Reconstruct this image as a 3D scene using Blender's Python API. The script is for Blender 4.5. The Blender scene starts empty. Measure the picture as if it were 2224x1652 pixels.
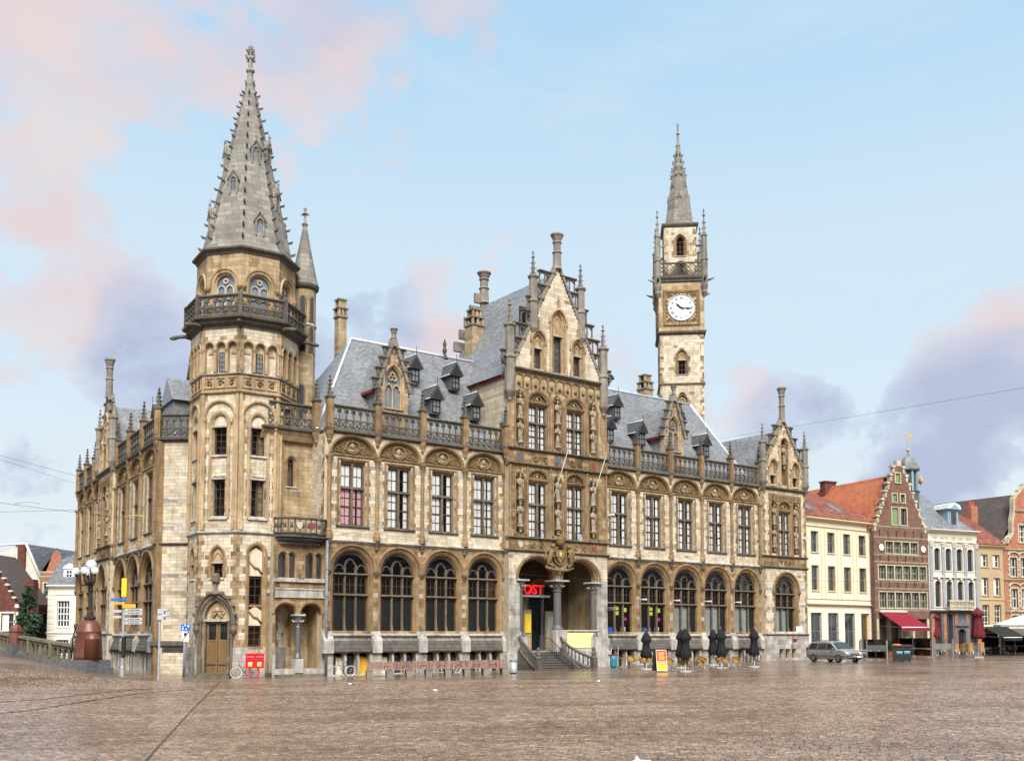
import bpy, math, random
from mathutils import Matrix, Vector
pi = math.pi; rad = math.radians
RND = random.Random(11)
sc = bpy.context.scene
COL = sc.collection
# ---------------------------------------------------------------- camera
FPX, TANP, HORIZ, CXP, HC = 2200.0, 0.07, 1382.0, 1112.0, 2.58
PIT = math.atan(TANP); CYP = HORIZ - FPX * TANP
cd = bpy.data.cameras.new('camera'); cam = bpy.data.objects.new('camera', cd); COL.objects.link(cam)
cd.sensor_fit = 'HORIZONTAL'; cd.sensor_width = 36.0; cd.lens = FPX / 2224 * 36
cd.shift_y = (CYP - 826) / 2224; cd.clip_start = 0.1; cd.clip_end = 3000
cam.location = (0, 0, HC); cam.rotation_euler = (pi / 2 + PIT, 0, 0)
sc.camera = cam
# ---------------------------------------------------------------- sky, sun, exposure
SUN_AZ, SUN_EL = rad(174), rad(45)          # compass azimuth from +Y clockwise: behind the camera
w = bpy.data.worlds.new('World'); sc.world = w; w.use_nodes = True
nt = w.node_tree; nt.nodes.clear()
def _n(t, **k):
    n = nt.nodes.new(t)
    for a, b in k.items(): setattr(n, a, b)
    return n
L = nt.links.new
out = _n('ShaderNodeOutputWorld'); bg = _n('ShaderNodeBackground'); bg.inputs['Strength'].default_value = 0.1
sky = _n('ShaderNodeTexSky'); sky.sky_type = 'NISHITA'; sky.sun_disc = False
sky.sun_elevation = SUN_EL; sky.sun_rotation = SUN_AZ; sky.air_density = 1.0; sky.dust_density = 0.6; sky.ozone_density = 1.6
tc = _n('ShaderNodeTexCoord')
def ramp(fac, stops, interp='EASE'):
    r = _n('ShaderNodeValToRGB'); r.color_ramp.interpolation = interp
    e = r.color_ramp.elements
    while len(e) < len(stops): e.new(0.5)
    for k, (p, c) in enumerate(stops):
        e[k].position = p; e[k].color = c if len(c) == 4 else (*c, 1)
    L(fac, r.inputs[0]); return r.outputs[0]
def wmix(fac, a, b):
    m = _n('ShaderNodeMix', data_type='RGBA')
    for sock, val in ((0, fac), (6, a), (7, b)):
        if hasattr(val, 'is_output'): L(val, m.inputs[sock])
        elif sock == 0: m.inputs[0].default_value = val
        else: m.inputs[sock].default_value = (*val, 1)
    return m.outputs[2]
def wnoise(scale, loc, detail=6, rough=0.55, dist=0.0, stretch=(1, 1, 1.9)):
    mp = _n('ShaderNodeMapping'); mp.inputs['Location'].default_value = loc; mp.inputs['Scale'].default_value = stretch
    L(tc.outputs['Generated'], mp.inputs[0])
    n = _n('ShaderNodeTexNoise'); n.inputs['Scale'].default_value = scale; n.inputs['Detail'].default_value = detail
    n.inputs['Roughness'].default_value = rough; n.inputs['Distortion'].default_value = dist
    L(mp.outputs[0], n.inputs['Vector']); return n.outputs['Fac']
K = 1.0
veil = wmix(0.9, sky.outputs[0], (2.95, 4.85, 6.6))                       # thin high haze over the blue
sep = _n('ShaderNodeSeparateXYZ'); L(tc.outputs['Generated'], sep.inputs[0])
low = ramp(sep.outputs[2], [(0.04, (1, 1, 1)), (0.3, (0.62, 0.62, 0.62)), (0.62, (0, 0, 0))])
base = wmix(low, veil, (5.5, 6.1, 6.4))                                  # paler towards the horizon all round
wisp = ramp(wnoise(2.6, (3.1, 0.4, 0.2), 7, 0.6, 0.4, (1, 1, 3.2)), [(0.5, (0, 0, 0)), (0.78, (0.55, 0.55, 0.55))])
base = wmix(wisp, base, (5.0, 5.6, 6.0))
cn = wnoise(6.5, (2.0, 6.11, 0.11), 10, 0.6, 0.35, (1, 1, 1.4))
def skydir(x, y):                                     # direction in which the photograph shows a cloud bank
    a = (x - CXP) / FPX; b = -(y - CYP) / FPX
    return Vector((a, math.cos(PIT) - b * math.sin(PIT), math.sin(PIT) + b * math.cos(PIT))).normalized()
def banks(base_sock, lst):
    nrm = _n('ShaderNodeVectorMath', operation='NORMALIZE'); L(tc.outputs['Generated'], nrm.inputs[0])
    for x, y, r, amp in lst:
        d = _n('ShaderNodeVectorMath', operation='DOT_PRODUCT'); d.inputs[1].default_value = skydir(x, y); L(nrm.outputs[0], d.inputs[0])
        q = _n('ShaderNodeMapRange', interpolation_type='SMOOTHSTEP'); q.inputs[1].default_value = math.cos(rad(r)); q.inputs[2].default_value = 1.0; q.inputs[3].default_value = 0; q.inputs[4].default_value = amp; L(d.outputs['Value'], q.inputs[0])
        s_ = _n('ShaderNodeMath', operation='ADD'); L(base_sock, s_.inputs[0]); L(q.outputs[0], s_.inputs[1]); base_sock = s_.outputs[0]
    return base_sock
cn = banks(cn, [(60, 130, 8, .08), (260, 100, 7, .09), (430, 150, 5, .06), (640, 150, 5, .1), (770, 130, 4, .1), (30, 640, 5, .14), (150, 700, 3.5, .1), (90, 450, 2.5, .08), (320, 790, 4.5, .14), (860, 670, 4.5, .14), (1010, 650, 4.5, .15), (1290, 650, 4.5, .13), (700, 760, 3.5, .13),
    (1590, 840, 3.5, .13), (1720, 900, 4, .12), (2060, 740, 4, .13), (2110, 880, 5.5, .15), (2230, 800, 5, .13), (2010, 980, 4.5, .12), (100, 1060, 4, .1), (300, 330, 6, -.08), (60, 330, 4, -.06), (1330, 260, 15, -.13), (1950, 330, 14, -.13), (1760, 640, 6, -.1), (900, 380, 8, -.1), (420, 470, 6, -.08)])
fine = _n('ShaderNodeMath', operation='MULTIPLY_ADD'); fine.inputs[1].default_value = 0.30; L(wnoise(17, (1.3, 4.2, 0.7), 8, 0.62, 0.2, (1, 1, 1.3)), fine.inputs[0]); L(cn, fine.inputs[2]); cn = fine.outputs[0]
cmask = ramp(cn, [(0.665, (0, 0, 0)), (0.73, (0.5, 0.5, 0.5)), (0.87, (0.95, 0.95, 0.95))], 'LINEAR')
ccol = ramp(banks(wnoise(3.4, (7.7, 2.0, 0.5), 5, 0.5), [(330, 800, 5, -.2), (720, 770, 4, -.2), (2080, 980, 7, -.2), (1990, 1010, 5, -.15), (1760, 920, 4.5, -.2), (820, 690, 3, -.15), (100, 1070, 5, -.2), (2080, 770, 6, .12), (1040, 620, 5, .12), (1300, 620, 5, .12), (40, 620, 6, .12), (300, 100, 9, .08)]), [(0.28, (3.2, 3.65, 4.9)), (0.43, (4.2, 4.2, 5.1)), (0.54, (5.5, 4.6, 4.75)), (0.70, (5.9, 4.95, 4.7))])
fin = wmix(cmask, base, ccol)
L(fin, bg.inputs['Color']); L(bg.outputs[0], out.inputs[0])
sl = bpy.data.lights.new('sun', 'SUN'); sl.energy = 4.8; sl.angle = rad(34); sl.color = (1.0, 0.955, 0.89)
sun = bpy.data.objects.new('sun', sl); COL.objects.link(sun)
sdir = Vector((math.sin(SUN_AZ) * math.cos(SUN_EL), math.cos(SUN_AZ) * math.cos(SUN_EL), math.sin(SUN_EL)))
sun.rotation_euler = (-sdir).to_track_quat('-Z', 'Y').to_euler(); sun.location = (0, -20, 60)
vs = sc.view_settings; vs.view_transform = 'Standard'; vs.look = 'None'; vs.exposure = 0.55; vs.gamma = 1.0; vs.use_curve_mapping = False
sc.cycles.max_bounces = 6; sc.cycles.transparent_max_bounces = 12; sc.cycles.caustics_reflective = False; sc.cycles.caustics_refractive = False

# ---------------------------------------------------------------- materials
MATS = {}
def mat(name, col, col2=None, rough=0.8, nscale=3.0, streak=None, sk=0.5, bump=0.0, bscale=30.0, spec=0.3, metal=0.0, var=0.35,
        brick=None, stretch=(1, 1, 1), moss=None, wave=None):
    m = bpy.data.materials.new(name); m.use_nodes = True; MATS[name] = m
    t = m.node_tree; N = t.nodes; b = N['Principled BSDF']; lk = t.links.new
    b.inputs['Roughness'].default_value = rough; b.inputs['Metallic'].default_value = metal
    b.inputs['Specular IOR Level'].default_value = spec
    g = N.new('ShaderNodeNewGeometry')
    def mp(scale):
        q = N.new('ShaderNodeMapping'); q.inputs['Scale'].default_value = scale; lk(g.outputs['Position'], q.inputs[0]); return q.outputs[0]
    def nz(vec, s, d=4, r=0.6):
        q = N.new('ShaderNodeTexNoise'); q.inputs['Scale'].default_value = s; q.inputs['Detail'].default_value = d; q.inputs['Roughness'].default_value = r
        lk(vec, q.inputs['Vector']); return q.outputs['Fac']
    def rp(fac, a, bb, lo=0.0, hi=1.0):
        q = N.new('ShaderNodeMapRange'); q.inputs[1].default_value = a; q.inputs[2].default_value = bb; q.inputs[3].default_value = lo; q.inputs[4].default_value = hi
        lk(fac, q.inputs[0]); return q.outputs[0]
    def mx(fac, a, bb, blend='MIX'):
        q = N.new('ShaderNodeMix'); q.data_type = 'RGBA'; q.blend_type = blend
        for s, v in ((0, fac), (6, a), (7, bb)):
            if hasattr(v, 'is_output'): lk(v, q.inputs[s])
            elif s == 0: q.inputs[0].default_value = v
            else: q.inputs[s].default_value = (*v, 1)
        return q.outputs[2]
    c2 = col2 or tuple(x * 0.72 for x in col)
    c = mx(rp(nz(mp(stretch), nscale), 0.36, 0.66), col, c2)
    bh = None
    if brick:
        bw, bhh, mort, mc, dirs = brick
        # brick coordinates: horizontal run along the surface, height along z
        dt = N.new('ShaderNodeVectorMath'); dt.operation = 'DOT_PRODUCT'; dt.inputs[1].default_value = dirs; lk(g.outputs['Position'], dt.inputs[0])
        sz = N.new('ShaderNodeSeparateXYZ'); lk(g.outputs['Position'], sz.inputs[0])
        cb = N.new('ShaderNodeCombineXYZ'); lk(dt.outputs['Value'], cb.inputs[0]); lk(sz.outputs[2], cb.inputs[1])
        bt = N.new('ShaderNodeTexBrick'); bt.inputs['Scale'].default_value = 1.0; bt.inputs['Brick Width'].default_value = bw; bt.inputs['Row Height'].default_value = bhh
        bt.inputs['Mortar Size'].default_value = mort; bt.inputs['Color1'].default_value = (0.62, 0.62, 0.62, 1); bt.inputs['Color2'].default_value = (1.15, 1.15, 1.15, 1)
        bt.inputs['Mortar'].default_value = (*mc, 1); lk(cb.outputs[0], bt.inputs['Vector'])
        c = mx(0.85, c, bt.outputs['Color'], 'MULTIPLY'); bh = bt.outputs['Fac']
    if streak:
        c = mx(rp(nz(mp((2.2, 2.2, 0.22)), 1.3, 5, 0.65), 0.47, 0.74, 0, sk), c, streak)
        c = mx(rp(nz(mp((0.35, 0.35, 0.5)), 1.0, 3, 0.6), 0.5, 0.8, 0, sk * 0.6), c, streak)
    if moss:
        c = mx(rp(nz(mp((0.8, 0.8, 1.4)), 1.6, 6, 0.7), 0.53, 0.66, 0, 0.8), c, moss)
    if var:
        at = N.new('ShaderNodeAttribute'); at.attribute_name = 'var'
        oi = N.new('ShaderNodeObjectInfo')
        s = N.new('ShaderNodeMath'); s.operation = 'ADD'; lk(at.outputs['Fac'], s.inputs[0])
        o2 = N.new('ShaderNodeMath'); o2.operation = 'MULTIPLY_ADD'; o2.inputs[1].default_value = 0.5; o2.inputs[2].default_value = -0.25
        lk(oi.outputs['Random'], o2.inputs[0]); lk(o2.outputs[0], s.inputs[1])
        s2 = N.new('ShaderNodeMath'); s2.operation = 'MULTIPLY_ADD'; s2.inputs[1].default_value = var; s2.inputs[2].default_value = 1.0; lk(s.outputs[0], s2.inputs[0])
        hv = N.new('ShaderNodeHueSaturation'); lk(s2.outputs[0], hv.inputs['Value']); lk(c, hv.inputs['Color']); c = hv.outputs[0]
    lk(c, b.inputs['Base Color'])
    if bump or bh is not None:
        bp = N.new('ShaderNodeBump'); bp.inputs['Strength'].default_value = min(1, bump if bump else 0.4); bp.inputs['Distance'].default_value = 0.03
        h = nz(mp((1, 1, 1)), bscale, 5, 0.65)
        if bh is not None:
            q = N.new('ShaderNodeMath'); q.operation = 'MULTIPLY_ADD'; q.inputs[1].default_value = -0.7; lk(bh, q.inputs[0]); lk(h, q.inputs[2]); h = q.outputs[0]
        lk(h, bp.inputs['Height']); lk(bp.outputs[0], b.inputs['Normal'])
    return m
def plain(name, col, rough=0.6, spec=0.4, metal=0.0, var=0.0): return mat(name, col, tuple(x * 0.85 for x in col), rough, 5.0, spec=spec, metal=metal, var=var)
ED = (0.8046, 0.5938, 0.0)          # run of the post office front
mat('stone_white', (0.60, 0.53, 0.41), (0.50, 0.42, 0.305), 0.85, 2.2, streak=(0.27, 0.20, 0.12), sk=0.62, bump=0.5, bscale=22, var=0.36)
mat('stone_brown', (0.29, 0.192, 0.098), (0.19, 0.118, 0.057), 0.85, 1.7, streak=(0.075, 0.048, 0.025), sk=0.75, bump=0.5, bscale=26, var=0.55)
mat('stone_tan', (0.43, 0.32, 0.195), (0.32, 0.22, 0.12), 0.85, 1.7, streak=(0.09, 0.06, 0.03), sk=0.7, bump=0.45, bscale=26, var=0.5)
mat('stone_grey', (0.46, 0.43, 0.39), (0.31, 0.28, 0.24), 0.8, 1.8, streak=(0.10, 0.085, 0.065), sk=0.75, bump=0.4, bscale=24, var=0.5)
mat('stone_dark', (0.12, 0.106, 0.09), (0.075, 0.065, 0.054), 0.85, 2.0, streak=(0.035, 0.03, 0.024), sk=0.6, bump=0.5, bscale=26, var=0.45, moss=(0.095, 0.092, 0.045))
mat('stone_trim', (0.17, 0.135, 0.095), (0.10, 0.08, 0.056), 0.85, 2.0, streak=(0.04, 0.034, 0.028), sk=0.6, bump=0.45, bscale=26, var=0.4)
mat('stone_spire', (0.285, 0.262, 0.228), (0.205, 0.187, 0.16), 0.85, 1.2, streak=(0.14, 0.125, 0.105), sk=0.7, bump=0.4, bscale=18, var=0.3, brick=(0.7, 0.34, 0.018, (0.55, 0.55, 0.55), (0.9, 0.75, 0)))
mat('stone_pinnacle', (0.25, 0.22, 0.185), (0.165, 0.142, 0.115), 0.85, 1.6, streak=(0.075, 0.065, 0.052), sk=0.6, bump=0.4, bscale=24, var=0.4)
mat('stone_carved', (0.27, 0.18, 0.09), (0.13, 0.083, 0.04), 0.85, 5.5, streak=(0.045, 0.03, 0.018), sk=0.6, bump=1.0, bscale=16, var=0.4)
mat('stone_statue', (0.37, 0.30, 0.215), (0.18, 0.135, 0.085), 0.8, 4.0, streak=(0.09, 0.07, 0.05), sk=0.6, bump=0.4, bscale=20, var=0.4)
mat('mortar', (0.46, 0.39, 0.29), (0.34, 0.275, 0.19), 0.95, 3.0, bump=0.3)
mat('slate', (0.185, 0.188, 0.193), (0.23, 0.233, 0.238), 0.38, 0.5, bump=0.5, bscale=14, spec=0.5, var=0.2, brick=(0.28, 0.17, 0.012, (0.45, 0.45, 0.46), (1.3985, -0.2108, 0)))
mat('slate_dark', (0.062, 0.064, 0.07), (0.09, 0.09, 0.095), 0.5, 2.0, bump=0.3, spec=0.5)
mat('lead', (0.55, 0.58, 0.62), (0.40, 0.42, 0.45), 0.45, 3.0, spec=0.5)
mat('red_paint', (0.20, 0.02, 0.022), rough=0.5); mat('red_gloss', (0.72, 0.008, 0.012), (0.62, 0.006, 0.01), rough=0.3, spec=0.5, var=0)
mat('wood_brown', (0.085, 0.045, 0.022), (0.05, 0.026, 0.014), 0.55, 6.0, var=0.3)
mat('wood_door', (0.20, 0.125, 0.05), (0.12, 0.07, 0.026), 0.6, 3.0, stretch=(6, 6, 0.6), bump=0.3, var=0.4)
mat('wood_dark', (0.03, 0.022, 0.02), rough=0.6)
mat('ashlar_tan', (0.43, 0.33, 0.205), (0.32, 0.23, 0.13), 0.85, 1.7, streak=(0.11, 0.08, 0.045), sk=0.6, bump=0.4, bscale=22, var=0.2, brick=(0.62, 0.3, 0.014, (0.7, 0.7, 0.7), (0.9, 0.75, 0)))
mat('ashlar_white', (0.58, 0.51, 0.40), (0.48, 0.405, 0.295), 0.85, 2.0, streak=(0.27, 0.2, 0.12), sk=0.5, bump=0.4, bscale=22, var=0.2, brick=(0.5, 0.235, 0.012, (0.72, 0.7, 0.66), (0.9, 0.75, 0)))
mat('curtain', (0.88, 0.88, 0.86), (0.80, 0.80, 0.79), 0.9, 2.0); mat('curtain_pink', (0.75, 0.42, 0.46), (0.66, 0.34, 0.39), 0.9, 2.0)
mat('blind_dark', (0.035, 0.035, 0.036), rough=0.7); mat('blind_pale', (0.34, 0.38, 0.36), (0.27, 0.30, 0.29), 0.7, 1.0)
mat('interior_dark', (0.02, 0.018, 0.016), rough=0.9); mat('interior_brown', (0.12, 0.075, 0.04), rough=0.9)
mat('iron', (0.018, 0.018, 0.02), rough=0.5, spec=0.5); mat('steel', (0.42, 0.43, 0.44), rough=0.38, metal=0.8)
mat('galv', (0.40, 0.41, 0.42), (0.30, 0.31, 0.32), 0.5, 6.0, metal=0.3); plain('white', (0.8, 0.8, 0.8), 0.5); plain('black', (0.012, 0.012, 0.013), 0.6)
plain('yellow', (0.75, 0.52, 0.02)); plain('orange_sign', (0.70, 0.36, 0.02)); plain('blue', (0.01, 0.12, 0.55)); plain('gold', (0.52, 0.36, 0.08), 0.45)
plain('gilt', (0.17, 0.115, 0.045), 0.7)
def glass(name, tint=(0.75, 0.8, 0.8), rough=0.02, ior=1.5):
    m = bpy.data.materials.new(name); m.use_nodes = True; MATS[name] = m
    t = m.node_tree; t.nodes.clear(); o = t.nodes.new('ShaderNodeOutputMaterial'); a = t.nodes.new('ShaderNodeBsdfTransparent'); a.inputs[0].default_value = (*tint, 1)
    g = t.nodes.new('ShaderNodeBsdfGlossy'); g.inputs['Roughness'].default_value = rough; f = t.nodes.new('ShaderNodeFresnel'); f.inputs[0].default_value = ior
    x = t.nodes.new('ShaderNodeMixShader'); t.links.new(f.outputs[0], x.inputs[0]); t.links.new(a.outputs[0], x.inputs[1]); t.links.new(g.outputs[0], x.inputs[2]); t.links.new(x.outputs[0], o.inputs[0])
    return m
glass('glass', (0.92, 0.93, 0.93), 0.03, 1.2); glass('glass_clear', (0.86, 0.9, 0.9), 0.01, 1.5)
mat('glass_dark', (0.035, 0.038, 0.04), (0.02, 0.022, 0.024), 0.12, 1.5, spec=0.8, var=0.6)

# ---------------------------------------------------------------- mesh helpers (local frame: x = run, y = -v where v points at the viewer, z = up)
def bumpf(x, y, z):
    from mathutils import noise
    return noise.noise(Vector((x, y, z)))
class MB:
    def __init__(s): s.v = []; s.f = []; s.m = []; s.a = []; s.sm = []
    def add(s, vs, fs, m=0, a=0.0, smooth=False):
        o = len(s.v); s.v.extend(vs)
        for f in fs: s.f.append(tuple(i + o for i in f)); s.m.append(m); s.a.append(a); s.sm.append(smooth)
        return s
    def box(s, u0, u1, v0, v1, z0, z1, m=0, a=0.0, back=True):
        vs = [(u0, -v1, z0), (u1, -v1, z0), (u1, -v0, z0), (u0, -v0, z0), (u0, -v1, z1), (u1, -v1, z1), (u1, -v0, z1), (u0, -v0, z1)]
        fs = [(0, 1, 5, 4), (1, 2, 6, 5), (3, 0, 4, 7), (4, 5, 6, 7), (3, 2, 1, 0)]
        if back: fs.append((2, 3, 7, 6))
        return s.add(vs, fs, m, a)
    def prism(s, pts, v0, v1, m=0, a=0.0, back=True):           # polygon in (u, z) given thickness v0..v1
        n = len(pts); vs = [(u, -v1, z) for u, z in pts] + [(u, -v0, z) for u, z in pts]
        fs = [tuple(range(n))] + ([tuple(range(2 * n - 1, n - 1, -1))] if back else []) + [(i, i + n, (i + 1) % n + n, (i + 1) % n) for i in range(n)]
        return s.add(vs, fs, m, a)
    def strip(s, u0, u1, prof, m=0, a=0.0):                      # profile in (v, z) run from u0 to u1, closed with caps
        n = len(prof); vs = [(u0, -v, z) for v, z in prof] + [(u1, -v, z) for v, z in prof]
        fs = [(i, i + n, (i + 1) % n + n, (i + 1) % n) for i in range(n)] + [tuple(range(n)), tuple(range(2 * n - 1, n - 1, -1))]
        return s.add(vs, fs, m, a)
    def lathe(s, prof, n=12, c=(0, 0), ph=0.0, m=0, smooth=False, a=0.0, sx=1.0, sy=1.0):   # prof = [(r, z)], c = (u, v)
        vs = []
        for r, z in prof:
            for k in range(n):
                t = ph + 2 * pi * k / n; vs.append((c[0] + r * sx * math.cos(t), -c[1] + r * sy * math.sin(t), z))
        fs = []
        for j in range(len(prof) - 1):
            for k in range(n):
                fs.append((j * n + k, j * n + (k + 1) % n, (j + 1) * n + (k + 1) % n, (j + 1) * n + k))
        fs.append(tuple(range(n - 1, -1, -1))); fs.append(tuple((len(prof) - 1) * n + k for k in range(n)))
        return s.add(vs, fs, m, a, smooth)
    def sweep(s, path, prof, m=0, closed=False, a=0.0, smooth=False):     # path in (u, z), prof = [(offset to the left of the path, v)]
        n = len(path); nor = []
        for i in range(n):
            def d(i, j):
                x, y = path[j][0] - path[i][0], path[j][1] - path[i][1]; l = math.hypot(x, y) or 1; return x / l, y / l
            if closed: d0, d1 = d(i - 1, i), d(i, (i + 1) % n)
            else: d0 = d(i - 1, i) if i else d(0, 1); d1 = d(i, i + 1) if i < n - 1 else d(n - 2, n - 1)
            nx, ny = -(d0[1] + d1[1]) / 2, (d0[0] + d1[0]) / 2; l2 = nx * nx + ny * ny or 1; l2 = max(l2, 0.25)
            nor.append((nx / l2, ny / l2))
        k = len(prof); vs = []
        for (u, z), (nx, nz) in zip(path, nor):
            for o, v in prof: vs.append((u + nx * o, -v, z + nz * o))
        fs = []
        for i in range(n if closed else n - 1):
            j = (i + 1) % n
            for q in range(k - 1): fs.append((i * k + q, i * k + q + 1, j * k + q + 1, j * k + q))
        if not closed: fs += [tuple(range(k)), tuple((n - 1) * k + q for q in range(k - 1, -1, -1))]
        return s.add(vs, fs, m, a, smooth)
    def tube(s, pts, r, n=6, m=0, smooth=True, cap=True, a=0.0):           # pts in (u, v, z); r a number or a list
        P = [Vector((u, -v, z)) for u, v, z in pts]; N = len(P); vs = []; up = None
        for i in range(N):
            t = (P[min(i + 1, N - 1)] - P[max(i - 1, 0)]).normalized()
            if up is None: up = t.orthogonal().normalized()
            else:
                up = up - t * up.dot(t); up = up.normalized() if up.length > 1e-6 else t.orthogonal().normalized()
            b = t.cross(up); rr = r[i] if isinstance(r, (list, tuple)) else r
            for k in range(n):
                q = 2 * pi * k / n; vs.append(tuple(P[i] + (up * math.cos(q) + b * math.sin(q)) * rr))
        fs = [(i * n + k, i * n + (k + 1) % n, (i + 1) * n + (k + 1) % n, (i + 1) * n + k) for i in range(N - 1) for k in range(n)]
        if cap: fs += [tuple(range(n - 1, -1, -1)), tuple((N - 1) * n + k for k in range(n))]
        return s.add(vs, fs, m, a, smooth)
    def ball(s, c, r, m=0, n=10, h=6, sx=1, sy=1, sz=1, a=0.0):            # c = (u, v, z)
        vs = []; fs = []
        for j in range(h + 1):
            t = pi * j / h
            for k in range(n):
                q = 2 * pi * k / n; vs.append((c[0] + r * sx * math.sin(t) * math.cos(q), -c[1] + r * sy * math.sin(t) * math.sin(q), c[2] + r * sz * math.cos(t)))
        for j in range(h):
            for k in range(n): fs.append((j * n + k, (j + 1) * n + k, (j + 1) * n + (k + 1) % n, j * n + (k + 1) % n))
        return s.add(vs, fs, m, a, True)
    def merge(s, o, M=None, m=None, a=None):
        vs = [tuple(M @ Vector(p)) for p in o.v] if M else o.v; b = len(s.v); s.v.extend(vs)
        for f, mm, aa, q in zip(o.f, o.m, o.a, o.sm): s.f.append(tuple(i + b for i in f)); s.m.append(mm if m is None else m); s.a.append(aa if a is None else a); s.sm.append(q)
        return s
    def mesh(s, name, mats):
        me = bpy.data.meshes.new(name); me.from_pydata(s.v, [], s.f)
        for x in ([mats] if isinstance(mats, str) else mats): me.materials.append(MATS[x])
        if any(s.m): me.polygons.foreach_set('material_index', s.m)
        if any(s.a): me.attributes.new('var', 'FLOAT', 'FACE').data.foreach_set('value', s.a)
        if any(s.sm): me.polygons.foreach_set('use_smooth', s.sm)
        me.update(); return me
WORLD = {}
def T(u=0, v=0, z=0): return Matrix.Translation((u, -v, z))
def RZ(a): return Matrix.Rotation(a, 4, 'Z')
ID = Matrix.Identity(4)
def frame(x, y, ex, ey, z=0.0):                                          # run direction (ex, ey); the viewer side is to the right of it
    l = math.hypot(ex, ey); ex /= l; ey /= l
    return Matrix(((ex, -ey, 0, x), (ey, ex, 0, y), (0, 0, 1, z), (0, 0, 0, 1)))
def link(o, parent=None, M=ID):
    COL.objects.link(o); WORLD[o.name] = M
    if parent is not None: o.parent = parent; o.matrix_basis = WORLD[parent.name].inverted() @ M
    else: o.matrix_basis = M
    return o
def props(o, label=None, cat=None, group=None, kind=None):
    for k, v in (('label', label), ('category', cat), ('group', group), ('kind', kind)):
        if v: o[k] = v
    return o
def thing(name, label, cat, M=ID, group=None):
    o = bpy.data.objects.new(name, None); o.empty_display_size = 0.3; return props(link(o, None, M), label, cat, group)
def part(mb, name, mats, parent=None, M=ID, **kw):
    me = mb if isinstance(mb, bpy.types.Mesh) else mb.mesh(name, mats)
    return props(link(bpy.data.objects.new(name, me), parent, M), kw.get('label'), kw.get('cat'), kw.get('group'), kw.get('kind'))
def clone(o, M, parent=None, label=None):
    def cp(x, par, first):
        c = x.copy(); COL.objects.link(c)
        if first: c.parent = parent; WORLD[c.name] = M; c.matrix_basis = (WORLD[parent.name].inverted() @ M) if parent is not None else M
        else: c.parent = par; c.matrix_parent_inverse = x.matrix_parent_inverse; WORLD[c.name] = WORLD[par.name] @ x.matrix_basis
        for ch in list(x.children): cp(ch, c, False)
        return c
    c = cp(o, None, True)
    if label: c['label'] = label
    return c
class Proto:                                                              # builds a thing once, afterwards clones it
    def __init__(s, fn): s.fn = fn; s.o = {}
    def __call__(s, M, parent=None, *key, label=None):
        if key not in s.o: s.o[key] = s.fn(M, parent, *key); o = s.o[key]
        else: o = clone(s.o[key], M, parent)
        if label: o['label'] = label
        return o
# ---- arches
def arc(hw, zs, rise, n=10):                                              # left spring to right spring; pointed when rise > hw
    if rise <= hw * 1.001: return [(-hw * math.cos(pi * k / (2 * n)), zs + rise * math.sin(pi * k / (2 * n))) for k in range(2 * n + 1)]
    ro = (hw * hw + rise * rise) / (2 * hw); am = math.asin(min(1, rise / ro))
    l = [(-hw + ro - ro * math.cos(am * k / n), zs + ro * math.sin(am * k / n)) for k in range(n + 1)]
    return l + [(-u, z) for u, z in l[-2::-1]]
def archpath(hw, zb, zs, rise, n=10): return [(-hw, zb)] + arc(hw, zs, rise, n) + [(hw, zb)]
def sh(p, du, dz=0): return [(u + du, z + dz) for u, z in p]
class Hole:
    def __init__(s, c, hw, zb, zs, rise=0.0, pad=0.06):
        s.c, s.hw, s.zb, s.zs, s.rise = c, hw, zb, zs, rise
        if rise: s.hw += pad; s.rise += pad
    def half(s, z):
        if z < s.zb or z > s.zs + s.rise: return None
        if z <= s.zs: return s.hw
        h = z - s.zs
        if s.rise <= s.hw * 1.001: return s.hw * math.sqrt(max(0, 1 - (h / s.rise) ** 2))
        ro = (s.hw ** 2 + s.rise ** 2) / (2 * s.hw); return max(0, math.sqrt(max(0, ro * ro - h * h)) - (ro - s.hw))
STONES = []
def cut(u0, u1, holes, z, za=None):
    iv = [(u0, u1, 1, 1)]
    for h in holes:
        q = h.half(z if za is None or z <= h.zs else max(za, h.zs))
        if q is None or q < 0.02: continue
        a, b = h.c - q, h.c + q; nv = []
        for (x, y, l, r) in iv:
            if b <= x or a >= y: nv.append((x, y, l, r)); continue
            if a > x: nv.append((x, a, l, 2 if z <= h.zs else 3))
            if b < y: nv.append((b, y, 2 if z <= h.zs else 3, r))
        iv = nv
    return [i for i in iv if i[1] - i[0] > 0.03]
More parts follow.
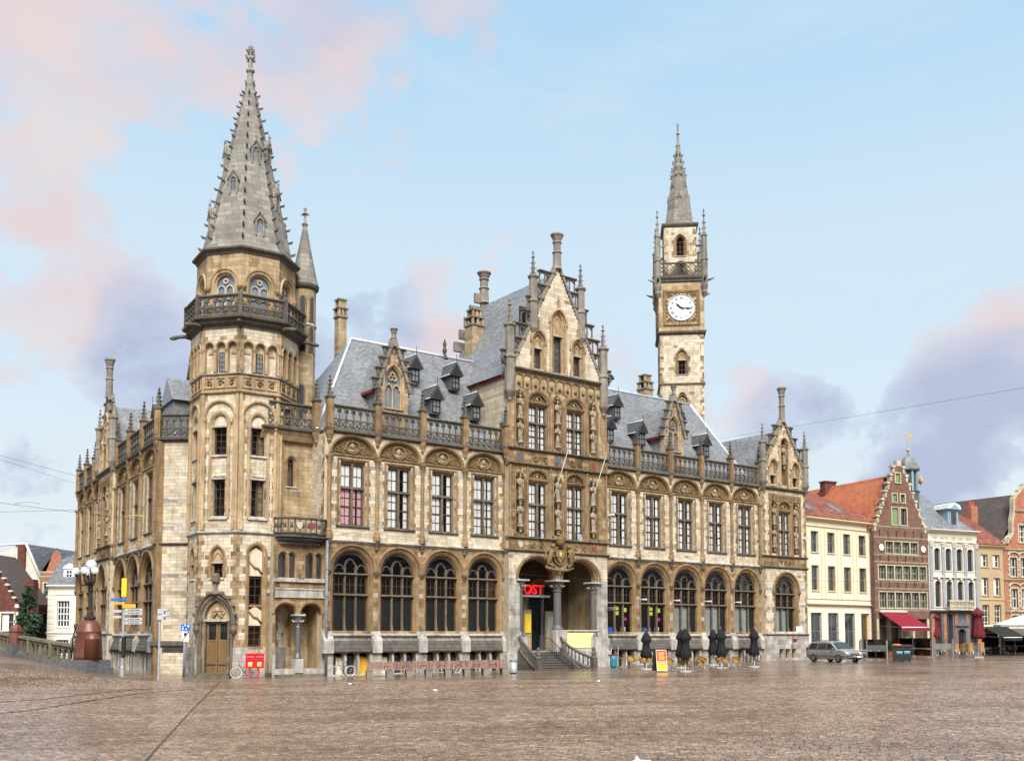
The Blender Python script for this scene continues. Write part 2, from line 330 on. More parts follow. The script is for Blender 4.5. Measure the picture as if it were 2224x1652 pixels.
def wall(F, u0, u1, z0, z1, holes=(), v=0.0, th=0.5, ch=0.235, style='white', bands=(), ends=(1, 1), bound=None, lens=(0.34, 0.62)):
    """masonry: a mortar backing with real openings, and every stone as a block proud of it"""
    mb = MB(); rows = max(1, round((z1 - z0) / ch)); ch = (z1 - z0) / rows
    for r in range(rows):
        a, b = z0 + r * ch, z0 + (r + 1) * ch; zm = (a + b) / 2
        x0, x1 = (u0, u1) if bound is None else bound(zm)
        if x1 - x0 < 0.05: continue
        band = any(abs(zm - q) < ch * 0.5 for q in bands)
        ns = 5 if any(h.rise and a < h.zs + h.rise and b > h.zs for h in holes) else 1
        for j in range(ns):
            a1, b1 = a + (b - a) * j / ns, a + (b - a) * (j + 1) / ns
            for (p, q, l, rr) in cut(x0, x1, holes, (a1 + b1) / 2 if ns > 1 else zm, a1): mb.box(p, q, v - th, v - 0.018, a1, b1 + (0.001 if r < rows - 1 else 0))
        for (p, q, l, rr) in cut(x0, x1, holes, zm, a + 0.01):
            def st(x, y, k):
                if y - x > 0.06: STONES.append((F, x + 0.006, y - 0.006, v + RND.uniform(-0.004, 0.008), a + 0.006, b - 0.006, k, RND.uniform(-0.5, 0.5)))
            if style == 'white':
                ql = (0.40 if r % 4 < 2 else 0.22); x, y = p, q
                if (l == 1 and ends[0]) or l == 2: e = min(x + ql, y); st(x, e, 3 if band else (2 if RND.random() < 0.7 else 1)); x = e
                if ((rr == 1 and ends[1]) or rr == 2) and y - x > 0.1: e = max(y - ql, x); st(e, y, 3 if band else (2 if RND.random() < 0.7 else 1)); y = e
                while x < y - 0.03:
                    e = x + RND.uniform(*lens)
                    if y - e < 0.2: e = y
                    st(x, e, 3 if band else (0 if RND.random() > 0.02 else 2)); x = e
            else:
                base = {'brown': 1, 'grey': 3, 'tan': 2}[style]; x = p; first = RND.uniform(0.3, 0.7)
                while x < q - 0.03:
                    e = x + (first if x == p else RND.uniform(0.55, 0.95))
                    if q - e < 0.25: e = q
                    st(x, e, 3 if band else (base if RND.random() > 0.22 else (2 if base == 1 else base))); x = e
    return mb
STONE_M = ['stone_white', 'stone_brown', 'stone_tan', 'stone_grey']
def flush_stones(parent, limit=300):
    """the stones that show largest become objects of their own, the others are joined"""
    camp = Vector((0, 0, HC)); key = []
    for i, (F, a, b, v, c, d, k, r) in enumerate(STONES):
        p = F @ Vector(((a + b) / 2, -v, (c + d) / 2)); n = F.to_3x3() @ Vector((0, -1, 0)); t = camp - p; dist = t.length
        key.append((-(b - a) * (d - c) * max(0, n.dot(t) / dist) / dist ** 2, i))
    key.sort(); own = set(i for _, i in key[:limit]); unit = {}
    for k in range(4):
        m = MB(); m.box(-0.5, 0.5, -0.5, 0.5, -0.5, 0.5); unit[k] = m.mesh('stone', STONE_M[k])
    rest = MB()
    for i, (F, a, b, v, c, d, k, r) in enumerate(STONES):
        if i in own:
            S = F @ T((a + b) / 2, v - 0.02, (c + d) / 2) @ Matrix.Diagonal((b - a, 0.04, d - c, 1)); part(unit[k], 'stone', None, parent, S)
        else:
            q = MB(); q.box(a, b, v - 0.04, v, c, d, k, r, back=False); rest.merge(q, F)
    part(rest, 'stonework', STONE_M, parent, kind='stuff'); STONES.clear()
# ---------------------------------------------------------------- ground
RP0 = Vector((-25.3, 60.5)); RP1 = Vector((-33.4, 66.0)); RDIR = (RP1 - RP0).normalized(); RNOR = Vector((RDIR.y, -RDIR.x))
if RNOR.y > 0: RNOR = -RNOR
def sstep(a, b, x):
    t = min(1, max(0, (x - a) / (b - a))); return t * t * (3 - 2 * t)
def gz(x, y):
    z = 0.0115 * max(0, min(x, 75) + 12)
    d = Vector((x, y)) - RP0; a = d.dot(RDIR); s = d.dot(RNOR)
    r = 0.65 + 0.095 * min(a, 60)
    r = max(0, r) if r > 0.3 else 0.3 * sstep(-0.5, 1.1, (r + 0.3) / 0.6) if r > -0.6 else 0
    return z + r * sstep(-0.9, 0.1, s) * (1 if a > -2.2 else sstep(-9, -2.2, a))
def ray(px, py):
    a = (px - CXP) / FPX; b = -(py - CYP) / FPX
    return Vector((a, math.cos(PIT) - b * math.sin(PIT), math.sin(PIT) + b * math.cos(PIT)))
def gp(px, py):                                     # where the line of sight through a photo pixel meets the ground
    d = ray(px, py); z = 0.0; q = Vector((0, 0, 0))
    for _ in range(12):
        q = d * ((z - HC) / d.z); z = gz(q.x, q.y)
    return Vector((q.x, q.y, z))
def gm():
    m = bpy.data.materials.new('wet_paving'); m.use_nodes = True; t = m.node_tree; N = t.nodes; lk = t.links.new; b = N['Principled BSDF']; MATS['wet_paving'] = m
    g = N.new('ShaderNodeNewGeometry')
    def nz(s, sc_=(1, 1, 1), d=4, r=0.6):
        q = N.new('ShaderNodeMapping'); q.inputs['Scale'].default_value = sc_; q.inputs['Rotation'].default_value = (0, 0, 0.1); lk(g.outputs['Position'], q.inputs[0])
        x = N.new('ShaderNodeTexNoise'); x.inputs['Scale'].default_value = s; x.inputs['Detail'].default_value = d; x.inputs['Roughness'].default_value = r; lk(q.outputs[0], x.inputs['Vector']); return x.outputs['Fac']
    def rp(f, a, bb, lo, hi):
        q = N.new('ShaderNodeMapRange'); q.inputs[1].default_value = a; q.inputs[2].default_value = bb; q.inputs[3].default_value = lo; q.inputs[4].default_value = hi; lk(f, q.inputs[0]); return q.outputs[0]
    def mx(f, a, bb, bl='MIX'):
        q = N.new('ShaderNodeMix'); q.data_type = 'RGBA'; q.blend_type = bl
        for s, v in ((0, f), (6, a), (7, bb)):
            if hasattr(v, 'is_output'): lk(v, q.inputs[s])
            elif s == 0: q.inputs[0].default_value = v
            else: q.inputs[s].default_value = (*v, 1)
        return q.outputs[2]
    c = mx(rp(nz(9, (0.6, 1, 1)), 0.35, 0.68, 0, 1), (0.25, 0.182, 0.14), (0.145, 0.102, 0.074))
    c = mx(rp(nz(0.16, (1, 1.6, 1), 6), 0.42, 0.62, 0, 0.75), c, (0.115, 0.076, 0.047))
    c = mx(rp(nz(2.1, (0.3, 1, 1)), 0.56, 0.75, 0, 0.5), c, (0.27, 0.175, 0.132))
    br = N.new('ShaderNodeTexBrick'); br.inputs['Scale'].default_value = 1; br.inputs['Brick Width'].default_value = 0.24; br.inputs['Row Height'].default_value = 0.17; br.inputs['Mortar Size'].default_value = 0.014
    br.inputs['Color1'].default_value = (0.75, 0.72, 0.7, 1); br.inputs['Color2'].default_value = (1.2, 1.15, 1.1, 1); br.inputs['Mortar'].default_value = (0.45, 0.42, 0.4, 1)
    rt = N.new('ShaderNodeMapping'); rt.inputs['Rotation'].default_value = (0, 0, 0.1); lk(g.outputs['Position'], rt.inputs[0]); lk(rt.outputs[0], br.inputs['Vector'])
    c = mx(0.8, c, br.outputs['Color'], 'MULTIPLY')
    at = N.new('ShaderNodeAttribute'); at.attribute_name = 'var'; oi = N.new('ShaderNodeObjectInfo')
    s = N.new('ShaderNodeMath'); s.operation = 'ADD'; lk(at.outputs['Fac'], s.inputs[0]); lk(rp(oi.outputs['Random'], 0, 1, -0.4, 0.4), s.inputs[1])
    hv = N.new('ShaderNodeHueSaturation'); lk(rp(s.outputs[0], -1, 1, 0.45, 1.55), hv.inputs['Value']); lk(c, hv.inputs['Color']); lk(hv.outputs[0], b.inputs['Base Color'])
    lk(rp(nz(0.35, (0.6, 1, 1), 5), 0.38, 0.66, 0.1, 0.34), b.inputs['Roughness']); b.inputs['Specular IOR Level'].default_value = 0.5
    bp = N.new('ShaderNodeBump'); bp.inputs['Strength'].default_value = 0.34; bp.inputs['Distance'].default_value = 0.035
    a2 = N.new('ShaderNodeMath'); a2.operation = 'MULTIPLY_ADD'; a2.inputs[1].default_value = -0.8; lk(br.outputs['Fac'], a2.inputs[0]); lk(nz(7.0, (0.7, 1, 1), 5, 0.7), a2.inputs[2])
    lk(a2.outputs[0], bp.inputs['Height']); lk(bp.outputs[0], b.inputs['Normal'])
gm()
def steps(a, b, s): return [a + (b - a) * i / max(1, round((b - a) / s)) for i in range(max(1, round((b - a) / s)))]
gx = [-1500, -600, -250, -120, -70] + steps(-60, -16, 0.8) + steps(-16, 60, 3) + [60, 75, 120, 250, 600, 1500]
gy = [-300, -60, -10] + steps(0, 48, 3) + steps(48, 78, 0.8) + steps(78, 130, 4) + [130, 170, 250, 500, 1000, 2600]
g = MB(); nx = len(gx)
g.add([(x, y, gz(x, y)) for y in gy for x in gx], [(j * nx + i, j * nx + i + 1, (j + 1) * nx + i + 1, (j + 1) * nx + i) for j in range(len(gy) - 1) for i in range(nx - 1)], smooth=True)
ground = part(g, 'ground', 'wet_paving', kind='structure', label='wet stone-paved market square')
# cobbles: the nearest ones each an object, the others one sheet of blocks
def cob(mb, x, y, rz, lx, ly, h, tx, ty, var):
    c, s = math.cos(rz), math.sin(rz); z0 = gz(x, y); vs = []
    for (k, q, zz) in ((0.5, 0.5, -0.005), (0.5, 0.5, h - 0.012), (0.42, 0.40, h)):
        for a, b in ((-1, -1), (1, -1), (1, 1), (-1, 1)):
            px, py = a * k * lx, b * q * ly; vs.append((x + px * c - py * s, y + px * s + py * c, z0 + zz + (px * tx + py * ty if zz > 0 else 0)))
    mb.add(vs, [(i, (i + 1) % 4, 4 + (i + 1) % 4, 4 + i) for i in range(4)] + [(4 + i, 4 + (i + 1) % 4, 8 + (i + 1) % 4, 8 + i) for i in range(4)] + [(8, 9, 10, 11)], 0, var)
cobs = []; ang = -0.1; ca, sa = math.cos(ang), math.sin(ang); r = 0; yy = 13.0
while yy < 72.0:
    pitch = 0.155 if yy < 44 else 0.17; xx = -48 + (r % 2) * 0.12
    while xx < 48:
        lx = RND.uniform(0.16, 0.25); x = (xx + lx / 2) * ca - yy * sa; y = (xx + lx / 2) * sa + yy * ca; xx += lx
        if 18.4 < y < 57 and abs(x) < 0.515 * y + 0.6: cobs.append((y, x, lx - 0.016, pitch - 0.016))
    yy += pitch; r += 1
cobs.sort(); cm = MB(); unit = []
for k in range(6):
    m = MB(); hh = 0.03
    vs = []
    for (kk, q, zz) in ((0.5, 0.5, -0.005), (0.5, 0.5, hh - 0.012), (0.42, 0.40, hh)):
        for a, b in ((-1, -1), (1, -1), (1, 1), (-1, 1)): vs.append((a * kk, b * q, zz))
    m.add(vs, [(i, (i + 1) % 4, 4 + (i + 1) % 4, 4 + i) for i in range(4)] + [(4 + i, 4 + (i + 1) % 4, 8 + (i + 1) % 4, 8 + i) for i in range(4)] + [(8, 9, 10, 11)])
    unit.append(m.mesh('cobble', 'wet_paving'))
for i, (y, x, lx, ly) in enumerate(cobs):
    h = 0.03 + RND.uniform(-0.008, 0.008); tl_ = 0.028 if y < 34 else 0.022; tx, ty = RND.gauss(0, tl_), RND.gauss(0, tl_)
    if i < 300:
        part(unit[i % 6], 'cobble', None, ground, Matrix.Translation((x, y, gz(x, y))) @ RZ(ang) @ Matrix.Rotation(ty, 4, 'X') @ Matrix.Rotation(-tx, 4, 'Y') @ Matrix.Diagonal((lx, ly, h / 0.03, 1)))
    else: cob(cm, x, y, ang + RND.gauss(0, 0.02), lx, ly, h, tx, ty, RND.uniform(-0.75, 0.75))
part(cm, 'cobbles', 'wet_paving', ground, kind='stuff')
# tram rails and the drain slot
mat('rail', (0.035, 0.03, 0.028), rough=0.35, spec=0.5)
def ground_line(px, wdt, name, label, cat, group=None, lift=0.047):
    pts = []
    for (a, b), (c, d) in zip(px, px[1:]):
        for k in range(6): pts.append(gp(a + (c - a) * k / 6, b + (d - b) * k / 6))
    pts.append(gp(*px[-1])); m = MB(); vs = []; n = len(pts)
    for i, p in enumerate(pts):
        t = pts[min(i + 1, n - 1)] - pts[max(i - 1, 0)]; t = Vector((t.y, -t.x)).normalized() * wdt / 2
        for sgn in (-1, 1): vs += [(p.x + sgn * t.x, p.y + sgn * t.y, gz(p.x, p.y) - 0.01), (p.x + sgn * t.x, p.y + sgn * t.y, gz(p.x, p.y) + lift)]
    m.add(vs, [f for i in range(n - 1) for f in ((i * 4 + 1, i * 4 + 3, i * 4 + 7, i * 4 + 5), (i * 4, i * 4 + 1, i * 4 + 5, i * 4 + 4), (i * 4 + 2, i * 4 + 3, i * 4 + 7, i * 4 + 6))])
    return part(m, name, 'rail', label=label, cat=cat, group=group)
ground_line([(-60, 1556), (60, 1545), (170, 1527), (300, 1507), (420, 1497)], 0.10, 'tram_rail', 'nearer tram rail curving across the paving at the left edge', 'rail', 'tram rails in the paving')
ground_line([(-60, 1529), (80, 1521), (200, 1507), (330, 1496)], 0.10, 'tram_rail', 'farther tram rail curving across the paving at the left edge', 'rail', 'tram rails in the paving')
ground_line([(300, 1675), (345, 1622), (420, 1540), (478, 1481)], 0.05, 'drain_slot', 'dark narrow drain slot running diagonally over the paving towards the tower', 'drain')
# ---------------------------------------------------------------- the post office
FR = frame(-12.036, 66.7, 0.80458, 0.59384); LF = frame(-24.06, 69.2, 0.5392, -0.8422)
PO = thing('post_office', 'large ornate sandstone building with corner spire, stepped gables and clock tower', 'building', FR @ T(22, -8, 0))
def P(mb, name, mats, F=FR, **k): return part(mb, name, mats, PO, F, **k)
# ---- window kinds -----------------------------------------------------
def curtain_mesh(u0, u1, z0, z1, v, m=0):
    mb = MB(); n = 9; vs = []
    for i in range(n + 1):
        u = u0 + (u1 - u0) * i / n; d = v + 0.012 * math.sin(i * 2.1)
        vs += [(u, -d, z0), (u, -d, z1)]
    return mb.add(vs, [(2 * i, 2 * i + 2, 2 * i + 3, 2 * i + 1) for i in range(n)], m, 0, True)
def casement(u0, u1, z0, z1, v, nx, ny, fw=0.045, bw=0.018):
    m = MB(); 
    for a, b, c, d in ((u0, u0 + fw, z0, z1), (u1 - fw, u1, z0, z1), (u0 + fw, u1 - fw, z0, z0 + fw), (u0 + fw, u1 - fw, z1 - fw, z1)): m.box(a, b, v - 0.05, v, c, d)
    for i in range(1, nx): u = u0 + (u1 - u0) * i / nx; m.box(u - bw, u + bw, v - 0.035, v - 0.012, z0 + fw, z1 - fw)
    for j in range(1, ny): z = z0 + (z1 - z0) * j / ny; m.box(u0 + fw, u1 - fw, v - 0.037, v - 0.014, z - bw, z + bw)
    return m
def lights(root, M, cells, v, wood='wood_brown', gl='glass', curt=None, nx=2, ny=2):
    for k, (a, b, c, d) in enumerate(cells):
        part(casement(a, b, c, d, v, nx, ny), 'casement', wood, root, M)
        g = MB(); g.add([(a, -v + 0.03, c), (b, -v + 0.03, c), (b, -v + 0.03, d), (a, -v + 0.03, d)], [(0, 1, 2, 3)]); part(g, 'pane', gl, root, M)
SUR = [(0, -0.42), (0, -0.16), (0.05, -0.13), (0.09, -0.02), (0.16, 0.02), (0.2, 0.055), (0.28, 0.055), (0.3, -0.03)]
def rect(hw, h): return [(-hw, 0), (-hw, h), (hw, h), (hw, 0)]
def _cross(M, par, W, H, curt):
    hw = W / 2; zt = H * 0.6; m = MB()
    m.sweep(rect(hw, H), SUR, 0); m.sweep(rect(hw, H), [(-0.09, -0.42), (-0.09, -0.2), (-0.06, -0.18), (0.01, -0.17)], 1)
    m.box(-0.075, 0.075, -0.42, -0.14, 0, H, 1); m.box(-hw, hw, -0.42, -0.1, zt - 0.07, zt + 0.07, 1); m.prism([(-0.1, 0), (0.1, 0), (0.075, 0.5), (-0.075, 0.5)], -0.3, -0.08, 1)
    m.strip(-hw - 0.34, hw + 0.34, [(-0.42, 0), (-0.1, 0.0), (0.14, -0.06), (0.14, -0.12), (0.06, -0.2), (-0.05, -0.2)], 1)
    r = part(m, 'cross_window', ['stone_brown', 'stone_trim'], par, M)
    cells = []
    for a, b in ((-hw + 0.09, -0.075), (0.075, hw - 0.09)):
        cells += [(a, b, 0.03, zt / 2), (a, b, zt / 2, zt - 0.07), (a, b, zt + 0.07, H - 0.09)]
    lights(r, M, cells, -0.3)
    if curt:
        for a, b in ((-hw, -hw * 0.42), (-hw * 0.45, -0.08), (0.1, hw * 0.38), (hw * 0.55, hw)):
            if curt == 'half' and a > -0.2 and a < 0.2: continue
            part(curtain_mesh(a, b, 0.02, (zt if curt == 'pink' else H) - 0.02, -0.365), 'curtain', 'curtain_pink' if curt == 'pink' else 'curtain', r, M)
        if curt == 'pink': part(curtain_mesh(-hw, hw * .9, zt, H, -0.385), 'curtain', 'curtain', r, M)
    return r
cross_window = Proto(_cross)
def pointed(hw, zb, zs): return archpath(hw, zb, zs, hw * 1.25, 6)
def _archwin(M, par, hw, zs, kind):                                         # three lights, three rows, traceried head
    rise = hw; m = MB(); H1, H2 = zs * 0.615, zs * 0.95
    m.sweep(archpath(hw, 0, zs, rise, 14), [(0, -0.5), (0, -0.2), (0.05, -0.17), (0.1, -0.04), (0.16, -0.03), (0.2, 0.03), (0.3, 0.03), (0.32, -0.03)], 0)
    hood = arc(hw + 0.32, zs, rise + 0.32, 14); m.sweep(hood, [(0, -0.02), (0.0, 0.1), (0.06, 0.16), (0.16, 0.16), (0.2, 0.05), (0.2, -0.02)], 0)
    for s in (-1, 1): m.lathe([(0.02, zs - 0.42), (0.13, zs - 0.22), (0.2, zs - 0.08), (0.2, zs + 0.04)], 8, (s * (hw + 0.44), 0.03), 0.39, 2)
    lw = (2 * hw - 0.1) / 3
    for s in (-1, 1): m.box(s * lw / 2 - 0.055, s * lw / 2 + 0.055, -0.45, -0.2, 0, zs + 0.4, 2); m.lathe([(0.11, 0), (0.11, 0.25), (0.08, 0.3), (0.08, 0.42), (0.03, 0.55)], 6, (s * lw / 2, -0.17), 0, 2)
    for z in (H1, H2): m.strip(-hw, hw, [(-0.45, z + 0.07), (-0.2, z + 0.06), (-0.1, z + 0.01), (-0.1, z - 0.04), (-0.2, z - 0.08), (-0.45, z - 0.08)], 2)
    m.strip(-hw - 0.3, hw + 0.3, [(-0.5, 0.02), (-0.05, 0.0), (0.2, -0.08), (0.2, -0.16), (0.06, -0.28), (-0.1, -0.28)], 3)
    r = part(m, 'arched_window', ['stone_brown', 'stone_tan', 'stone_trim', 'stone_grey'], par, M)
    t = MB(); tp = [(-0.035, -0.42), (-0.035, -0.26), (0.05, -0.26), (0.05, -0.42)]
    for k in (-1, 0, 1):
        lh = lw / 2 - 0.03; z0 = zs + (0.28 if k == 0 else -0.1); t.sweep(sh(arc(lh, z0, lh * 1.35, 5), k * lw), tp)
        for s in (-1, 1): t.ball((k * lw + s * lh * 0.62, -0.3, z0 + lh * 0.62), 0.06, 0, 6, 4)
    t.sweep(sh(arc(hw * 0.98, zs, rise * 0.98, 10), 0), [(-0.12, -0.42), (-0.12, -0.26), (0.0, -0.24)])
    part(t, 'tracery', 'tracery_dark', r, M, kind='stuff')
    hp = archpath(hw, H2 + 0.07, zs, rise, 10); g = MB(); g.add([(u, 0.36, z) for u, z in hp], [tuple(range(len(hp)))]); part(g, 'head_pane', 'glass', r, M)
    for k in (-1, 0, 1):
        a, b = k * lw - lw / 2 + 0.06, k * lw + lw / 2 - 0.06
        part(casement(a, b, H1 + 0.06, H2 - 0.08, -0.3, 2, 2), 'casement', 'wood_brown', r, M)
        part(casement(a, b, 0.02, H1 - 0.08, -0.3, 1, 1), 'casement', 'wood_brown', r, M)
        for c, d in ((H1 + 0.06, H2 - 0.08), (0.02, H1 - 0.08)):
            g = MB(); g.add([(a, 0.34, c), (b, 0.34, c), (b, 0.34, d), (a, 0.34, d)], [(0, 1, 2, 3)]); part(g, 'pane', 'glass', r, M)
        bl = MB(); z = 0.03
        if kind == 'dark' or (kind == 'pale' and k == 1):
            while z < H1 - 0.1: bl.add([(a, 0.44, z), (b, 0.44, z), (b, 0.41, z + 0.075), (a, 0.41, z + 0.075)], [(0, 1, 2, 3)]); z += 0.08
            part(bl, 'shutter', 'blind_dark', r, M)
            sb = MB(); sb.box(a, b, -0.4, -0.22, 0.0, 0.13); part(sb, 'flower_box', 'terracotta', r, M)
        elif kind == 'pale': part(curtain_mesh(a, b, 0.02, H1, -0.42), 'blind', 'blind_pale', r, M)
    return r
mat('tracery_dark', (0.075, 0.058, 0.042), (0.045, 0.035, 0.027), 0.85, 3.0, bump=0.3)
mat('terracotta', (0.36, 0.10, 0.05), rough=0.7)
arched_window = Proto(_archwin)
def _lancet(M, par, hw, zs, rise, nx, ny, solid_from):                       # single narrow window with moulded surround; blind masonry head above solid_from
    m = MB(); m.sweep(archpath(hw + 0.1, -0.02, zs, rise + 0.12, 8), [(-0.1, -0.3), (-0.1, -0.14), (-0.02, -0.12), (0.02, 0.0), (0.08, 0.05), (0.17, 0.05), (0.19, -0.03)], 0)
    m.strip(-hw - 0.25, hw + 0.25, [(-0.2, 0.0), (0.06, -0.03), (0.09, -0.1), (0.0, -0.15), (-0.2, -0.15)], 1)
    if solid_from:
        m.prism([(-hw, solid_from)] + arc(hw, zs, rise, 8) + [(hw, solid_from)], -0.3, -0.12, 2); m.box(-hw - 0.1, hw + 0.1, -0.2, 0.02, solid_from - 0.02, solid_from + 0.08, 1)
        m.sweep(arc(hw * 0.82, zs - 0.12, rise * 0.8, 6), [(-0.03, -0.13), (-0.03, -0.08), (0.03, -0.08), (0.03, -0.13)], 0)
    r = part(m, 'lancet_window', ['stone_brown', 'stone_grey', 'stone_tan'], par, M); top = solid_from or zs
    lights(r, M, [(-hw, hw, 0.0, top)], -0.2, nx=nx, ny=ny)
    if not solid_from:
        p = arc(hw, zs, rise, 8); g = MB(); g.add([(u, 0.23, z) for u, z in p], [tuple(range(len(p)))]); part(g, 'head_pane', 'glass', r, M)
    return r
lancet = Proto(_lancet)
# ---- carved pieces ----------------------------------------------------
def scroll(mb, c, r, turns, s, v, th=0.05, m=0):
    pts = []
    for k in range(15):
        t = k / 14; q = s * turns * 2 * pi * t; rr = r * (1 - 0.85 * t); pts.append((c[0] + rr * math.cos(q + c[2]), v + 0.05 * t, c[1] + rr * math.sin(q + c[2])))
    mb.tube(pts, [th * (1 - 0.5 * k / 14) for k in range(15)], 5, m)
def _relief(M, par, hw, rise):
    m = MB(); m.prism(arc(hw - 0.02, 0, rise, 12), -0.34, -0.24, 0)
    rr = random.Random(5)
    cz = rise * 0.45; R0 = rise * 0.36
    m.sweep([(R0 * 1.2 * math.cos(k * pi / 8), cz + R0 * math.sin(k * pi / 8)) for k in range(16)], [(-0.05, -0.24), (-0.04, -0.1), (0.04, -0.1), (0.05, -0.24)], 0, True)
    m.ball((0, -0.2, cz + 0.06), R0 * 0.5, 1, 8, 6, 0.8, 0.7, 1.1); m.ball((0, -0.22, cz - R0 * 0.55), R0 * 0.55, 1, 8, 5, 1.25, 0.4, 0.6)
    for s in (-1, 1):
        for k in range(5):
            u = s * (R0 * 1.45 + (hw - R0 * 1.7) * (k + 0.2) / 5); top = rise * math.sqrt(max(0, 1 - (u / hw) ** 2)); rad_ = max(0.08, top * 0.27)
            scroll(m, (u, top * 0.32, k * 1.3), rad_, 1.3, s, -0.22, 0.045, 0); scroll(m, (u + s * 0.1, top * 0.68, k * 2.1), rad_ * 0.7, 1.2, -s, -0.22, 0.035, 0)
            for q in range(3): m.ball((u + rr.uniform(-.15, .15), -0.22, top * rr.uniform(0.15, 0.8)), 0.05, 0, 5, 4, 1, 0.7, 1)
    m.sweep(arc(hw + 0.02, 0, rise + 0.02, 14), [(-0.06, -0.3), (-0.05, -0.1), (0.0, 0.0), (0.06, 0.06), (0.16, 0.08), (0.2, 0.02), (0.22, -0.05)], 2)
    return part(m, 'carved_lunette', ['stone_carved', 'stone_statue', 'stone_brown'], par, M)
relief = Proto(_relief)
def panel_relief(mb, u0, u1, z0, z1, v, m=0, seed=1):                        # foliage panel, scrolls side by side
    rr = random.Random(seed); n = max(1, round((u1 - u0) / (z1 - z0))); w_ = (u1 - u0) / n
    for k in range(n):
        c = u0 + (k + 0.5) * w_; h = (z1 - z0); scroll(mb, (c, (z0 + z1) / 2, rr.uniform(0, 6)), min(w_, h) * 0.36, 1.3, 1 if k % 2 else -1, v, h * 0.07, m)
        for q in range(3): mb.ball((c + rr.uniform(-.4, .4) * w_, v, z0 + rr.uniform(.15, .85) * h), h * 0.08, m, 5, 4, 1, 0.6, 1)
def crocket(mb, u, v, z, s, dx, dy, m=0):                                    # small leaf knob pointing along (dx, dy)
    mb.tube([(u, v, z), (u + dx * s * 0.7, v + dy * s * 0.7, z + s * 0.15), (u + dx * s * 1.1, v + dy * s * 1.1, z + s * 0.55)], [s * 0.28, s * 0.34, s * 0.1], 4, m, False)
def pinnacle_on(mb, c, z, w_, h, m=0):                                       # square spirelet with crockets and a bud
    mb.lathe([(w_ * 0.9, z), (w_ * 0.9, z + 0.06), (w_ * 0.62, z + 0.16), (w_ * 0.3, z + h * 0.62), (w_ * 0.2, z + h * 0.7)], 4, c, pi / 4, m)
    for k in range(3):
        zz = z + 0.2 + h * 0.2 * k; r = w_ * (0.5 - 0.1 * k)
        for q in range(4): a = pi / 4 + q * pi / 2; crocket(mb, c[0] + r * math.cos(a), c[1] + r * math.sin(a), zz, w_ * 0.5, math.cos(a), math.sin(a), m)
    mb.lathe([(w_ * 0.2, z + h * 0.68), (w_ * 0.55, z + h * 0.74), (w_ * 0.2, z + h * 0.8), (w_ * 0.18, z + h * 0.86), (w_ * 0.34, z + h * 0.92), (0.02, z + h)], 8, c, 0, m)
def _post(M, par, h, mats):                                                   # balustrade post on a corbel, with a pinnacle
    m = MB(); m.lathe([(0.05, -0.95), (0.16, -0.75), (0.14, -0.65), (0.26, -0.35), (0.3, -0.12), (0.34, -0.05)], 8, (0, 0.05), 0.39, 0)
    m.box(-0.21, 0.21, -0.2, 0.26, -0.05, h, 0); m.box(-0.26, 0.26, -0.25, 0.31, -0.06, 0.12, 1); m.box(-0.1, 0.1, 0.26, 0.3, 0.3, h - 0.25, 0); m.box(-0.28, 0.28, -0.27, 0.33, h, h + 0.12, 1)
    pinnacle_on(m, (0, 0.03), h + 0.12, 0.26, 1.45, 1)
    return part(m, 'pinnacle_post', ['stone_brown', 'stone_dark'], par, M)
pinnacle_post = Proto(_post)
def _balus(M, par, W, H, n):
    m = MB(); zt, zm = H - 0.16, H * 0.42; hw = W / 2
    m.strip(-hw, hw, [(-0.14, H), (0.14, H), (0.17, H - 0.08), (0.1, zt), (-0.1, zt)], 0); m.box(-hw, hw, -0.07, 0.07, zm - 0.05, zm + 0.05, 0); m.strip(-hw, hw, [(-0.13, 0.14), (0.08, 0.14), (0.13, 0.08), (0.13, 0), (-0.13, 0)], 0)
    r = part(m, 'balustrade', 'stone_dark', par, M); cw = W / n
    for i in range(n + 1):
        b = MB(); u = -hw + i * cw; b.lathe([(0.085, zm + 0.05), (0.062, zm + 0.12), (0.06, zt - 0.42), (0.09, zt - 0.36), (0.09, zt - 0.3)], 6, (u, 0), 0, 0); b.box(u - 0.035, u + 0.035, -0.06, 0.06, 0.14, zm - 0.05); part(b, 'baluster', 'stone_dark', r, M)
    t = MB(); pr = [(-0.05, -0.06), (-0.05, 0.06), (0.07, 0.06), (0.07, -0.06)]
    for i in range(n):
        c = -hw + (i + 0.5) * cw; h = cw / 2; t.sweep(sh(arc(h, zt - 0.34, min(h * 1.15, 0.33), 5), c), pr)
        for s in (-1, 1): t.ball((c + s * h * 0.6, 0, zt - 0.26), 0.085, 0, 5, 4); t.prism([(c + s * h, zt), (c + s * h, zt - 0.3), (c + s * h * 0.75, zt - 0.12), (c + s * h * 0.25, zt)], -0.05, 0.05)
        zz = (0.14 + zm - 0.05) / 2; rz = (zm - 0.2) / 2
        t.tube([(c - h, 0, 0.14), (c - h * 0.2, 0, zz - rz * 0.3), (c + h * 0.2, 0, zz + rz * 0.3), (c + h, 0, zm - 0.05)], 0.05, 4); t.tube([(c + h, 0, 0.14), (c + h * 0.2, 0, zz - rz * 0.3), (c - h * 0.2, 0, zz + rz * 0.3), (c - h, 0, zm - 0.05)], 0.05, 4)
        t.ball((c, 0, zz), 0.1, 0, 6, 4, 1, 0.6, 1)
    part(t, 'tracery', 'stone_dark', r, M, kind='stuff')
    return r
balustrade = Proto(_balus)
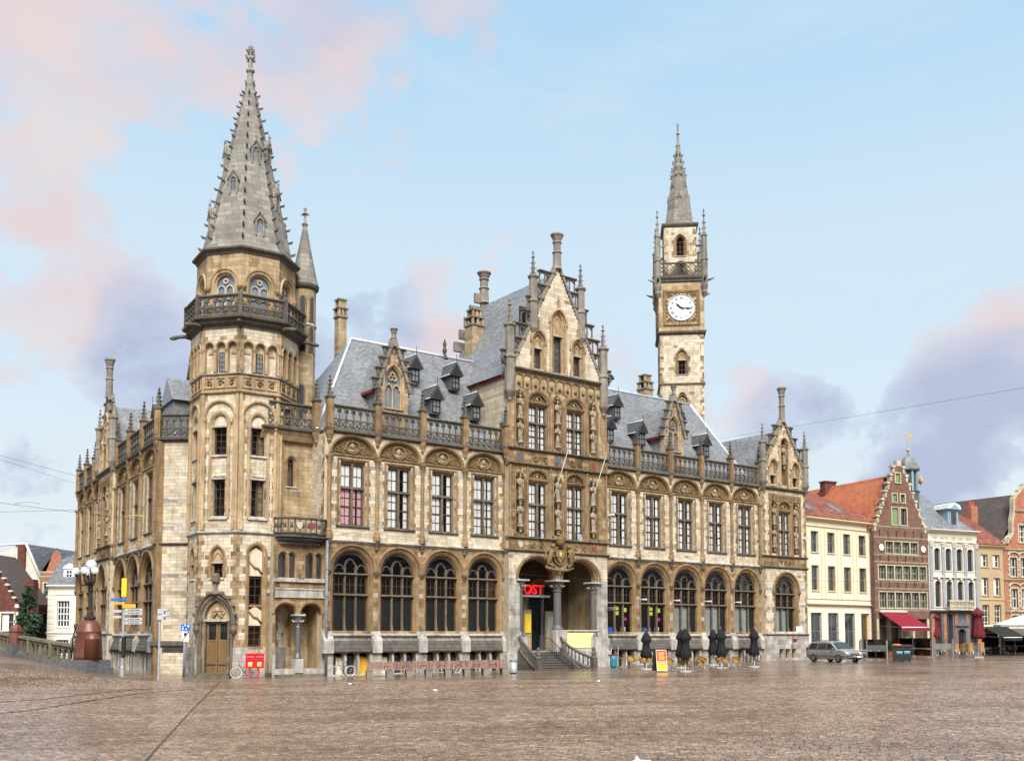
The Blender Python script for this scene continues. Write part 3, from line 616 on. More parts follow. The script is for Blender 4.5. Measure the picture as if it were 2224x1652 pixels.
def _statue(M, par, pose):
    m = MB(); n = 14; vs = []; prof = [(0.20, 0.0), (0.235, 0.12), (0.215, 0.5), (0.19, 0.8), (0.165, 0.97), (0.19, 1.15), (0.215, 1.3), (0.195, 1.4), (0.075, 1.46), (0.065, 1.53)]
    for j, (r, z) in enumerate(prof):
        for k in range(n):
            q = 2 * pi * k / n; f = 1 + (0.13 * math.sin(q * 5 + j * 0.5 + pose) if j < 5 else 0.02 * math.sin(q * 3)); lean = 0.04 * math.sin(z * 2 + pose)
            vs.append((r * f * math.cos(q) + lean, r * f * 0.75 * math.sin(q), z))
    m.add(vs, [(j * n + k, j * n + (k + 1) % n, (j + 1) * n + (k + 1) % n, (j + 1) * n + k) for j in range(len(prof) - 1) for k in range(n)] + [tuple(range(n))], 0, 0, True)
    m.ball((0.02, 0.03, 1.63), 0.105, 0, 10, 7, 0.85, 1, 1.2); m.ball((0.02, -0.01, 1.68), 0.11, 0, 8, 6, 0.95, 1, 0.9); m.lathe([(0.0, 1.55), (0.02, 1.6), (0.02, 1.63), (0.0, 1.66)], 4, (0.02, 0.14), 0, 0)
    hold = (-1) ** pose
    m.tube([(-0.2, 0, 1.36), (-0.26, 0.04, 1.1), (-0.1, 0.2, 0.98 + 0.1 * hold)], [0.075, 0.065, 0.05], 7); m.tube([(0.2, 0, 1.36), (0.25, 0.05, 1.12), (0.1, 0.2, 1.12 - 0.08 * hold)], [0.075, 0.065, 0.05], 7)
    if pose == 1: m.tube([(0.12, 0.22, 1.3), (0.14, 0.22, 0.1)], 0.025, 5)
    if pose == 0: m.box(-0.1, 0.1, 0.17, 0.26, 0.98, 1.2)
    m.tube([(-0.1, 0.14, 1.3), (0.06, 0.19, 0.9), (0.12, 0.17, 0.35)], [0.05, 0.06, 0.03], 5)
    r = part(m, 'statue', 'stone_statue', par, M)
    c = MB(); c.lathe([(0.05, -0.55), (0.12, -0.45), (0.1, -0.36), (0.2, -0.18), (0.3, -0.1), (0.3, -0.02), (0.22, 0.0)], 8, (0, 0.02), 0.39, 0); part(c, 'console', 'stone_statue', r, M)
    return r
statue = Proto(_statue)
def _niche(M, par, hw, h):                                                    # shallow niche with pointed head, shafts and hanging tracery
    m = MB(); zs = h - hw * 1.5
    m.sweep(archpath(hw, 0, zs, hw * 1.5, 8), [(0, -0.34), (0, -0.1), (0.03, -0.06), (0.06, 0.03), (0.12, 0.03)], 0)
    p = archpath(hw, 0, zs, hw * 1.5, 8); m.add([(u, 0.34, z) for u, z in p], [tuple(range(len(p)))], 1)
    for s in (-1, 1): m.lathe([(0.07, 0), (0.07, 0.12), (0.05, 0.2), (0.05, zs - 0.15), (0.085, zs), (0.085, zs + 0.08)], 8, (s * (hw + 0.08), 0.06), 0, 0)
    for k in range(5): q = pi * (k + 0.5) / 5; m.ball((hw * 0.8 * math.cos(q), -0.08, zs + hw * 1.1 * math.sin(q)), 0.07, 0, 6, 4)
    pinnacle_on(m, (0, 0.02), h - 0.1, 0.12, 0.75, 0)
    return part(m, 'niche', ['stone_brown', 'stone_carved'], par, M)
niche = Proto(_niche)
def colonnette(F, u, v, z0, z1, r=0.13, par=None):
    m = MB(); m.lathe([(r * 1.9, z0), (r * 1.9, z0 + 0.3), (r * 1.4, z0 + 0.42), (r * 1.5, z0 + 0.55), (r, z0 + 0.7), (r, z1 - 0.5), (r * 1.25, z1 - 0.46), (r, z1 - 0.4), (r * 1.5, z1 - 0.2), (r * 2.1, z1 - 0.06), (r * 2.1, z1)], 10, (u, v), pi / 10, 0)
    return P(m, 'colonnette', 'stone_brown', F)
ring_bolts = MB()
# ---- a run of bays ----------------------------------------------------
def wing(F, cols, kinds1, kinds2, ends=(1, 1), basement=True, base_drop=0.6):
    u0, u1 = cols[0], cols[-1]; bays = [((a + b) / 2, b - a) for a, b in zip(cols, cols[1:])]
    bh = [Hole(c + d, 0.4, 0.1, 1.3) for c, w_ in bays for d in (-0.95, 0, 0.95)] if basement else []
    P(wall(F, u0, u1, -base_drop, 1.5, bh, 0.12, 0.6, 0.36, 'grey', ends=(0, 0)), 'basement_wall', 'mortar', F)
    for h in bh:
        m = MB(); m.box(h.c - 0.42, h.c + 0.42, -0.5, -0.4, 0.05, 1.3); P(m, 'cellar_window', 'glass_dark', F)
        b = MB(); b.box(h.c + 0.4, h.c + 0.55, -0.1, 0.15, 0.08, 1.18); P(b, 'cellar_pier', 'stone_grey', F)
        q = MB(); q.ball((h.c - 0.47, 0.2, 1.5), 0.085, 0, 7, 5); P(q, 'carved_knob', 'stone_dark', F)
    m = MB(); m.strip(u0, u1, [(0, 1.5), (0.24, 1.5), (0.34, 1.58), (0.34, 1.68), (0.26, 1.74), (0.26, 1.82), (0.16, 2.02), (0.16, 2.1), (0.06, 2.32), (0, 2.32)]); P(m, 'plinth_moulding', 'stone_dark', F)
    hw1 = [w_ / 2 - 0.5 for c, w_ in bays]
    P(wall(F, u0, u1, 2.32, 8.82, [Hole(c, h, 2.82, 8.28 - h, h, 0.2) for (c, w_), h in zip(bays, hw1)], 0, 0.55, 0.325, 'brown', bands=(3.95, 5.5, 6.85, 2.5)), 'ground_floor_wall', 'mortar', F)
    m = MB(); m.strip(u0 - 0.05, u1 + 0.05, [(-0.05, 8.82), (0.06, 8.82), (0.12, 8.9), (0.2, 8.94), (0.2, 9.0), (0.1, 9.06), (-0.05, 9.06)]); P(m, 'string_course', 'stone_grey', F)
    P(wall(F, u0, u1, 9.06, 14.62, [Hole(c, 0.93, 9.98, 14.26) for c, w_ in bays], 0, 0.5, 0.232, 'white', bands=(11.95, 13.95, 10.0)), 'first_floor_wall', 'mortar', F)
    m = MB(); m.strip(u0, u1, [(-0.3, 14.62), (0.04, 14.62), (0.1, 14.7), (0.1, 14.78), (0.02, 14.8), (-0.3, 14.82)]); P(m, 'ledge', 'stone_brown', F)
    P(wall(F, u0, u1, 14.8, 16.14, [Hole(c, w_ / 2 - 0.22, 14.7, 14.8, 1.2, 0.03) for c, w_ in bays], 0.06, 0.5, 0.19, 'white', ends=(0, 0)), 'spandrel_wall', 'mortar', F)
    m = MB(); m.strip(u0 - 0.05, u1 + 0.05, [(-0.6, 16.12), (0.1, 16.12), (0.2, 16.22), (0.3, 16.26), (0.3, 16.36), (0.2, 16.42), (-0.9, 16.42), (-0.9, 16.12)]); P(m, 'cornice', 'stone_dark', F)
    for i, (c, w_) in enumerate(bays):
        arched_window(F @ T(c, 0, 2.82), PO, round(hw1[i], 2), round(8.28 - hw1[i] - 2.82, 2), kinds1[i % len(kinds1)])
        cross_window(F @ T(c, 0, 10.05), PO, 1.82, 4.2, kinds2[i % len(kinds2)])
        relief(F @ T(c, 0.06, 14.8), PO, round(w_ / 2 - 0.24, 2), 1.18)
        balustrade(F @ T(c, -0.02, 16.42), PO, round(w_ - 0.44, 2), 1.68, 6)
    for i, c in enumerate(cols):
        colonnette(F, c, 0.1, 9.06, 14.62)
        m = MB(); m.strip(c - 0.36, c + 0.36, [(-0.1, 1.5), (0.37, 1.5), (0.37, 2.3), (0.1, 2.75), (0.05, 2.95), (-0.1, 2.95)]); P(m, 'pier_base', 'stone_grey', F)
        pinnacle_post(F @ T(c, 0, 16.36), PO, 2.1, 0)
        m = MB(); m.lathe([(0.03, 8.35), (0.14, 8.5), (0.12, 8.6), (0.2, 8.76), (0.24, 8.84)], 8, (c, 0.08), 0, 0); P(m, 'corbel', 'stone_trim', F)
    m = MB()
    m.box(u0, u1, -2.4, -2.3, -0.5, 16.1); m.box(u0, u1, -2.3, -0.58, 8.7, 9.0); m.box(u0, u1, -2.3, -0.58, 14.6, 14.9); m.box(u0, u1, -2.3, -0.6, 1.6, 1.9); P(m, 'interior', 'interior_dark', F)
cl = [-0.15 + 3.6 * i for i in range(5)]; cr = [24.0 + 3.82 * i for i in range(6)]
wing(FR, cl, ['dark'], ['pink', 'half', 'half', 'white'])
wing(FR, cr, ['open', 'open2', 'pale', 'pale', 'pale'], ['half', 'white', 'half', 'half', 'white'])
wing(LF, [-14.9, -10.4, -6.0, -1.55], ['dark'], ['half', 'white'])
wing(LF, [-32.4, -28.5, -24.6, -20.6], ['dark'], ['half', 'white'])
mat('stone_step_dark', (0.15, 0.132, 0.112), (0.10, 0.087, 0.072), 0.85, 2.0, streak=(0.05, 0.043, 0.035), sk=0.6, bump=0.4, bscale=24, var=0.4)
# ---- stepped gables ---------------------------------------------------
def pcol(F, u, v, z0, z1, r=0.4, top=2.0, corbel=True):                         # octagonal buttress shaft with a pinnacle
    m = MB(); p = []
    if corbel: p += [(0.05, z0 - 1.0), (0.2, z0 - 0.75), (0.14, z0 - 0.65), (r * 1.1, z0 - 0.2), (r * 1.2, z0 - 0.05)]
    h = z1 - z0; p += [(r, z0), (r, z0 + h * 0.48), (r * 1.2, z0 + h * 0.48 + 0.04), (r * 1.2, z0 + h * 0.48 + 0.14), (r * 0.92, z0 + h * 0.5 + 0.2), (r * 0.92, z1 - 0.2), (r * 1.25, z1 - 0.05), (r * 1.25, z1 + 0.06)]
    m.lathe(p, 8, (u, v), pi / 8, 0); pinnacle_on(m, (u, v), z1 + 0.06, r * 0.75, top, 0)
    return P(m, 'gable_shaft', 'stone_pinnacle', F)
def chimney_top(m, u, v, z0, z1, r):
    h = z1 - z0; m.lathe([(r * 1.15, z0), (r, z0 + 0.2), (r * 0.9, z0 + h * 0.45), (r * 1.15, z0 + h * 0.47), (r * 0.85, z0 + h * 0.52), (r * 0.85, z0 + h * 0.72), (r * 1.1, z0 + h * 0.76), (r * 0.9, z0 + h * 0.8), (r * 1.3, z0 + h * 0.94), (r * 1.5, z0 + h * 0.96), (r * 1.5, z1)], 8, (u, v), pi / 8, 0)
def gable_steps(F, v, ul, ur, z0, ua, za, n, wid, skip=()):
    for sgn, ub in ((-1, ul), (1, ur)):
        sl = (ua - ub) / (za - z0); dz = (za - z0) / (n + 0.35)
        c = MB(); c.prism([(ub - sgn * -0.0, z0), (ub + sgn * 0.26, z0), (ua + sgn * 0.13, za + 0.45), (ua, za + 0.25)], v - 0.35, v + 0.16); P(c, 'coping', 'stone_pinnacle', F)
        for k in range(n):
            if (sgn, k) in skip: continue
            zt = z0 + dz * (k + 1); ue = ub + sl * (zt - z0); uo = ub + sl * (zt - dz - z0) + sgn * wid; m = MB(); a, b = sorted((uo + sgn * 0.14, ue))
            m.strip(a, b, [(v - 0.2, zt), (v + 0.2, zt), (v + 0.2, zt - 0.06), (v + 0.1, zt - 0.16), (v - 0.1, zt - 0.16), (v - 0.2, zt - 0.06)])
            m.lathe([(0.11, zt - dz), (0.075, zt - dz + 0.12), (0.065, zt - 0.3), (0.12, zt - 0.16)], 6, (uo, v), 0)
            mid = (uo + ue) / 2
            for f in (0.33, 0.66): uu = uo + (ue - uo) * f; m.lathe([(0.075, max(zt - dz, z0 + (uu - ub) / sl)), (0.06, zt - 0.3), (0.1, zt - 0.16)], 6, (uu, v), 0)
            h = abs(ue - uo) / 2; 
            for s2 in (-1, 1): m.sweep(sh(arc(h / 2, zt - 0.42, 0.24, 4), mid + s2 * h / 2), [(-0.03, v - 0.08), (-0.03, v + 0.08), (0.05, v + 0.08), (0.05, v - 0.08)])
            crocket(m, (ue + mid) / 2 + sgn * 0.1, v, zt - dz * 0.75, 0.28, sgn, 0)
            P(m, 'gable_step', 'stone_step_dark', F)
# ---- centre bay -------------------------------------------------------
CV = 0.7; U0, U1, UC = 14.15, 23.85, 18.85; FC = FR @ T(0, CV, 0)
A1, A2, AH = 16.85, 21.1, 1.68
P(wall(FC, U0, U1, 6.9, 8.9, [Hole(A1, AH, 2, 6.9, 1.5, 0.14), Hole(A2, AH, 2, 6.9, 1.5, 0.14)], 0, 0.7, 0.25, 'white', ends=(0, 0)), 'porch_wall', 'mortar', FC)
for a, b in ((U0, A1 - AH), (A2 + AH, U1)): P(wall(FC, a, b, -0.4, 6.9, [], 0, 0.7, 0.46, 'grey'), 'porch_pier', 'mortar', FC)
for c in (A1, A2):
    m = MB(); m.sweep(arc(AH, 6.9, 1.5, 14), [(0, -0.7), (0, -0.2), (0.06, -0.16), (0.1, -0.02), (0.18, 0.0), (0.22, 0.09), (0.36, 0.09), (0.4, -0.02)], 0); P(m, 'porch_arch', 'stone_brown', FC @ T(c, 0, 0))
def _pcolumn(M, par, r, z0, z1):
    m = MB(); m.box(-r * 1.7, r * 1.7, -r * 1.7, r * 1.7, 0, z0, 1); m.lathe([(r * 1.5, z0), (r * 1.5, z0 + 0.1), (r * 1.15, z0 + 0.28), (r, z0 + 0.36), (r * 0.95, z1 - 0.9), (r * 1.2, z1 - 0.86), (r, z1 - 0.78), (r * 1.25, z1 - 0.5), (r * 1.75, z1 - 0.22), (r * 1.75, z1 - 0.1)], 14, (0, 0), 0, 0)
    m.box(-r * 2.1, r * 2.1, -r * 2.1, r * 2.1, z1 - 0.12, z1, 1)
    for k in range(8): q = k * pi / 4; crocket(m, r * 1.2 * math.cos(q), r * 1.2 * math.sin(q), z1 - 0.5, 0.2, math.cos(q), math.sin(q), 1)
    return part(m, 'porch_column', ['granite', 'stone_grey'], par, M)
mat('granite', (0.075, 0.07, 0.066), (0.12, 0.115, 0.11), 0.35, 20, spec=0.5)
pcolumn = Proto(_pcolumn)
pcolumn(FC @ T(18.97, -0.3, 0), PO, 0.32, 3.1, 6.9)
for u in (15.35, 22.6): pcolumn(FC @ T(u, -0.3, 0), PO, 0.26, 2.6, 6.85)
m = MB(); m.box(U0 - 0.2, 19.6, -4.6, 0.1, -0.3, 1.45, 0); m.box(19.6, U1 + 0.1, -4.6, 0.32, -0.3, 1.5, 0); P(m, 'porch_floor', 'stone_grey', FC)
m = MB(); m.box(U0, U1, -4.7, -4.5, 1.45, 8.7, 0); m.box(U0, U0 + 0.25, -4.5, -0.7, 1.45, 8.7, 1); m.box(U1 - 0.3, U1, -4.5, -0.7, 1.45, 8.7, 1); m.box(U0, U1, -4.6, -0.7, 8.55, 8.8, 0); P(m, 'porch_interior', ['interior_brown', 'stone_tan'], FC)
for c in (16.6, 20.5):                                                            # glazed doors at the back of the porch
    m = MB(); m.sweep(sh(archpath(1.5, 1.45, 5.6, 1.4, 8), c), [(-0.12, -4.45), (-0.12, -4.3), (0.05, -4.3), (0.15, -4.2), (0.3, -4.2)], 0); m.box(c - 1.4, c + 1.4, -4.45, -4.3, 4.9, 5.05, 1); m.box(c - 0.05, c + 0.05, -4.45, -4.3, 1.45, 5, 1)
    d = P(m, 'porch_door', ['stone_brown', 'iron'], FC)
    g = MB(); g.add([(u, 4.4, z) for u, z in sh(archpath(1.4, 1.5, 5.6, 1.3, 8), c)], [tuple(range(19))]); part(g, 'pane', 'glass_dark', d, FC)
for u in (18.05, 20.1, 21.6):
    m = MB(); m.lathe([(0.26, 1.45), (0.26, 2.6), (0.17, 2.75), (0.15, 6.3), (0.26, 6.6), (0.26, 6.75)], 10, (u, -3.6), 0); P(m, 'inner_shaft', 'granite', FC)
m = MB(); m.box(17.45, 18.0, -2.4, -2.34, 2.9, 4.35); P(m, 'poster', 'yellow', FC, label='yellow notice board in the porch')
m = MB(); m.box(20.1, 20.95, -3.0, -2.94, 2.7, 4.2); P(m, 'poster', 'galv', FC)
m = MB(); m.box(17.35, 18.1, -2.5, -2.4, 1.45, 4.7); m.box(19.95, 21.1, -3.1, -3.0, 1.45, 4.6); P(m, 'notice_stand', 'stone_tan', FC)
def text_mesh(body, size, ext=0.02, align='CENTER', bold=0.0):
    cu = bpy.data.curves.new('text', 'FONT'); cu.body = body; cu.size = size; cu.extrude = ext; cu.align_x = align; cu.offset = bold; cu.resolution_u = 3
    o = bpy.data.objects.new('text', cu); COL.objects.link(o); bpy.context.view_layer.update()
    me = bpy.data.meshes.new_from_object(o); bpy.data.objects.remove(o); me.transform(Matrix.Rotation(pi / 2, 4, 'X')); return me
def text(body, size, mt, parent, M, name='lettering', ext=0.02, align='CENTER', bold=0.0):
    me = text_mesh(body, size, ext, align, bold); me.materials.clear(); me.materials.append(MATS[mt]); return part(me, name, None, parent, M)
def lat(F, u, z, v): return F @ T(u, v, z)
text('POST', 1.02, 'red_gloss', PO, FC @ T(17.0, -1.15, 5.82), 'sign_letters', 0.12, 'CENTER', 0.03)
m = MB(); m.box(15.2, 18.9, -1.3, -1.1, 5.6, 5.76); P(m, 'sign_beam', 'steel', FC)
mat('stone_step', (0.12, 0.108, 0.095), (0.08, 0.072, 0.062), 0.6, 3.0, streak=(0.05, 0.045, 0.04), sk=0.5)
# stairs up to the left arch
for k in range(8):
    m = MB(); v1 = 0.1 + (8 - k) * 0.31; e = 0.16 * (8 - k) * 0.75; m.box(15.0 - e * 0.2, 18.75 + e * 0.9, -0.2, v1, -0.3 + 0.001 * k, 0.15 + k * 0.178); m.box(15.0 - e * 0.2 - 0.03, 18.75 + e * 0.9 + 0.03, -0.2, v1 + 0.05, 0.152 + k * 0.178, 0.2 + k * 0.178); P(m, 'step', 'stone_step', FC)
def stair_side(us, side):
    m = MB(); n = 9; pts = []
    for k in range(n + 1):
        t = k / n; pts.append((us + side * (0.1 + 1.15 * t * t), 0.25 + 2.35 * t, 2.55 - 1.55 * t ** 0.8))
    m.tube([(a, b, c) for a, b, c in pts], 0.11, 6, 0)
    m.tube([(a, b, c - 0.85 if c - 0.85 > 0.25 else 0.25) for a, b, c in pts], 0.13, 6, 0)
    b = P(m, 'stair_balustrade', 'stone_step', FC)
    for k in range(1, n):
        a, v, c = pts[k]; q = MB(); q.lathe([(0.09, max(0.25, c - 0.85)), (0.05, max(0.3, c - 0.7)), (0.08, c - 0.45), (0.05, c - 0.2), (0.09, c)], 8, (a, v)); part(q, 'baluster', 'stone_step', b, FC)
    a, v, c = pts[-1]; q = MB(); q.box(a - 0.2, a + 0.2, v - 0.05, v + 0.35, 0, c - 0.05); q.lathe([(0.2, c - 0.05), (0.24, c + 0.05), (0.16, c + 0.15), (0.2, c + 0.35), (0.13, c + 0.55), (0.14, c + 0.7), (0.02, c + 0.85)], 8, (a, v + 0.15)); part(q, 'newel_beast', 'stone_step', b, FC)
    g = MB(); g.prism([(0, 0.0), (2.5, 0.0), (2.5, 0.3), (0.3, 1.5), (0, 1.5)], us + side * 0.05 - 0.08, us + side * 0.05 + 0.08); part(g, 'string_wall', 'stone_step', b, FC @ RZ(0) @ Matrix(((0, -1, 0, 0), (-1, 0, 0, 0), (0, 0, 1, 0), (0, 0, 0, 1))))
stair_side(14.95, -1 * 0.15); stair_side(18.75, 1)
m = MB()
for v in (0,):
    pts = [(17.55, 0.0, 2.5), (17.6, 0.35, 2.5), (17.75, 1.5, 1.75), (17.9, 2.7, 1.0), (17.9, 2.85, 0.2)]; m.tube(pts, 0.03, 6); m.tube([(a, b, c - 0.8) for a, b, c in pts[:4]], 0.02, 5)
    for k in range(13): t = k / 12; a, b, c = 17.55 + 0.35 * t, 0.1 + 2.6 * t, 2.5 - 1.45 * t; m.tube([(a, b, c), (a, b, c - 0.85)], 0.014, 4)
P(m, 'handrail', 'iron', FC)
m = MB(); m.box(19.5, 22.9, -0.25, -0.1, 1.5, 2.95); m.strip(19.3, 23.0, [(-0.35, 2.95), (0, 2.95), (0.05, 3.02), (0.0, 3.1), (-0.35, 3.1)]); P(m, 'parapet', 'stone_grey', FC)
plain('pale_yellow', (0.80, 0.78, 0.30), 0.6); m = MB(); m.box(19.45, 22.75, -0.08, -0.05, 1.75, 2.9); P(m, 'banner', 'pale_yellow', FC, label='blank pale yellow banner on the porch parapet')
# first and second floors of the centre bay
NI = [15.2, 18.82, 22.4]; WC = [16.95, 20.6]
def strip(F, u0, u1, z, h, o, mt, name='string_course', v0=-0.3):
    m = MB(); m.strip(u0, u1, [(v0, z), (0.02, z), (o * 0.6, z + h * 0.45), (o, z + h * 0.6), (o, z + h * 0.9), (o * 0.4, z + h), (v0, z + h)]); return P(m, name, mt, F)
strip(FC, U0 - 0.12, U1 + 0.12, 8.85, 0.24, 0.22, 'stone_trim'); strip(FC, U0 - 0.1, U1 + 0.1, 9.82, 0.2, 0.2, 'stone_trim'); strip(FC, U0 - 0.12, U1 + 0.12, 15.35, 0.26, 0.24, 'stone_trim'); strip(FC, U0 - 0.12, U1 + 0.12, 16.5, 0.24, 0.22, 'stone_trim')
P(wall(FC, U0, U1, 9.05, 9.85, [], 0, 0.5, 0.4, 'brown'), 'frieze_wall', 'mortar', FC)
P(wall(FC, U0, U1, 9.98, 15.38, [Hole(c, 0.9, 9.98, 14.25, 0.75) for c in WC] + [Hole(c, 0.42, 10.3, 14.3, 0.6) for c in NI], 0, 0.5, 0.3, 'brown'), 'first_floor_wall', 'mortar', FC)
P(wall(FC, U0, U1, 15.58, 16.52, [], 0, 0.5, 0.31, 'brown'), 'frieze_wall', 'mortar', FC)
P(wall(FC, U0, U1, 16.7, 22.5, [Hole(c, 0.88, 16.7, 20.15, 0.8) for c in WC] + [Hole(c, 0.42, 16.95, 20.5, 0.6) for c in NI], 0, 0.5, 0.3, 'tan'), 'second_floor_wall', 'mortar', FC)
for i, c in enumerate(WC):
    cross_window(FC @ T(c, 0, 10.05), PO, 1.74, 4.15, 'white' if i else 'half'); cross_window(FC @ T(c, 0, 16.75), PO, 1.72, 3.35, 'white')
    relief(FC @ T(c, 0.0, 14.3), PO, 0.98, 0.78); relief(FC @ T(c, 0.0, 20.2), PO, 0.98, 0.85)
pz = 0
for c in NI:
    niche(FC @ T(c, 0, 10.2), PO, 0.42, 4.6); niche(FC @ T(c, 0, 16.85), PO, 0.42, 4.1)
    for z in (10.85, 12.95): statue(FC @ T(c, 0.02, z), PO, pz % 3); pz += 1
    for z in (17.15, 19.0): statue(FC @ T(c, 0.02, z), PO, pz % 3); pz += 1
for u in (U0 + 0.1, 15.85, 18.05, 19.6, 21.75, U1 - 0.1):
    m = MB(); m.lathe([(0.11, 9.98), (0.11, 10.5), (0.075, 10.6), (0.075, 15.1), (0.13, 15.35)], 8, (u, 0.06)); m.lathe([(0.1, 16.72), (0.1, 17.1), (0.07, 17.2), (0.07, 21.1), (0.12, 21.3)], 8, (u, 0.06)); P(m, 'shaft', 'stone_brown', FC)
for (a, b, z0, z1, k) in ((16.2, 18.0, 15.65, 16.45, 1), (19.8, 21.5, 15.65, 16.45, 2), (16.0, 17.6, 9.1, 9.8, 3), (20.2, 21.8, 9.1, 9.8, 4)):
    m = MB(); panel_relief(m, a, b, z0, z1, 0.03, 0, k); P(m, 'carved_panel', 'stone_carved', FC)
m = MB()
for k in range(12):                                                                # tracery frieze under the gable
    u = U0 + 0.5 + k * (U1 - U0 - 1.0) / 11; m.box(u - 0.05, u + 0.05, 0, 0.1, 21.35, 22.4); 
    if k < 11: m.sweep(sh(arc(0.34, 22.05, 0.3, 4), u + 0.4), [(0, 0), (0, 0.09), (0.06, 0.09), (0.06, 0)]); m.ball((u + 0.4, 0.06, 21.65), 0.15, 0, 6, 4)
P(m, 'tracery_frieze', 'stone_carved', FC)
plain('shield_red', (0.22, 0.045, 0.035), 0.8); plain('shield_blue', (0.07, 0.11, 0.19), 0.8); plain('shield_white', (0.45, 0.42, 0.37), 0.8)
def shield(F, u, z, s, mt, v=0.05, name='shield'):
    m = MB(); m.prism([(u - s, z + s), (u + s, z + s), (u + s, z - s * 0.2), (u + s * 0.6, z - s * 0.9), (u, z - s * 1.25), (u - s * 0.6, z - s * 0.9), (u - s, z - s * 0.2)], 0, v); return P(m, name, mt, F)
for u, z, k in ((15.2, 9.45, 'shield_white'), (22.4, 9.45, 'shield_red'), (15.2, 16.05, 'shield_blue'), (18.82, 16.05, 'shield_blue'), (22.4, 16.05, 'shield_red')):
    shield(FC, u, z, 0.34, 'stone_carved', 0.06); shield(FC, u, z, 0.2, k, 0.1)
m = MB()                                                                           # royal arms with lion supporters
m.prism([(18.4, 9.2), (19.3, 9.2), (19.3, 8.75), (18.85, 8.1), (18.4, 8.75)], 0, 0.3, 1)
m.sweep([(18.85 + 0.62 * math.cos(k * pi / 8), 8.75 + 0.68 * math.sin(k * pi / 8)) for k in range(16)], [(-0.06, 0), (-0.05, 0.25), (0.05, 0.25), (0.06, 0)], 0, True)
for s in (-1, 1):
    m.tube([(18.85 + s * 1.15, 0.15, 7.85), (18.85 + s * 1.1, 0.22, 8.3), (18.85 + s * 0.95, 0.28, 8.8), (18.85 + s * 0.85, 0.3, 9.25)], [0.14, 0.19, 0.22, 0.16], 7, 0); m.ball((18.85 + s * 0.78, 0.34, 9.45), 0.2, 0, 8, 6)
    m.tube([(18.85 + s * 0.95, 0.3, 9.0), (18.85 + s * 0.6, 0.4, 9.05)], 0.08, 6, 0); m.tube([(18.85 + s * 1.0, 0.3, 8.7), (18.85 + s * 0.65, 0.4, 8.65)], 0.08, 6, 0); m.tube([(18.85 + s * 1.15, 0.2, 8.1), (18.85 + s * 0.8, 0.35, 8.0), (18.85 + s * 0.75, 0.35, 7.8)], 0.1, 6, 0)
    m.tube([(18.85 + s * 1.2, 0.15, 8.2), (18.85 + s * 1.5, 0.2, 8.5), (18.85 + s * 1.35, 0.2, 9.0)], [0.06, 0.05, 0.08], 5, 0)
m.lathe([(0.3, 9.55), (0.4, 9.75), (0.32, 9.8), (0.36, 10.0), (0.1, 10.2), (0.1, 10.35), (0.0, 10.45)], 10, (18.85, 0.25), 0, 0)
m.tube([(17.5, 0.12, 7.85), (18.2, 0.3, 7.65), (18.85, 0.3, 7.6), (19.5, 0.3, 7.65), (20.2, 0.12, 7.85)], 0.13, 6, 0)
m.ball((18.85, 0.32, 8.8), 0.2, 2, 8, 6, 0.7, 0.5, 1.2)
P(m, 'coat_of_arms', ['gilt', 'stone_carved', 'gold'], FC)
# ---- the big gable
strip(FC, U0 - 0.1, U1 + 0.1, 22.45, 0.4, 0.28, 'stone_trim', 'gable_cornice')
ga, gz0, gza = 18.9, 22.85, 31.2; gl_, gr_ = 14.55, 23.3
def gb(z): t = (z - gz0) / (gza - gz0); return gl_ + (ga - gl_) * t, gr_ + (ga - gr_) * t
GH = [Hole(18.9, 0.4, 22.9, 26.8, 0.85), Hole(16.95, 0.32, 22.95, 25.0, 0.6), Hole(20.85, 0.32, 22.95, 25.0, 0.6)]
P(wall(FC, gl_, gr_, gz0, gza, GH, 0, 0.5, 0.26, 'white', ends=(0, 0), bound=gb, lens=(0.45, 0.85)), 'gable_wall', 'mortar', FC)
lancet(FC @ T(18.9, 0, 22.95), PO, 0.38, 3.85, 0.8, 2, 6, 2.9)
for c in (16.95, 20.85): lancet(FC @ T(c, 0, 22.98), PO, 0.3, 2.0, 0.55, 2, 3, 1.6)
for c, zz, hw in ((18.9, 26.8, 0.75), (16.95, 25.0, 0.62), (20.85, 25.0, 0.62)):
    m = MB(); m.sweep(sh(arc(hw, zz, hw * 1.45, 8), c), [(0, -0.02), (0, 0.14), (0.1, 0.18), (0.2, 0.12), (0.22, -0.02)]); pinnacle_on(m, (c, 0.1), zz + hw * 1.45, 0.17, 1.15)
    for s in (-1, 1): m.lathe([(0.14, 22.85), (0.14, 23.2), (0.09, 23.3), (0.09, zz - 0.2), (0.16, zz)], 8, (c + s * hw, 0.05), 0)
    P(m, 'window_hood', 'stone_tan', FC)
gable_steps(FC, -0.1, gl_, gr_, gz0, ga, gza, 7, 0.95)
pcol(FC, U0 + 0.05, 0.05, 21.0, 25.9); pcol(FC, U1 - 0.35, 0.05, 21.0, 25.6); pcol(FC, 16.5, -0.05, 26.2, 30.1, 0.36); pcol(FC, 21.25, -0.05, 26.2, 30.1, 0.36)
m = MB(); chimney_top(m, ga, -0.1, 31.2, 34.0, 0.36); P(m, 'gable_chimney', 'stone_pinnacle', FC)
for s, u in ((-1, U0), (1, U1)):                                                     # carved volute where the gable meets the roof, and buttress post below
    m = MB(); scroll(m, (u + s * 0.35, 23.3, 0), 0.42, 1.4, s, 0, 0.13); P(m, 'volute', 'stone_dark', FC); pinnacle_post(FC @ T(u + s * 0.1, -0.3, 16.6), PO, 1.6, 0)
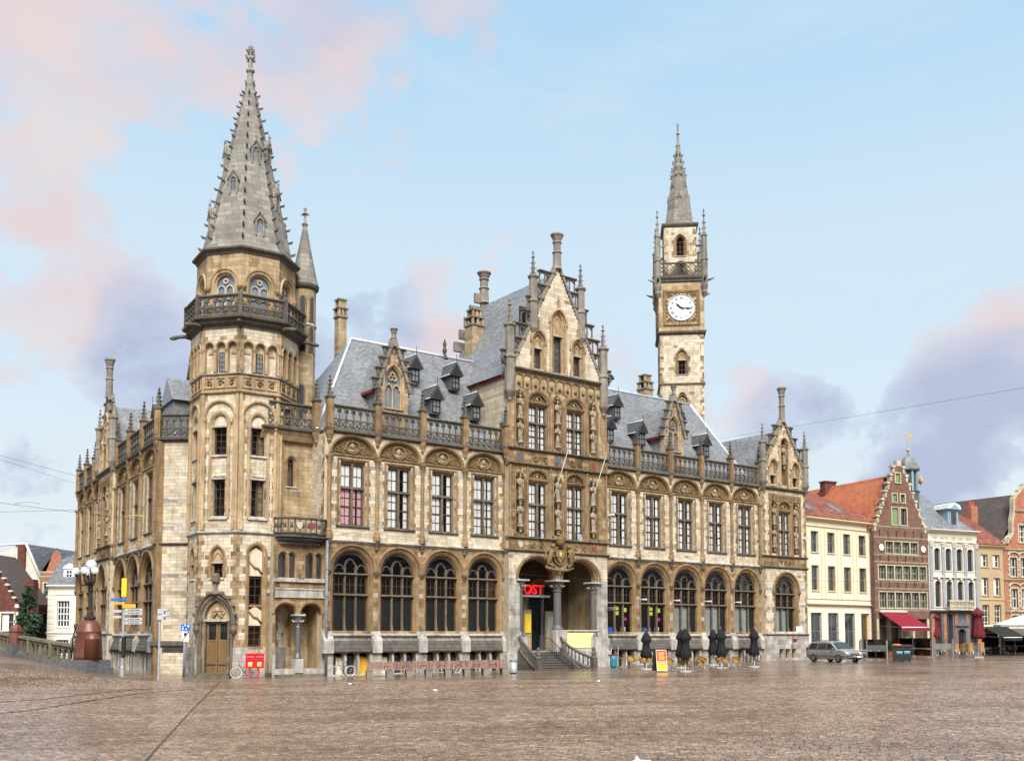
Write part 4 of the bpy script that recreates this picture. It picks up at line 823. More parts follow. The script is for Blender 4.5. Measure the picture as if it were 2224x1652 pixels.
m = MB(); m.box(U0 + 0.3, U1 - 0.3, -2.3, -2.2, 8.9, 22.4); m.box(U0 + 0.3, U1 - 0.3, -2.2, -0.55, 15.3, 15.6); m.box(U0 + 0.3, U1 - 0.3, -2.2, -0.55, 8.9, 9.2); m.box(U0 + 0.3, U1 - 0.3, -2.2, -0.55, 22.1, 22.4); m.box(16, 22, -1.2, -1.1, 22.5, 28); P(m, 'interior', 'interior_dark', FC)
# flagpoles leaning out from the first floor
for u in (17.1, 20.9):
    m = MB(); m.tube([(u - 0.05, 0.3, 10.2), (u + 0.9, 2.3, 16.6)], [0.045, 0.03], 6); m.ball((u + 0.9, 2.3, 16.65), 0.07, 0, 6, 4); m.lathe([(0.14, 9.95), (0.1, 10.5)], 6, (u - 0.05, 0.3)); P(m, 'flagpole', 'galv', FC)
# ---- gabled end bays --------------------------------------------------
def gable_bay(F, u0, u1, v, top=True, base_drop=0.6):
    G = F @ T(0, v, 0); c = (u0 + u1) / 2; W = u1 - u0
    P(wall(G, u0, u1, -base_drop, 2.7, [Hole(c + d, 0.33, 0.5, 1.2) for d in (-0.9, 0, 0.9)], 0.1, 0.5, 0.4, 'grey'), 'basement_wall', 'mortar', G)
    for d in (-0.9, 0, 0.9): m = MB(); m.box(c + d - 0.33, c + d + 0.33, -0.4, -0.3, 0.5, 1.2); P(m, 'cellar_window', 'glass_dark', G)
    strip(G, u0, u1, 2.65, 0.2, 0.22, 'stone_dark'); strip(G, u0 - 0.1, u1 + 0.1, 8.82, 0.24, 0.2, 'stone_trim'); strip(G, u0 - 0.1, u1 + 0.1, 9.85, 0.2, 0.18, 'stone_trim'); strip(G, u0 - 0.15, u1 + 0.15, 16.05, 0.35, 0.28, 'stone_trim')
    P(wall(G, u0, u1, 2.8, 8.82, [Hole(c, 1.4, 2.95, 6.7, 1.4, 0.2)], 0, 0.5, 0.25, 'white', bands=(3.95, 5.5, 6.85)), 'ground_floor_wall', 'mortar', G)
    arched_window(G @ T(c, 0, 2.95), PO, 1.4, 3.75, 'pale'); P(wall(G, u0, u1, 9.05, 9.85, [], 0, 0.5, 0.4, 'brown'), 'frieze_wall', 'mortar', G)
    m = MB(); panel_relief(m, c - 0.9, c + 0.9, 9.1, 9.8, 0.03, 0, 9); P(m, 'carved_panel', 'stone_carved', G)
    P(wall(G, u0, u1, 10.0, 16.1, [Hole(c, 0.85, 10.0, 14.3, 0.7), Hole(c - 1.55, 0.4, 10.3, 14.5, 0.6), Hole(c + 1.55, 0.4, 10.3, 14.5, 0.6)], 0, 0.5, 0.235, 'white'), 'first_floor_wall', 'mortar', G)
    m = MB()
    for a, b in ((c - 2.25, c - 2.07), (c + 2.07, c + 2.25), (c - 1.1, c - 0.98), (c + 0.98, c + 1.1)): m.box(a, b, 0, 0.12, 10.0, 15.6)
    m.box(c - 2.3, c + 2.3, 0, 0.1, 15.15, 15.75); P(m, 'window_frame', 'stone_brown', G)
    m = MB(); panel_relief(m, c - 2.1, c + 2.1, 15.2, 15.7, 0.1, 0, 4); P(m, 'carved_panel', 'stone_carved', G)
    cross_window(G @ T(c, 0.0, 10.05), PO, 1.6, 4.0, 'half'); relief(G @ T(c, 0.02, 14.25), PO, 0.95, 0.78)
    for s in (-1, 1):
        niche(G @ T(c + s * 1.55, 0, 10.2), PO, 0.4, 4.9)
        for z in (10.9, 13.0): statue(G @ T(c + s * 1.55, 0.02, z), PO, (0 if s < 0 else 2) if z < 12 else 1)
    za = 22.6; zk = 18.4; l, r = u0 + 0.35, u1 - 0.35
    def bd(z): t = max(0, (z - zk) / (za - zk)); return l + (c - l) * t, r + (c - r) * t
    hs = [Hole(c, 0.38, 16.6, 20.4, 0.7), Hole(c - 1.6, 0.36, 16.6, 18.2, 0.6), Hole(c + 1.6, 0.36, 16.6, 18.2, 0.6)]
    P(wall(G, l, r, 16.4, za, hs, 0, 0.5, 0.25, 'white', bound=bd), 'gable_wall', 'mortar', G)
    niche(G @ T(c, 0, 16.45), PO, 0.38, 4.7); statue(G @ T(c, 0.02, 18.7), PO, 1)
    for s in (-1, 1): lancet(G @ T(c + s * 1.6, 0, 16.6), PO, 0.32, 1.6, 0.5, 1, 2, 0.9)
    for q, zz, hw in ((c, 20.3, 0.6), (c - 1.6, 18.2, 0.55), (c + 1.6, 18.2, 0.55)):
        m = MB(); m.sweep(sh(arc(hw, zz, hw * 1.35, 8), q), [(0, -0.02), (0, 0.14), (0.1, 0.18), (0.2, 0.12), (0.22, -0.02)]); P(m, 'window_hood', 'stone_tan', G)
        for s in (-1, 1): m = MB(); m.lathe([(0.13, 16.4), (0.13, 16.8), (0.08, 16.9), (0.08, zz - 0.15), (0.14, zz)], 8, (q + s * hw, 0.05)); P(m, 'shaft', 'stone_tan', G)
    gable_steps(G, -0.1, l, r, zk, c, za, 4, 0.42)
    pcol(G, u0 + 0.05, 0.05, 16.9, 20.4, 0.33, 1.7); pcol(G, u1 - 0.05, 0.05, 16.9, 20.4, 0.33, 1.7)
    m = MB(); chimney_top(m, c, -0.1, 22.6, 25.9, 0.3); P(m, 'gable_chimney', 'stone_pinnacle', G)
    m = MB(); ridge = -9.0                                                           # roof running back from the gable
    m.add([(u0 + 0.3, 0.6, 16.4), (c, 0.6, 21.9), (u1 - 0.3, 0.6, 16.4), (u0 + 0.3, -ridge, 16.4), (c, -ridge, 21.9), (u1 - 0.3, -ridge, 16.4)], [(0, 3, 4, 1), (1, 4, 5, 2), (3, 5, 4), (0, 1, 2)]); P(m, 'roof', 'slate', G)
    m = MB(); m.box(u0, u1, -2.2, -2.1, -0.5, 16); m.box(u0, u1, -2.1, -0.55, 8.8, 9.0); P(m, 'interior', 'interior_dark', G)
gable_bay(FR, 43.15, 49.35, 0.4); gable_bay(LF, -20.6, -14.9, 0.4)
# end walls
m = MB(); m.box(49.05, 49.35, -12, -0.15, -0.6, 16.3); P(m, 'side_wall', 'stone_tan', FR)
m = MB(); m.box(-32.6, -32.4, -12, -0.1, -0.6, 16.3); P(m, 'side_wall', 'stone_tan', LF)
# ---------------------------------------------------------------- roofs
def hiproof(F, u0, u1, vf, vb, z0, ru0, ru1, zr, name='roof'):
    vm = (vf + vb) / 2; m = MB()
    vs = [(u0, -vf, z0), (u1, -vf, z0), (u1, -vb, z0), (u0, -vb, z0), (ru0, -vm, zr), (ru1, -vm, zr)]
    m.add(vs, [(0, 1, 5, 4), (1, 2, 5), (2, 3, 4, 5), (3, 0, 4), (3, 2, 1, 0)])
    o = P(m, name, 'slate', F)
    for a, b in ((4, 5), (0, 4), (1, 5)):
        t = MB(); p, q = vs[a], vs[b]; t.tube([(p[0], -p[1], p[2] + 0.02), (q[0], -q[1], q[2] + 0.02)], 0.11, 6); part(t, 'ridge_flashing', 'lead', o, F)
    return o
hiproof(FR, -0.6, 20, -0.95, -11.2, 16.45, 4.5, 17.0, 24.75); hiproof(FR, 18, 43.6, -0.95, -11.2, 16.45, 21, 40.6, 24.7)
hiproof(LF, -32.2, -2.6, -0.95, -11.2, 16.45, -28, -6.6, 23.6)
m = MB(); e0, e1, zr = 14.15, 23.75, 31.0                                        # steep centre roof with flared eaves
prof = [(e0 - 0.35, 22.2), (e0 + 0.55, 23.3), (18.9, zr), (e1 - 0.55, 23.3), (e1 + 0.35, 22.2)]
n = len(prof); m.add([(u, 0.52, z) for u, z in prof] + [(u, 9.8, z) for u, z in prof], [(i, i + 1, n + i + 1, n + i) for i in range(n - 1)] + [tuple(range(n)), tuple(range(2 * n - 1, n - 1, -1)), (0, n - 1, 2 * n - 1, n)]); cro = P(m, 'roof', 'slate', FC)
for s, u in ((-1, e0), (1, e1)):
    m = MB(); m.box(u - 0.05 if s < 0 else u - 0.25, u + 0.25 if s < 0 else u + 0.05, -9.6, -0.5, 16.3, 22.3); P(m, 'side_wall', 'ashlar_white', FC)
    m = MB(); m.box(u + s * 0.1 - 0.12, u + s * 0.1 + 0.12, -9.7, -0.3, 22.0, 22.26); part(m, 'eaves_board', 'red_paint', cro, FC)
m = MB(); m.prism([(14.6, 22), (23.2, 22), (18.9, 31.6)], -10.3, -9.9); m.box(18.3, 19.5, -10.35, -9.85, 29.5, 30.2); P(m, 'rear_gable', 'stone_pinnacle', FC)
for k in range(5):
    z = 26.5 + k * 1.15; u = 18.9 - (31.6 - z) * 0.45; m = MB(); m.box(u - 0.75, u + 0.2, -10.25, -9.95, z, z + 0.8); P(m, 'gable_step', 'stone_pinnacle', FC)
m = MB(); chimney_top(m, 18.9, -10.1, 31.2, 33.9, 0.42); P(m, 'gable_chimney', 'stone_pinnacle', FC)
def chimney(F, u, v, z0, z1, w=0.62):
    m = MB(); a = z1 - 1.5; m.box(u - w, u + w, v - w, v + w, z0, a, 0); m.box(u - w - 0.1, u + w + 0.1, v - w - 0.1, v + w + 0.1, a, a + 0.12, 1)
    for zz, r in ((a + 0.12, 0.85), (a + 0.8, 0.62)):
        for sx in (-1, 0, 1):
            for sy in (-1, 1): m.box(u + sx * w * r - 0.09, u + sx * w * r + 0.09, v + sy * w * r - 0.09, v + sy * w * r + 0.09, zz, zz + 0.55, 0)
        m.box(u - w * r * 0.5, u + w * r * 0.5, v - w * r * 0.5, v + w * r * 0.5, zz, zz + 0.5, 2); m.box(u - w * r - 0.16, u + w * r + 0.16, v - w * r - 0.16, v + w * r + 0.16, zz + 0.55, zz + 0.66, 1)
    return P(m, 'chimney', ['ashlar_tan', 'stone_pinnacle', 'black'], F)
chimney(FR, 4.6, -8.0, 18, 28.3, 0.34); chimney(FR, 16.6, -7.5, 19, 29.7, 0.56); chimney(FR, 36.6, -8.0, 20, 27.4, 0.52)
m = MB(); m.lathe([(0.3, 24.6), (0.12, 25.0), (0.2, 25.3), (0.1, 25.5), (0.16, 25.8), (0.02, 26.2)], 8, (12.8, -6.1)); P(m, 'ridge_finial', 'stone_dark', FR)
def _dormer(M, par):
    m = MB(); m.box(-0.42, 0.42, -2.2, 0, 0, 1.15, 0); m.prism([(-0.62, 1.1), (0.62, 1.1), (0, 2.15)], -2.6, 0.22, 0); m.tube([(0, 0.2, 2.1), (0, 0.2, 2.75)], 0.025, 5, 2)
    m.prism([(-0.52, 1.15), (0.52, 1.15), (0, 2.0)], 0.2, 0.24, 1)
    for s in (-1, 1): m.tube([(s * 0.64, 0.2, 1.1), (0, 0.2, 2.17)], 0.03, 4, 1)
    r = part(m, 'dormer', ['slate_dark', 'wood_dark', 'iron'], par, M)
    t = MB(); t.tube([(0, 0.2, 2.18), (0, -2.5, 2.18)], 0.06, 5); part(t, 'ridge_flashing', 'lead', r, M)
    t = MB(); t.tube([(-0.66, 0.22, 1.1), (-0.66, -2.2, 1.1)], 0.05, 4); part(t, 'gutter', 'lead', r, M)
    part(casement(-0.34, 0.34, 0.1, 1.08, 0.06, 2, 2, 0.07, 0.03), 'window_frame', 'wood_dark', r, M)
    g = MB(); g.box(-0.3, 0.3, -0.02, 0.012, 0.14, 1.02); part(g, 'pane', 'glass_pale', r, M); return r
mat('glass_pale', (0.17, 0.19, 0.205), (0.10, 0.115, 0.125), 0.1, 1.0, spec=0.8)
dormer = Proto(_dormer)
def roof_v(z): return -0.95 - (z - 16.45) / (24.75 - 16.45) * 5.12
for u, z in ((8.6, 21.6), (12.2, 21.6), (9.5, 19.1), (13.1, 19.1), (28.9, 21.5), (26.7, 19.0), (30.4, 19.1), (36.5, 21.3), (38.3, 18.9)): dormer(FR @ T(u, roof_v(z) + 0.5, z - 0.1), PO)
for u, z in ((-8, 19.2), (-12, 19.2), (-6.2, 21.3)): dormer(LF @ T(u, roof_v(z) + 0.5, z - 0.1), PO)
def stone_dormer(F, c, v):
    G = F @ T(c, v, 0); z0 = 16.5; za = 23.3; hw = 1.22; zk = 20.2
    def bd(z): t = max(0, (z - zk) / (za - zk)); return -hw * (1 - t), hw * (1 - t)
    P(wall(G, -hw, hw, z0, za, [Hole(0, 0.62, 18.6, 20.7, 1.0), Hole(0, 0.55, z0, 18.3)], 0, 0.45, 0.26, 'tan', bound=bd), 'dormer_wall', 'mortar', G)
    m = MB(); m.sweep(archpath(0.62, 18.7, 20.6, 1.05, 8), [(0, -0.3), (0, -0.1), (0.06, -0.06), (0.12, 0.05), (0.22, 0.05), (0.24, -0.02)], 0); tp = [(-0.04, -0.25), (-0.04, -0.12), (0.04, -0.12), (0.04, -0.25)]
    for s in (-1, 1): m.sweep(sh(arc(0.28, 20.0, 0.42, 5), s * 0.31), tp, 0)
    for q in range(3): a = pi / 2 + q * 2 * pi / 3; m.sweep([(0.17 * math.cos(a) + 0.16 * math.cos(k * pi / 4), 20.95 + 0.17 * math.sin(a) + 0.16 * math.sin(k * pi / 4)) for k in range(8)], tp, 0, True)
    m.box(-0.04, 0.04, -0.25, -0.12, 18.7, 20.2, 0); m.strip(-0.8, 0.8, [(-0.3, 18.72), (0.12, 18.66), (0.12, 18.58), (-0.3, 18.5)], 0)
    w_ = P(m, 'tracery_window', 'stone_tan', G); p = archpath(0.62, 18.7, 20.6, 1.05, 8); g = MB(); g.add([(u, 0.28, z) for u, z in p], [tuple(range(len(p)))]); part(g, 'pane', 'glass_pale', w_, G)
    part(casement(-0.55, 0.55, 16.7, 18.3, -0.2, 4, 2), 'casement', 'wood_red', w_, G); g = MB(); g.box(-0.5, 0.5, -0.3, -0.26, 16.7, 18.3); part(g, 'pane', 'glass_pale', w_, G)
    gable_steps(G, 0, -hw, hw, zk - 0.3, 0, za, 4, 0.4)
    m = MB(); chimney_top(m, 0, 0, 23.1, 24.4, 0.2); P(m, 'gable_finial', 'stone_pinnacle', G)
    m = MB(); m.prism([(-hw - 0.3, 19.9), (hw + 0.3, 19.9), (0, 22.6)], -4.5, -0.45, 0); m.box(-hw, hw, -3.5, -0.46, 16.5, 19.9, 0); r = P(m, 'dormer_roof', 'slate', G)
    for s in (-1, 1): t = MB(); t.box(s * (hw + 0.2) - 0.12, s * (hw + 0.2) + 0.12, -3.2, -0.4, 19.72, 19.92); part(t, 'eaves_board', 'red_paint', r, G)
mat('wood_red', (0.30, 0.09, 0.04), rough=0.5)
stone_dormer(FR, 5.3, -1.05); stone_dormer(FR, 33.3, -1.05)
m = MB(); m.box(-1.5, 1.5, -3.5, 0, 16.5, 19.8); m.prism([(-1.8, 19.7), (1.8, 19.7), (0, 21.6)], -5, 0.2); P(m, 'dormer', 'slate', LF @ T(-4.5, -1.4, 0))
# ---------------------------------------------------------------- corner tower
TC = (-18.25, 68.1); TPH = math.atan2(-0.985, 0.17); RT = 3.5
TW = Matrix.Translation((TC[0], TC[1], 0))
def tl(prof, m=0, mb=None): return (mb or MB()).lathe(prof, 8, (0, 0), TPH, m)
def tface(k, R):                                                                   # frame of face k at circumradius R
    a = TPH + pi / 8 + k * pi / 4; ap = R * math.cos(pi / 8); return frame(TC[0] + ap * math.cos(a), TC[1] + ap * math.sin(a), -math.sin(a), math.cos(a))
hwf = RT * math.sin(pi / 8)
VIS = (-2, -1, 0, 1, 2)
for k in range(-2, 6):
    Fk = tface(k, RT)
    if k not in VIS:
        m = MB(); m.box(-hwf, hwf, -0.4, 0, -0.3, 22.6); P(m, 'tower_wall', 'stone_tan', Fk); continue
    lo = []
    if k == -1: lo = [Hole(0, 0.82, 0.0, 3.7, 1.15), Hole(0, 0.4, 6.3, 7.7, 0.55)]
    elif k == 0: lo = [Hole(0.0, 0.42, 1.9, 7.9, 0.5)]
    else: lo = [Hole(0, 0.4, 6.3, 7.7, 0.55)]
    P(wall(Fk, -hwf, hwf, -0.3, 1.9, lo, 0.06, 0.5, 0.44, 'grey'), 'tower_base', 'mortar', Fk)
    P(wall(Fk, -hwf, hwf, 1.9, 9.2, lo, 0, 0.5, 0.235, 'white'), 'tower_wall', 'mortar', Fk)
    up = [Hole(0, 0.42, 10.3, 12.75), Hole(0, 0.42, 14.35, 16.4, 0.5)]
    P(wall(Fk, -hwf, hwf, 9.4, 18.35, up, -0.04, 0.5, 0.235, 'white'), 'tower_wall', 'mortar', Fk)
    m = MB(); m.sweep(archpath(1.0, 9.9, 16.75, 1.0, 10), [(0, -0.06), (0, 0.05), (0.06, 0.13), (0.16, 0.15), (0.22, 0.06), (0.26, -0.04)], 0)
    for s in (-1, 1): m.lathe([(0.12, 9.45), (0.12, 9.9), (0.08, 10.0), (0.08, 16.4), (0.15, 16.6), (0.15, 16.75)], 8, (s * 1.06, 0.04)); m.box(s * (hwf - 0.12) - 0.1, s * (hwf - 0.12) + 0.1, -0.02, 0.05, 9.45, 18.35)
    P(m, 'blind_arch', 'stone_tan', Fk)
    m = MB(); m.sweep(archpath(0.44, 10.2, 16.4, 0.55, 8), [(0, -0.3), (0, -0.14), (0.05, -0.1), (0.1, 0.02), (0.18, 0.04), (0.3, 0.03), (0.32, -0.05)], 0); m.prism([(-0.42, 12.75), (0.42, 12.75), (0.42, 14.3), (-0.42, 14.3)], -0.3, -0.14, 2); m.prism([(-0.42, 16.2)] + arc(0.42, 16.45, 0.45, 6) + [(0.42, 16.2)], -0.3, -0.15, 2)
    m.box(-0.5, 0.5, -0.2, 0.06, 16.12, 16.24, 1); m.box(-0.5, 0.5, -0.2, 0.06, 12.72, 12.84, 1); m.strip(-0.6, 0.6, [(-0.2, 14.36), (0.05, 14.3), (0.08, 14.2), (-0.2, 14.14)], 1); m.strip(-0.65, 0.65, [(-0.2, 10.3), (0.08, 10.24), (0.1, 10.12), (-0.2, 10.06)], 1)
    for q in (-0.2, 0.2): m.sweep(sh([(u, -z) for u, z in arc(0.2, 0, 0.25, 4)], q, 14.1), [(-0.03, -0.14), (-0.03, -0.04), (0.03, -0.04), (0.03, -0.14)], 0); scroll(m, (q, 13.75, 0), 0.15, 1, 1, -0.1, 0.04, 0)
    ws = P(m, 'window_strip', ['stone_tan', 'stone_grey', 'stone_white'], Fk)
    lights(ws, Fk, [(-0.4, 0.4, 10.35, 12.7), (-0.4, 0.4, 14.4, 16.1)], -0.22, nx=2, ny=4)
    # carved frieze
    P(wall(Fk, -hwf, hwf, 18.5, 19.6, [], -0.02, 0.4, 0.55, 'tan'), 'frieze_wall', 'mortar', Fk)
    for q in (-0.82, 0, 0.82):
        m = MB(); m.sweep(sh([(-0.28, -0.28), (-0.28, 0.28), (0.28, 0.28), (0.28, -0.28)], q, 19.05), [(0, -0.02), (0, 0.03), (0.06, 0.06), (0.1, 0.02)], 0, True); scroll(m, (q, 19.05, q), 0.2, 1.2, 1, 0.02, 0.06, 1); P(m, 'carved_panel', ['stone_tan', 'stone_carved'], Fk)
    hs = [Hole(q, 0.3, 19.75, 21.35, 0.3) for q in (-0.82, 0, 0.82)]
    P(wall(Fk, -hwf, hwf, 19.7, 22.6, hs, 0.08, 0.2, 0.235, 'white', ends=(1, 1)), 'arcade_wall', 'mortar', Fk)
    m = MB(); m.box(-hwf, hwf, -0.5, -0.2, 19.7, 22.0, 0)
    for q in (-0.82, 0, 0.82):
        m.sweep(sh(archpath(0.3, 19.75, 21.35, 0.32, 6), q), [(0, -0.22), (0, 0.06), (0.05, 0.14), (0.11, 0.16), (0.14, 0.06)], 1); m.prism(sh(arc(0.2, 21.0, 0.2, 5), q), -0.2, -0.14, 1)
        for s in (-1, 1): m.lathe([(0.02, 21.0), (0.1, 21.15), (0.12, 21.3)], 6, (q + s * 0.4, 0.12), 0, 1)
    P(m, 'arcade', ['ashlar_white', 'stone_tan'], Fk)
    w_ = P(casement(-0.22, 0.22, 19.8, 21.1, -0.12, 2, 4), 'casement', 'wood_brown', Fk); g = MB(); g.box(-0.2, 0.2, -0.19, -0.15, 19.82, 21.08); part(g, 'pane', 'glass_pale', w_, Fk)
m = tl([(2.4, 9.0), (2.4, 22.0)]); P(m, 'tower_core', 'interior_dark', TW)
for z, o, h, mt in ((9.15, 0.16, 0.28, 'stone_grey'), (18.3, 0.14, 0.24, 'stone_tan'), (19.55, 0.12, 0.16, 'stone_grey')):
    P(tl([(RT - 0.4, z), (RT + 0.02, z), (RT + o, z + h * 0.4), (RT + o, z + h * 0.7), (RT + 0.02, z + h), (RT - 0.4, z + h)]), 'string_course', mt, TW)
P(tl([(RT, 22.55), (RT + 0.12, 22.6), (RT + 0.12, 22.75), (RT + 0.4, 22.95), (RT + 0.42, 23.1), (RT + 0.68, 23.2), (RT + 0.7, 23.36), (2.8, 23.36)]), 'balcony_floor', 'stone_dark', TW)
for k in range(-3, 6):                                                              # gargoyles on the corners
    a = TPH + k * pi / 4
    if k in (-3, -2, -1, 0, 1, 2, 3):
        m = MB(); c, s = math.cos(a), -math.sin(a); m.tube([((RT + t) * c, (RT + t) * s, 22.75 + 0.1 * math.sin(t * 3)) for t in (0.1, 0.5, 0.9, 1.2, 1.45)], [0.16, 0.13, 0.12, 0.15, 0.07], 6); P(m, 'gargoyle', 'stone_dark', TW)
RB = 4.15
for k in range(8):
    Fk = tface(k, RB); balustrade(Fk @ T(0, -0.2, 23.36), PO, 2.95, 1.4, 5)
    a = TPH + k * pi / 4; m = MB(); m.box(-0.13, 0.13, -0.13, 0.13, 23.36, 24.85); P(m, 'balcony_post', 'stone_dark', TW @ T((RB - 0.22) * math.cos(a), -(RB - 0.22) * math.sin(a), 0) @ RZ(a))
RBF = 3.28; hb = RBF * math.sin(pi / 8)
for k in range(8):                                                                   # belfry
    Fk = tface(k, RBF); P(wall(Fk, -hb, hb, 23.36, 27.75, [Hole(0, 0.62, 23.9, 25.7, 0.62, 0.13)], 0, 0.35, 0.3, 'tan'), 'belfry_wall', 'mortar', Fk)
    m = MB(); m.sweep(archpath(0.62, 23.8, 25.7, 0.62, 10), [(0, -0.35), (0, -0.16), (0.08, -0.12), (0.14, 0.0), (0.2, 0.03), (0.3, 0.03)], 0); m.sweep(archpath(0.95, 25.45, 25.7, 0.95, 10), [(0, 0), (0, 0.09), (0.1, 0.12), (0.14, 0)], 0)
    tp = [(-0.04, -0.32), (-0.04, -0.18), (0.04, -0.18), (0.04, -0.32)]
    for s in (-1, 1): m.sweep(sh(archpath(0.27, 24.0, 25.35, 0.3, 5), s * 0.3), tp, 1)
    m.box(-0.62, 0.62, -0.32, -0.16, 24.72, 24.84, 1); m.sweep([(0.15 * math.cos(q * pi / 4), 25.95 + 0.15 * math.sin(q * pi / 4)) for q in range(8)], tp, 1, True)
    w_ = P(m, 'belfry_window', ['stone_tan', 'stone_grey'], Fk); p = archpath(0.6, 23.9, 25.7, 0.6, 8); g = MB(); g.add([(u, 0.28, z) for u, z in p], [tuple(range(len(p)))]); part(g, 'pane', 'glass_pale', w_, Fk)
    for s in (-1, 1): m = MB(); m.lathe([(0.03, 25.2), (0.13, 25.35), (0.15, 25.5)], 6, (s * 1.12, 0.04)); part(m, 'corbel', 'stone_brown', w_, Fk)
P(tl([(RBF - 0.3, 27.7), (RBF + 0.05, 27.7), (RBF + 0.12, 27.85), (RBF + 0.34, 27.98), (RBF + 0.36, 28.1), (RBF - 0.3, 28.14)]), 'eaves_cornice', 'stone_dark', TW)
sr = lambda z: 3.05 + (0.3 - 3.05) * (z - 28.5) / (40.8 - 28.5)
P(tl([(3.5, 28.08), (3.2, 28.35), (sr(28.7), 28.7), (sr(34), 34), (sr(40.8), 40.8)]), 'spire', 'stone_spire', TW)
for k in range(8):
    a = TPH + k * pi / 4
    for j in range(14):
        z = 28.9 + j * 0.86; r = sr(z); m = MB(); s = 0.3 - 0.005 * j; crocket(m, r * math.cos(a), -r * math.sin(a), z, s, math.cos(a), -math.sin(a)); P(m, 'crocket', 'stone_dark', TW)
def _lucarne(M, par):
    m = MB(); m.sweep(archpath(0.2, 0, 0.85, 0.32, 6), [(0, -0.5), (0, 0.06), (0.06, 0.1), (0.12, 0.06), (0.12, -0.5)], 0); m.prism([(-0.4, 0.95), (0.4, 0.95), (0, 1.75)], -0.6, -0.02, 0)
    for s in (-1, 1): m.tube([(s * 0.42, 0.08, 0.92), (0, 0.08, 1.8)], 0.05, 5, 0)
    m.lathe([(0.06, 1.75), (0.1, 1.95), (0.02, 2.15)], 6, (0, 0.06), 0, 0)
    r = part(m, 'lucarne', 'stone_spire', par, M); g = MB(); p = archpath(0.2, 0, 0.85, 0.32, 6); g.add([(u, 0.05, z) for u, z in p], [tuple(range(len(p)))]); part(g, 'pane', 'glass_pale', r, M); return r
lucarne = Proto(_lucarne)
for k, z in ((0, 29.2), (-1, 32.2), (0, 34.6), (1, 31.6), (-2, 29.8), (-2, 34.4), (2, 29.5), (1, 35.0)):
    R_ = sr(z + 0.5); lucarne(tface(k, R_) @ T(0, 0.1, z), PO)
m = MB(); m.lathe([(0.32, 40.6), (0.34, 41.0), (0.22, 41.1), (0.19, 41.7), (0.3, 41.85), (0.3, 41.98), (0.16, 42.1), (0.13, 42.7), (0.22, 42.8), (0.1, 42.95), (0.1, 43.3), (0.17, 43.45), (0.17, 43.65), (0.04, 43.8)], 8, (0, 0), TPH)
for k in range(4):
    a = TPH + pi / 4 + k * pi / 2
    for z, s in ((42.7, 0.3), (43.2, 0.25), (40.9, 0.3)): crocket(m, 0.12 * math.cos(a), -0.12 * math.sin(a), z, s, math.cos(a), -math.sin(a))
P(m, 'spire_finial', 'stone_spire', TW)
# portal on the left front face
F1 = tface(-1, RT)
m = MB(); pth = archpath(0.82, 0, 3.7, 1.15, 8)
m.sweep(pth, [(0, -0.5), (0, -0.2), (0.08, -0.14), (0.12, 0.02), (0.2, 0.06), (0.3, 0.14), (0.42, 0.14), (0.46, 0)], 0); m.sweep([(-1.25, 3.3)] + arc(1.25, 3.7, 1.7, 8) + [(1.25, 3.3)], [(0, 0), (0, 0.2), (0.08, 0.26), (0.16, 0.2), (0.16, 0)], 0)
for k in range(9):
    q = pi * (k + 0.5) / 9; m.ball((1.42 * math.cos(q), 0.16, 3.7 + 1.75 * math.sin(q)), 0.16, 0, 7, 5, 1.1, 0.8, 1)
for s in (-1, 1): m.lathe([(0.1, 2.7), (0.24, 3.0), (0.2, 3.3), (0.26, 3.45)], 8, (s * 1.3, 0.1), 0, 0); m.lathe([(0.12, 0), (0.12, 1.2), (0.08, 1.3), (0.08, 3.4), (0.14, 3.6)], 8, (s * 0.98, 0.14), 0, 0)
m.lathe([(0.3, 5.3), (0.12, 5.6), (0.1, 5.95), (0.26, 6.1), (0.3, 6.5), (0.2, 6.65)], 8, (0, 0.12), 0, 0)
m.box(-0.9, 0.9, -0.4, -0.1, 3.55, 3.72, 1); po = P(m, 'portal', ['stone_trim', 'stone_grey'], F1)
m = MB(); m.prism([(-0.8, 3.72)] + arc(0.8, 3.72, 1.1, 8)[1:-1] + [(0.8, 3.72)], -0.4, -0.28); panel_relief(m, -0.55, 0.55, 3.8, 4.5, -0.24, 0, 3); m.ball((0, -0.22, 4.3), 0.2, 0, 8, 6); m.tube([(-0.3, -0.22, 3.8), (0, -0.2, 4.2), (0.3, -0.22, 3.8)], 0.1, 6); part(m, 'tympanum', 'stone_tan', po, F1)
for s in (-1, 1):
    m = MB(); a, b = (-0.8, -0.012) if s < 0 else (0.012, 0.8)
    for k in range(4): m.box(a + (b - a) * k / 4 + 0.006, a + (b - a) * (k + 1) / 4 - 0.006, -0.4, -0.34, 0.28, 2.3)
    m.box(a, b, -0.42, -0.33, 2.3, 2.4); m.box(a, b, -0.42, -0.33, 3.4, 3.55); m.box(a, a + 0.14, -0.42, -0.33, 2.4, 3.4); m.box(b - 0.14, b, -0.42, -0.33, 2.4, 3.4)
    d = part(m, 'door', 'wood_door', po, F1); g = MB(); g.box(a + 0.14, b - 0.14, -0.44, -0.42, 2.4, 3.4); part(g, 'pane', 'black', d, F1)
    gr = MB()
    for k in range(5): u = a + 0.16 + (b - a - 0.3) * k / 4; gr.tube([(u, -0.36, 2.25), (u, -0.36, 3.45)], 0.018, 5)
    for z in (2.55, 2.85, 3.15): gr.tube([(a + 0.1, -0.355, z), (b - 0.1, -0.355, z)], 0.014, 5)
    part(gr, 'door_grille', 'iron', d, F1); h = MB(); h.box(min(a, b) + 0.02, max(a, b) - 0.15, -0.335, -0.32, 0.75, 0.82); part(h, 'strap_hinge', 'iron', d, F1)
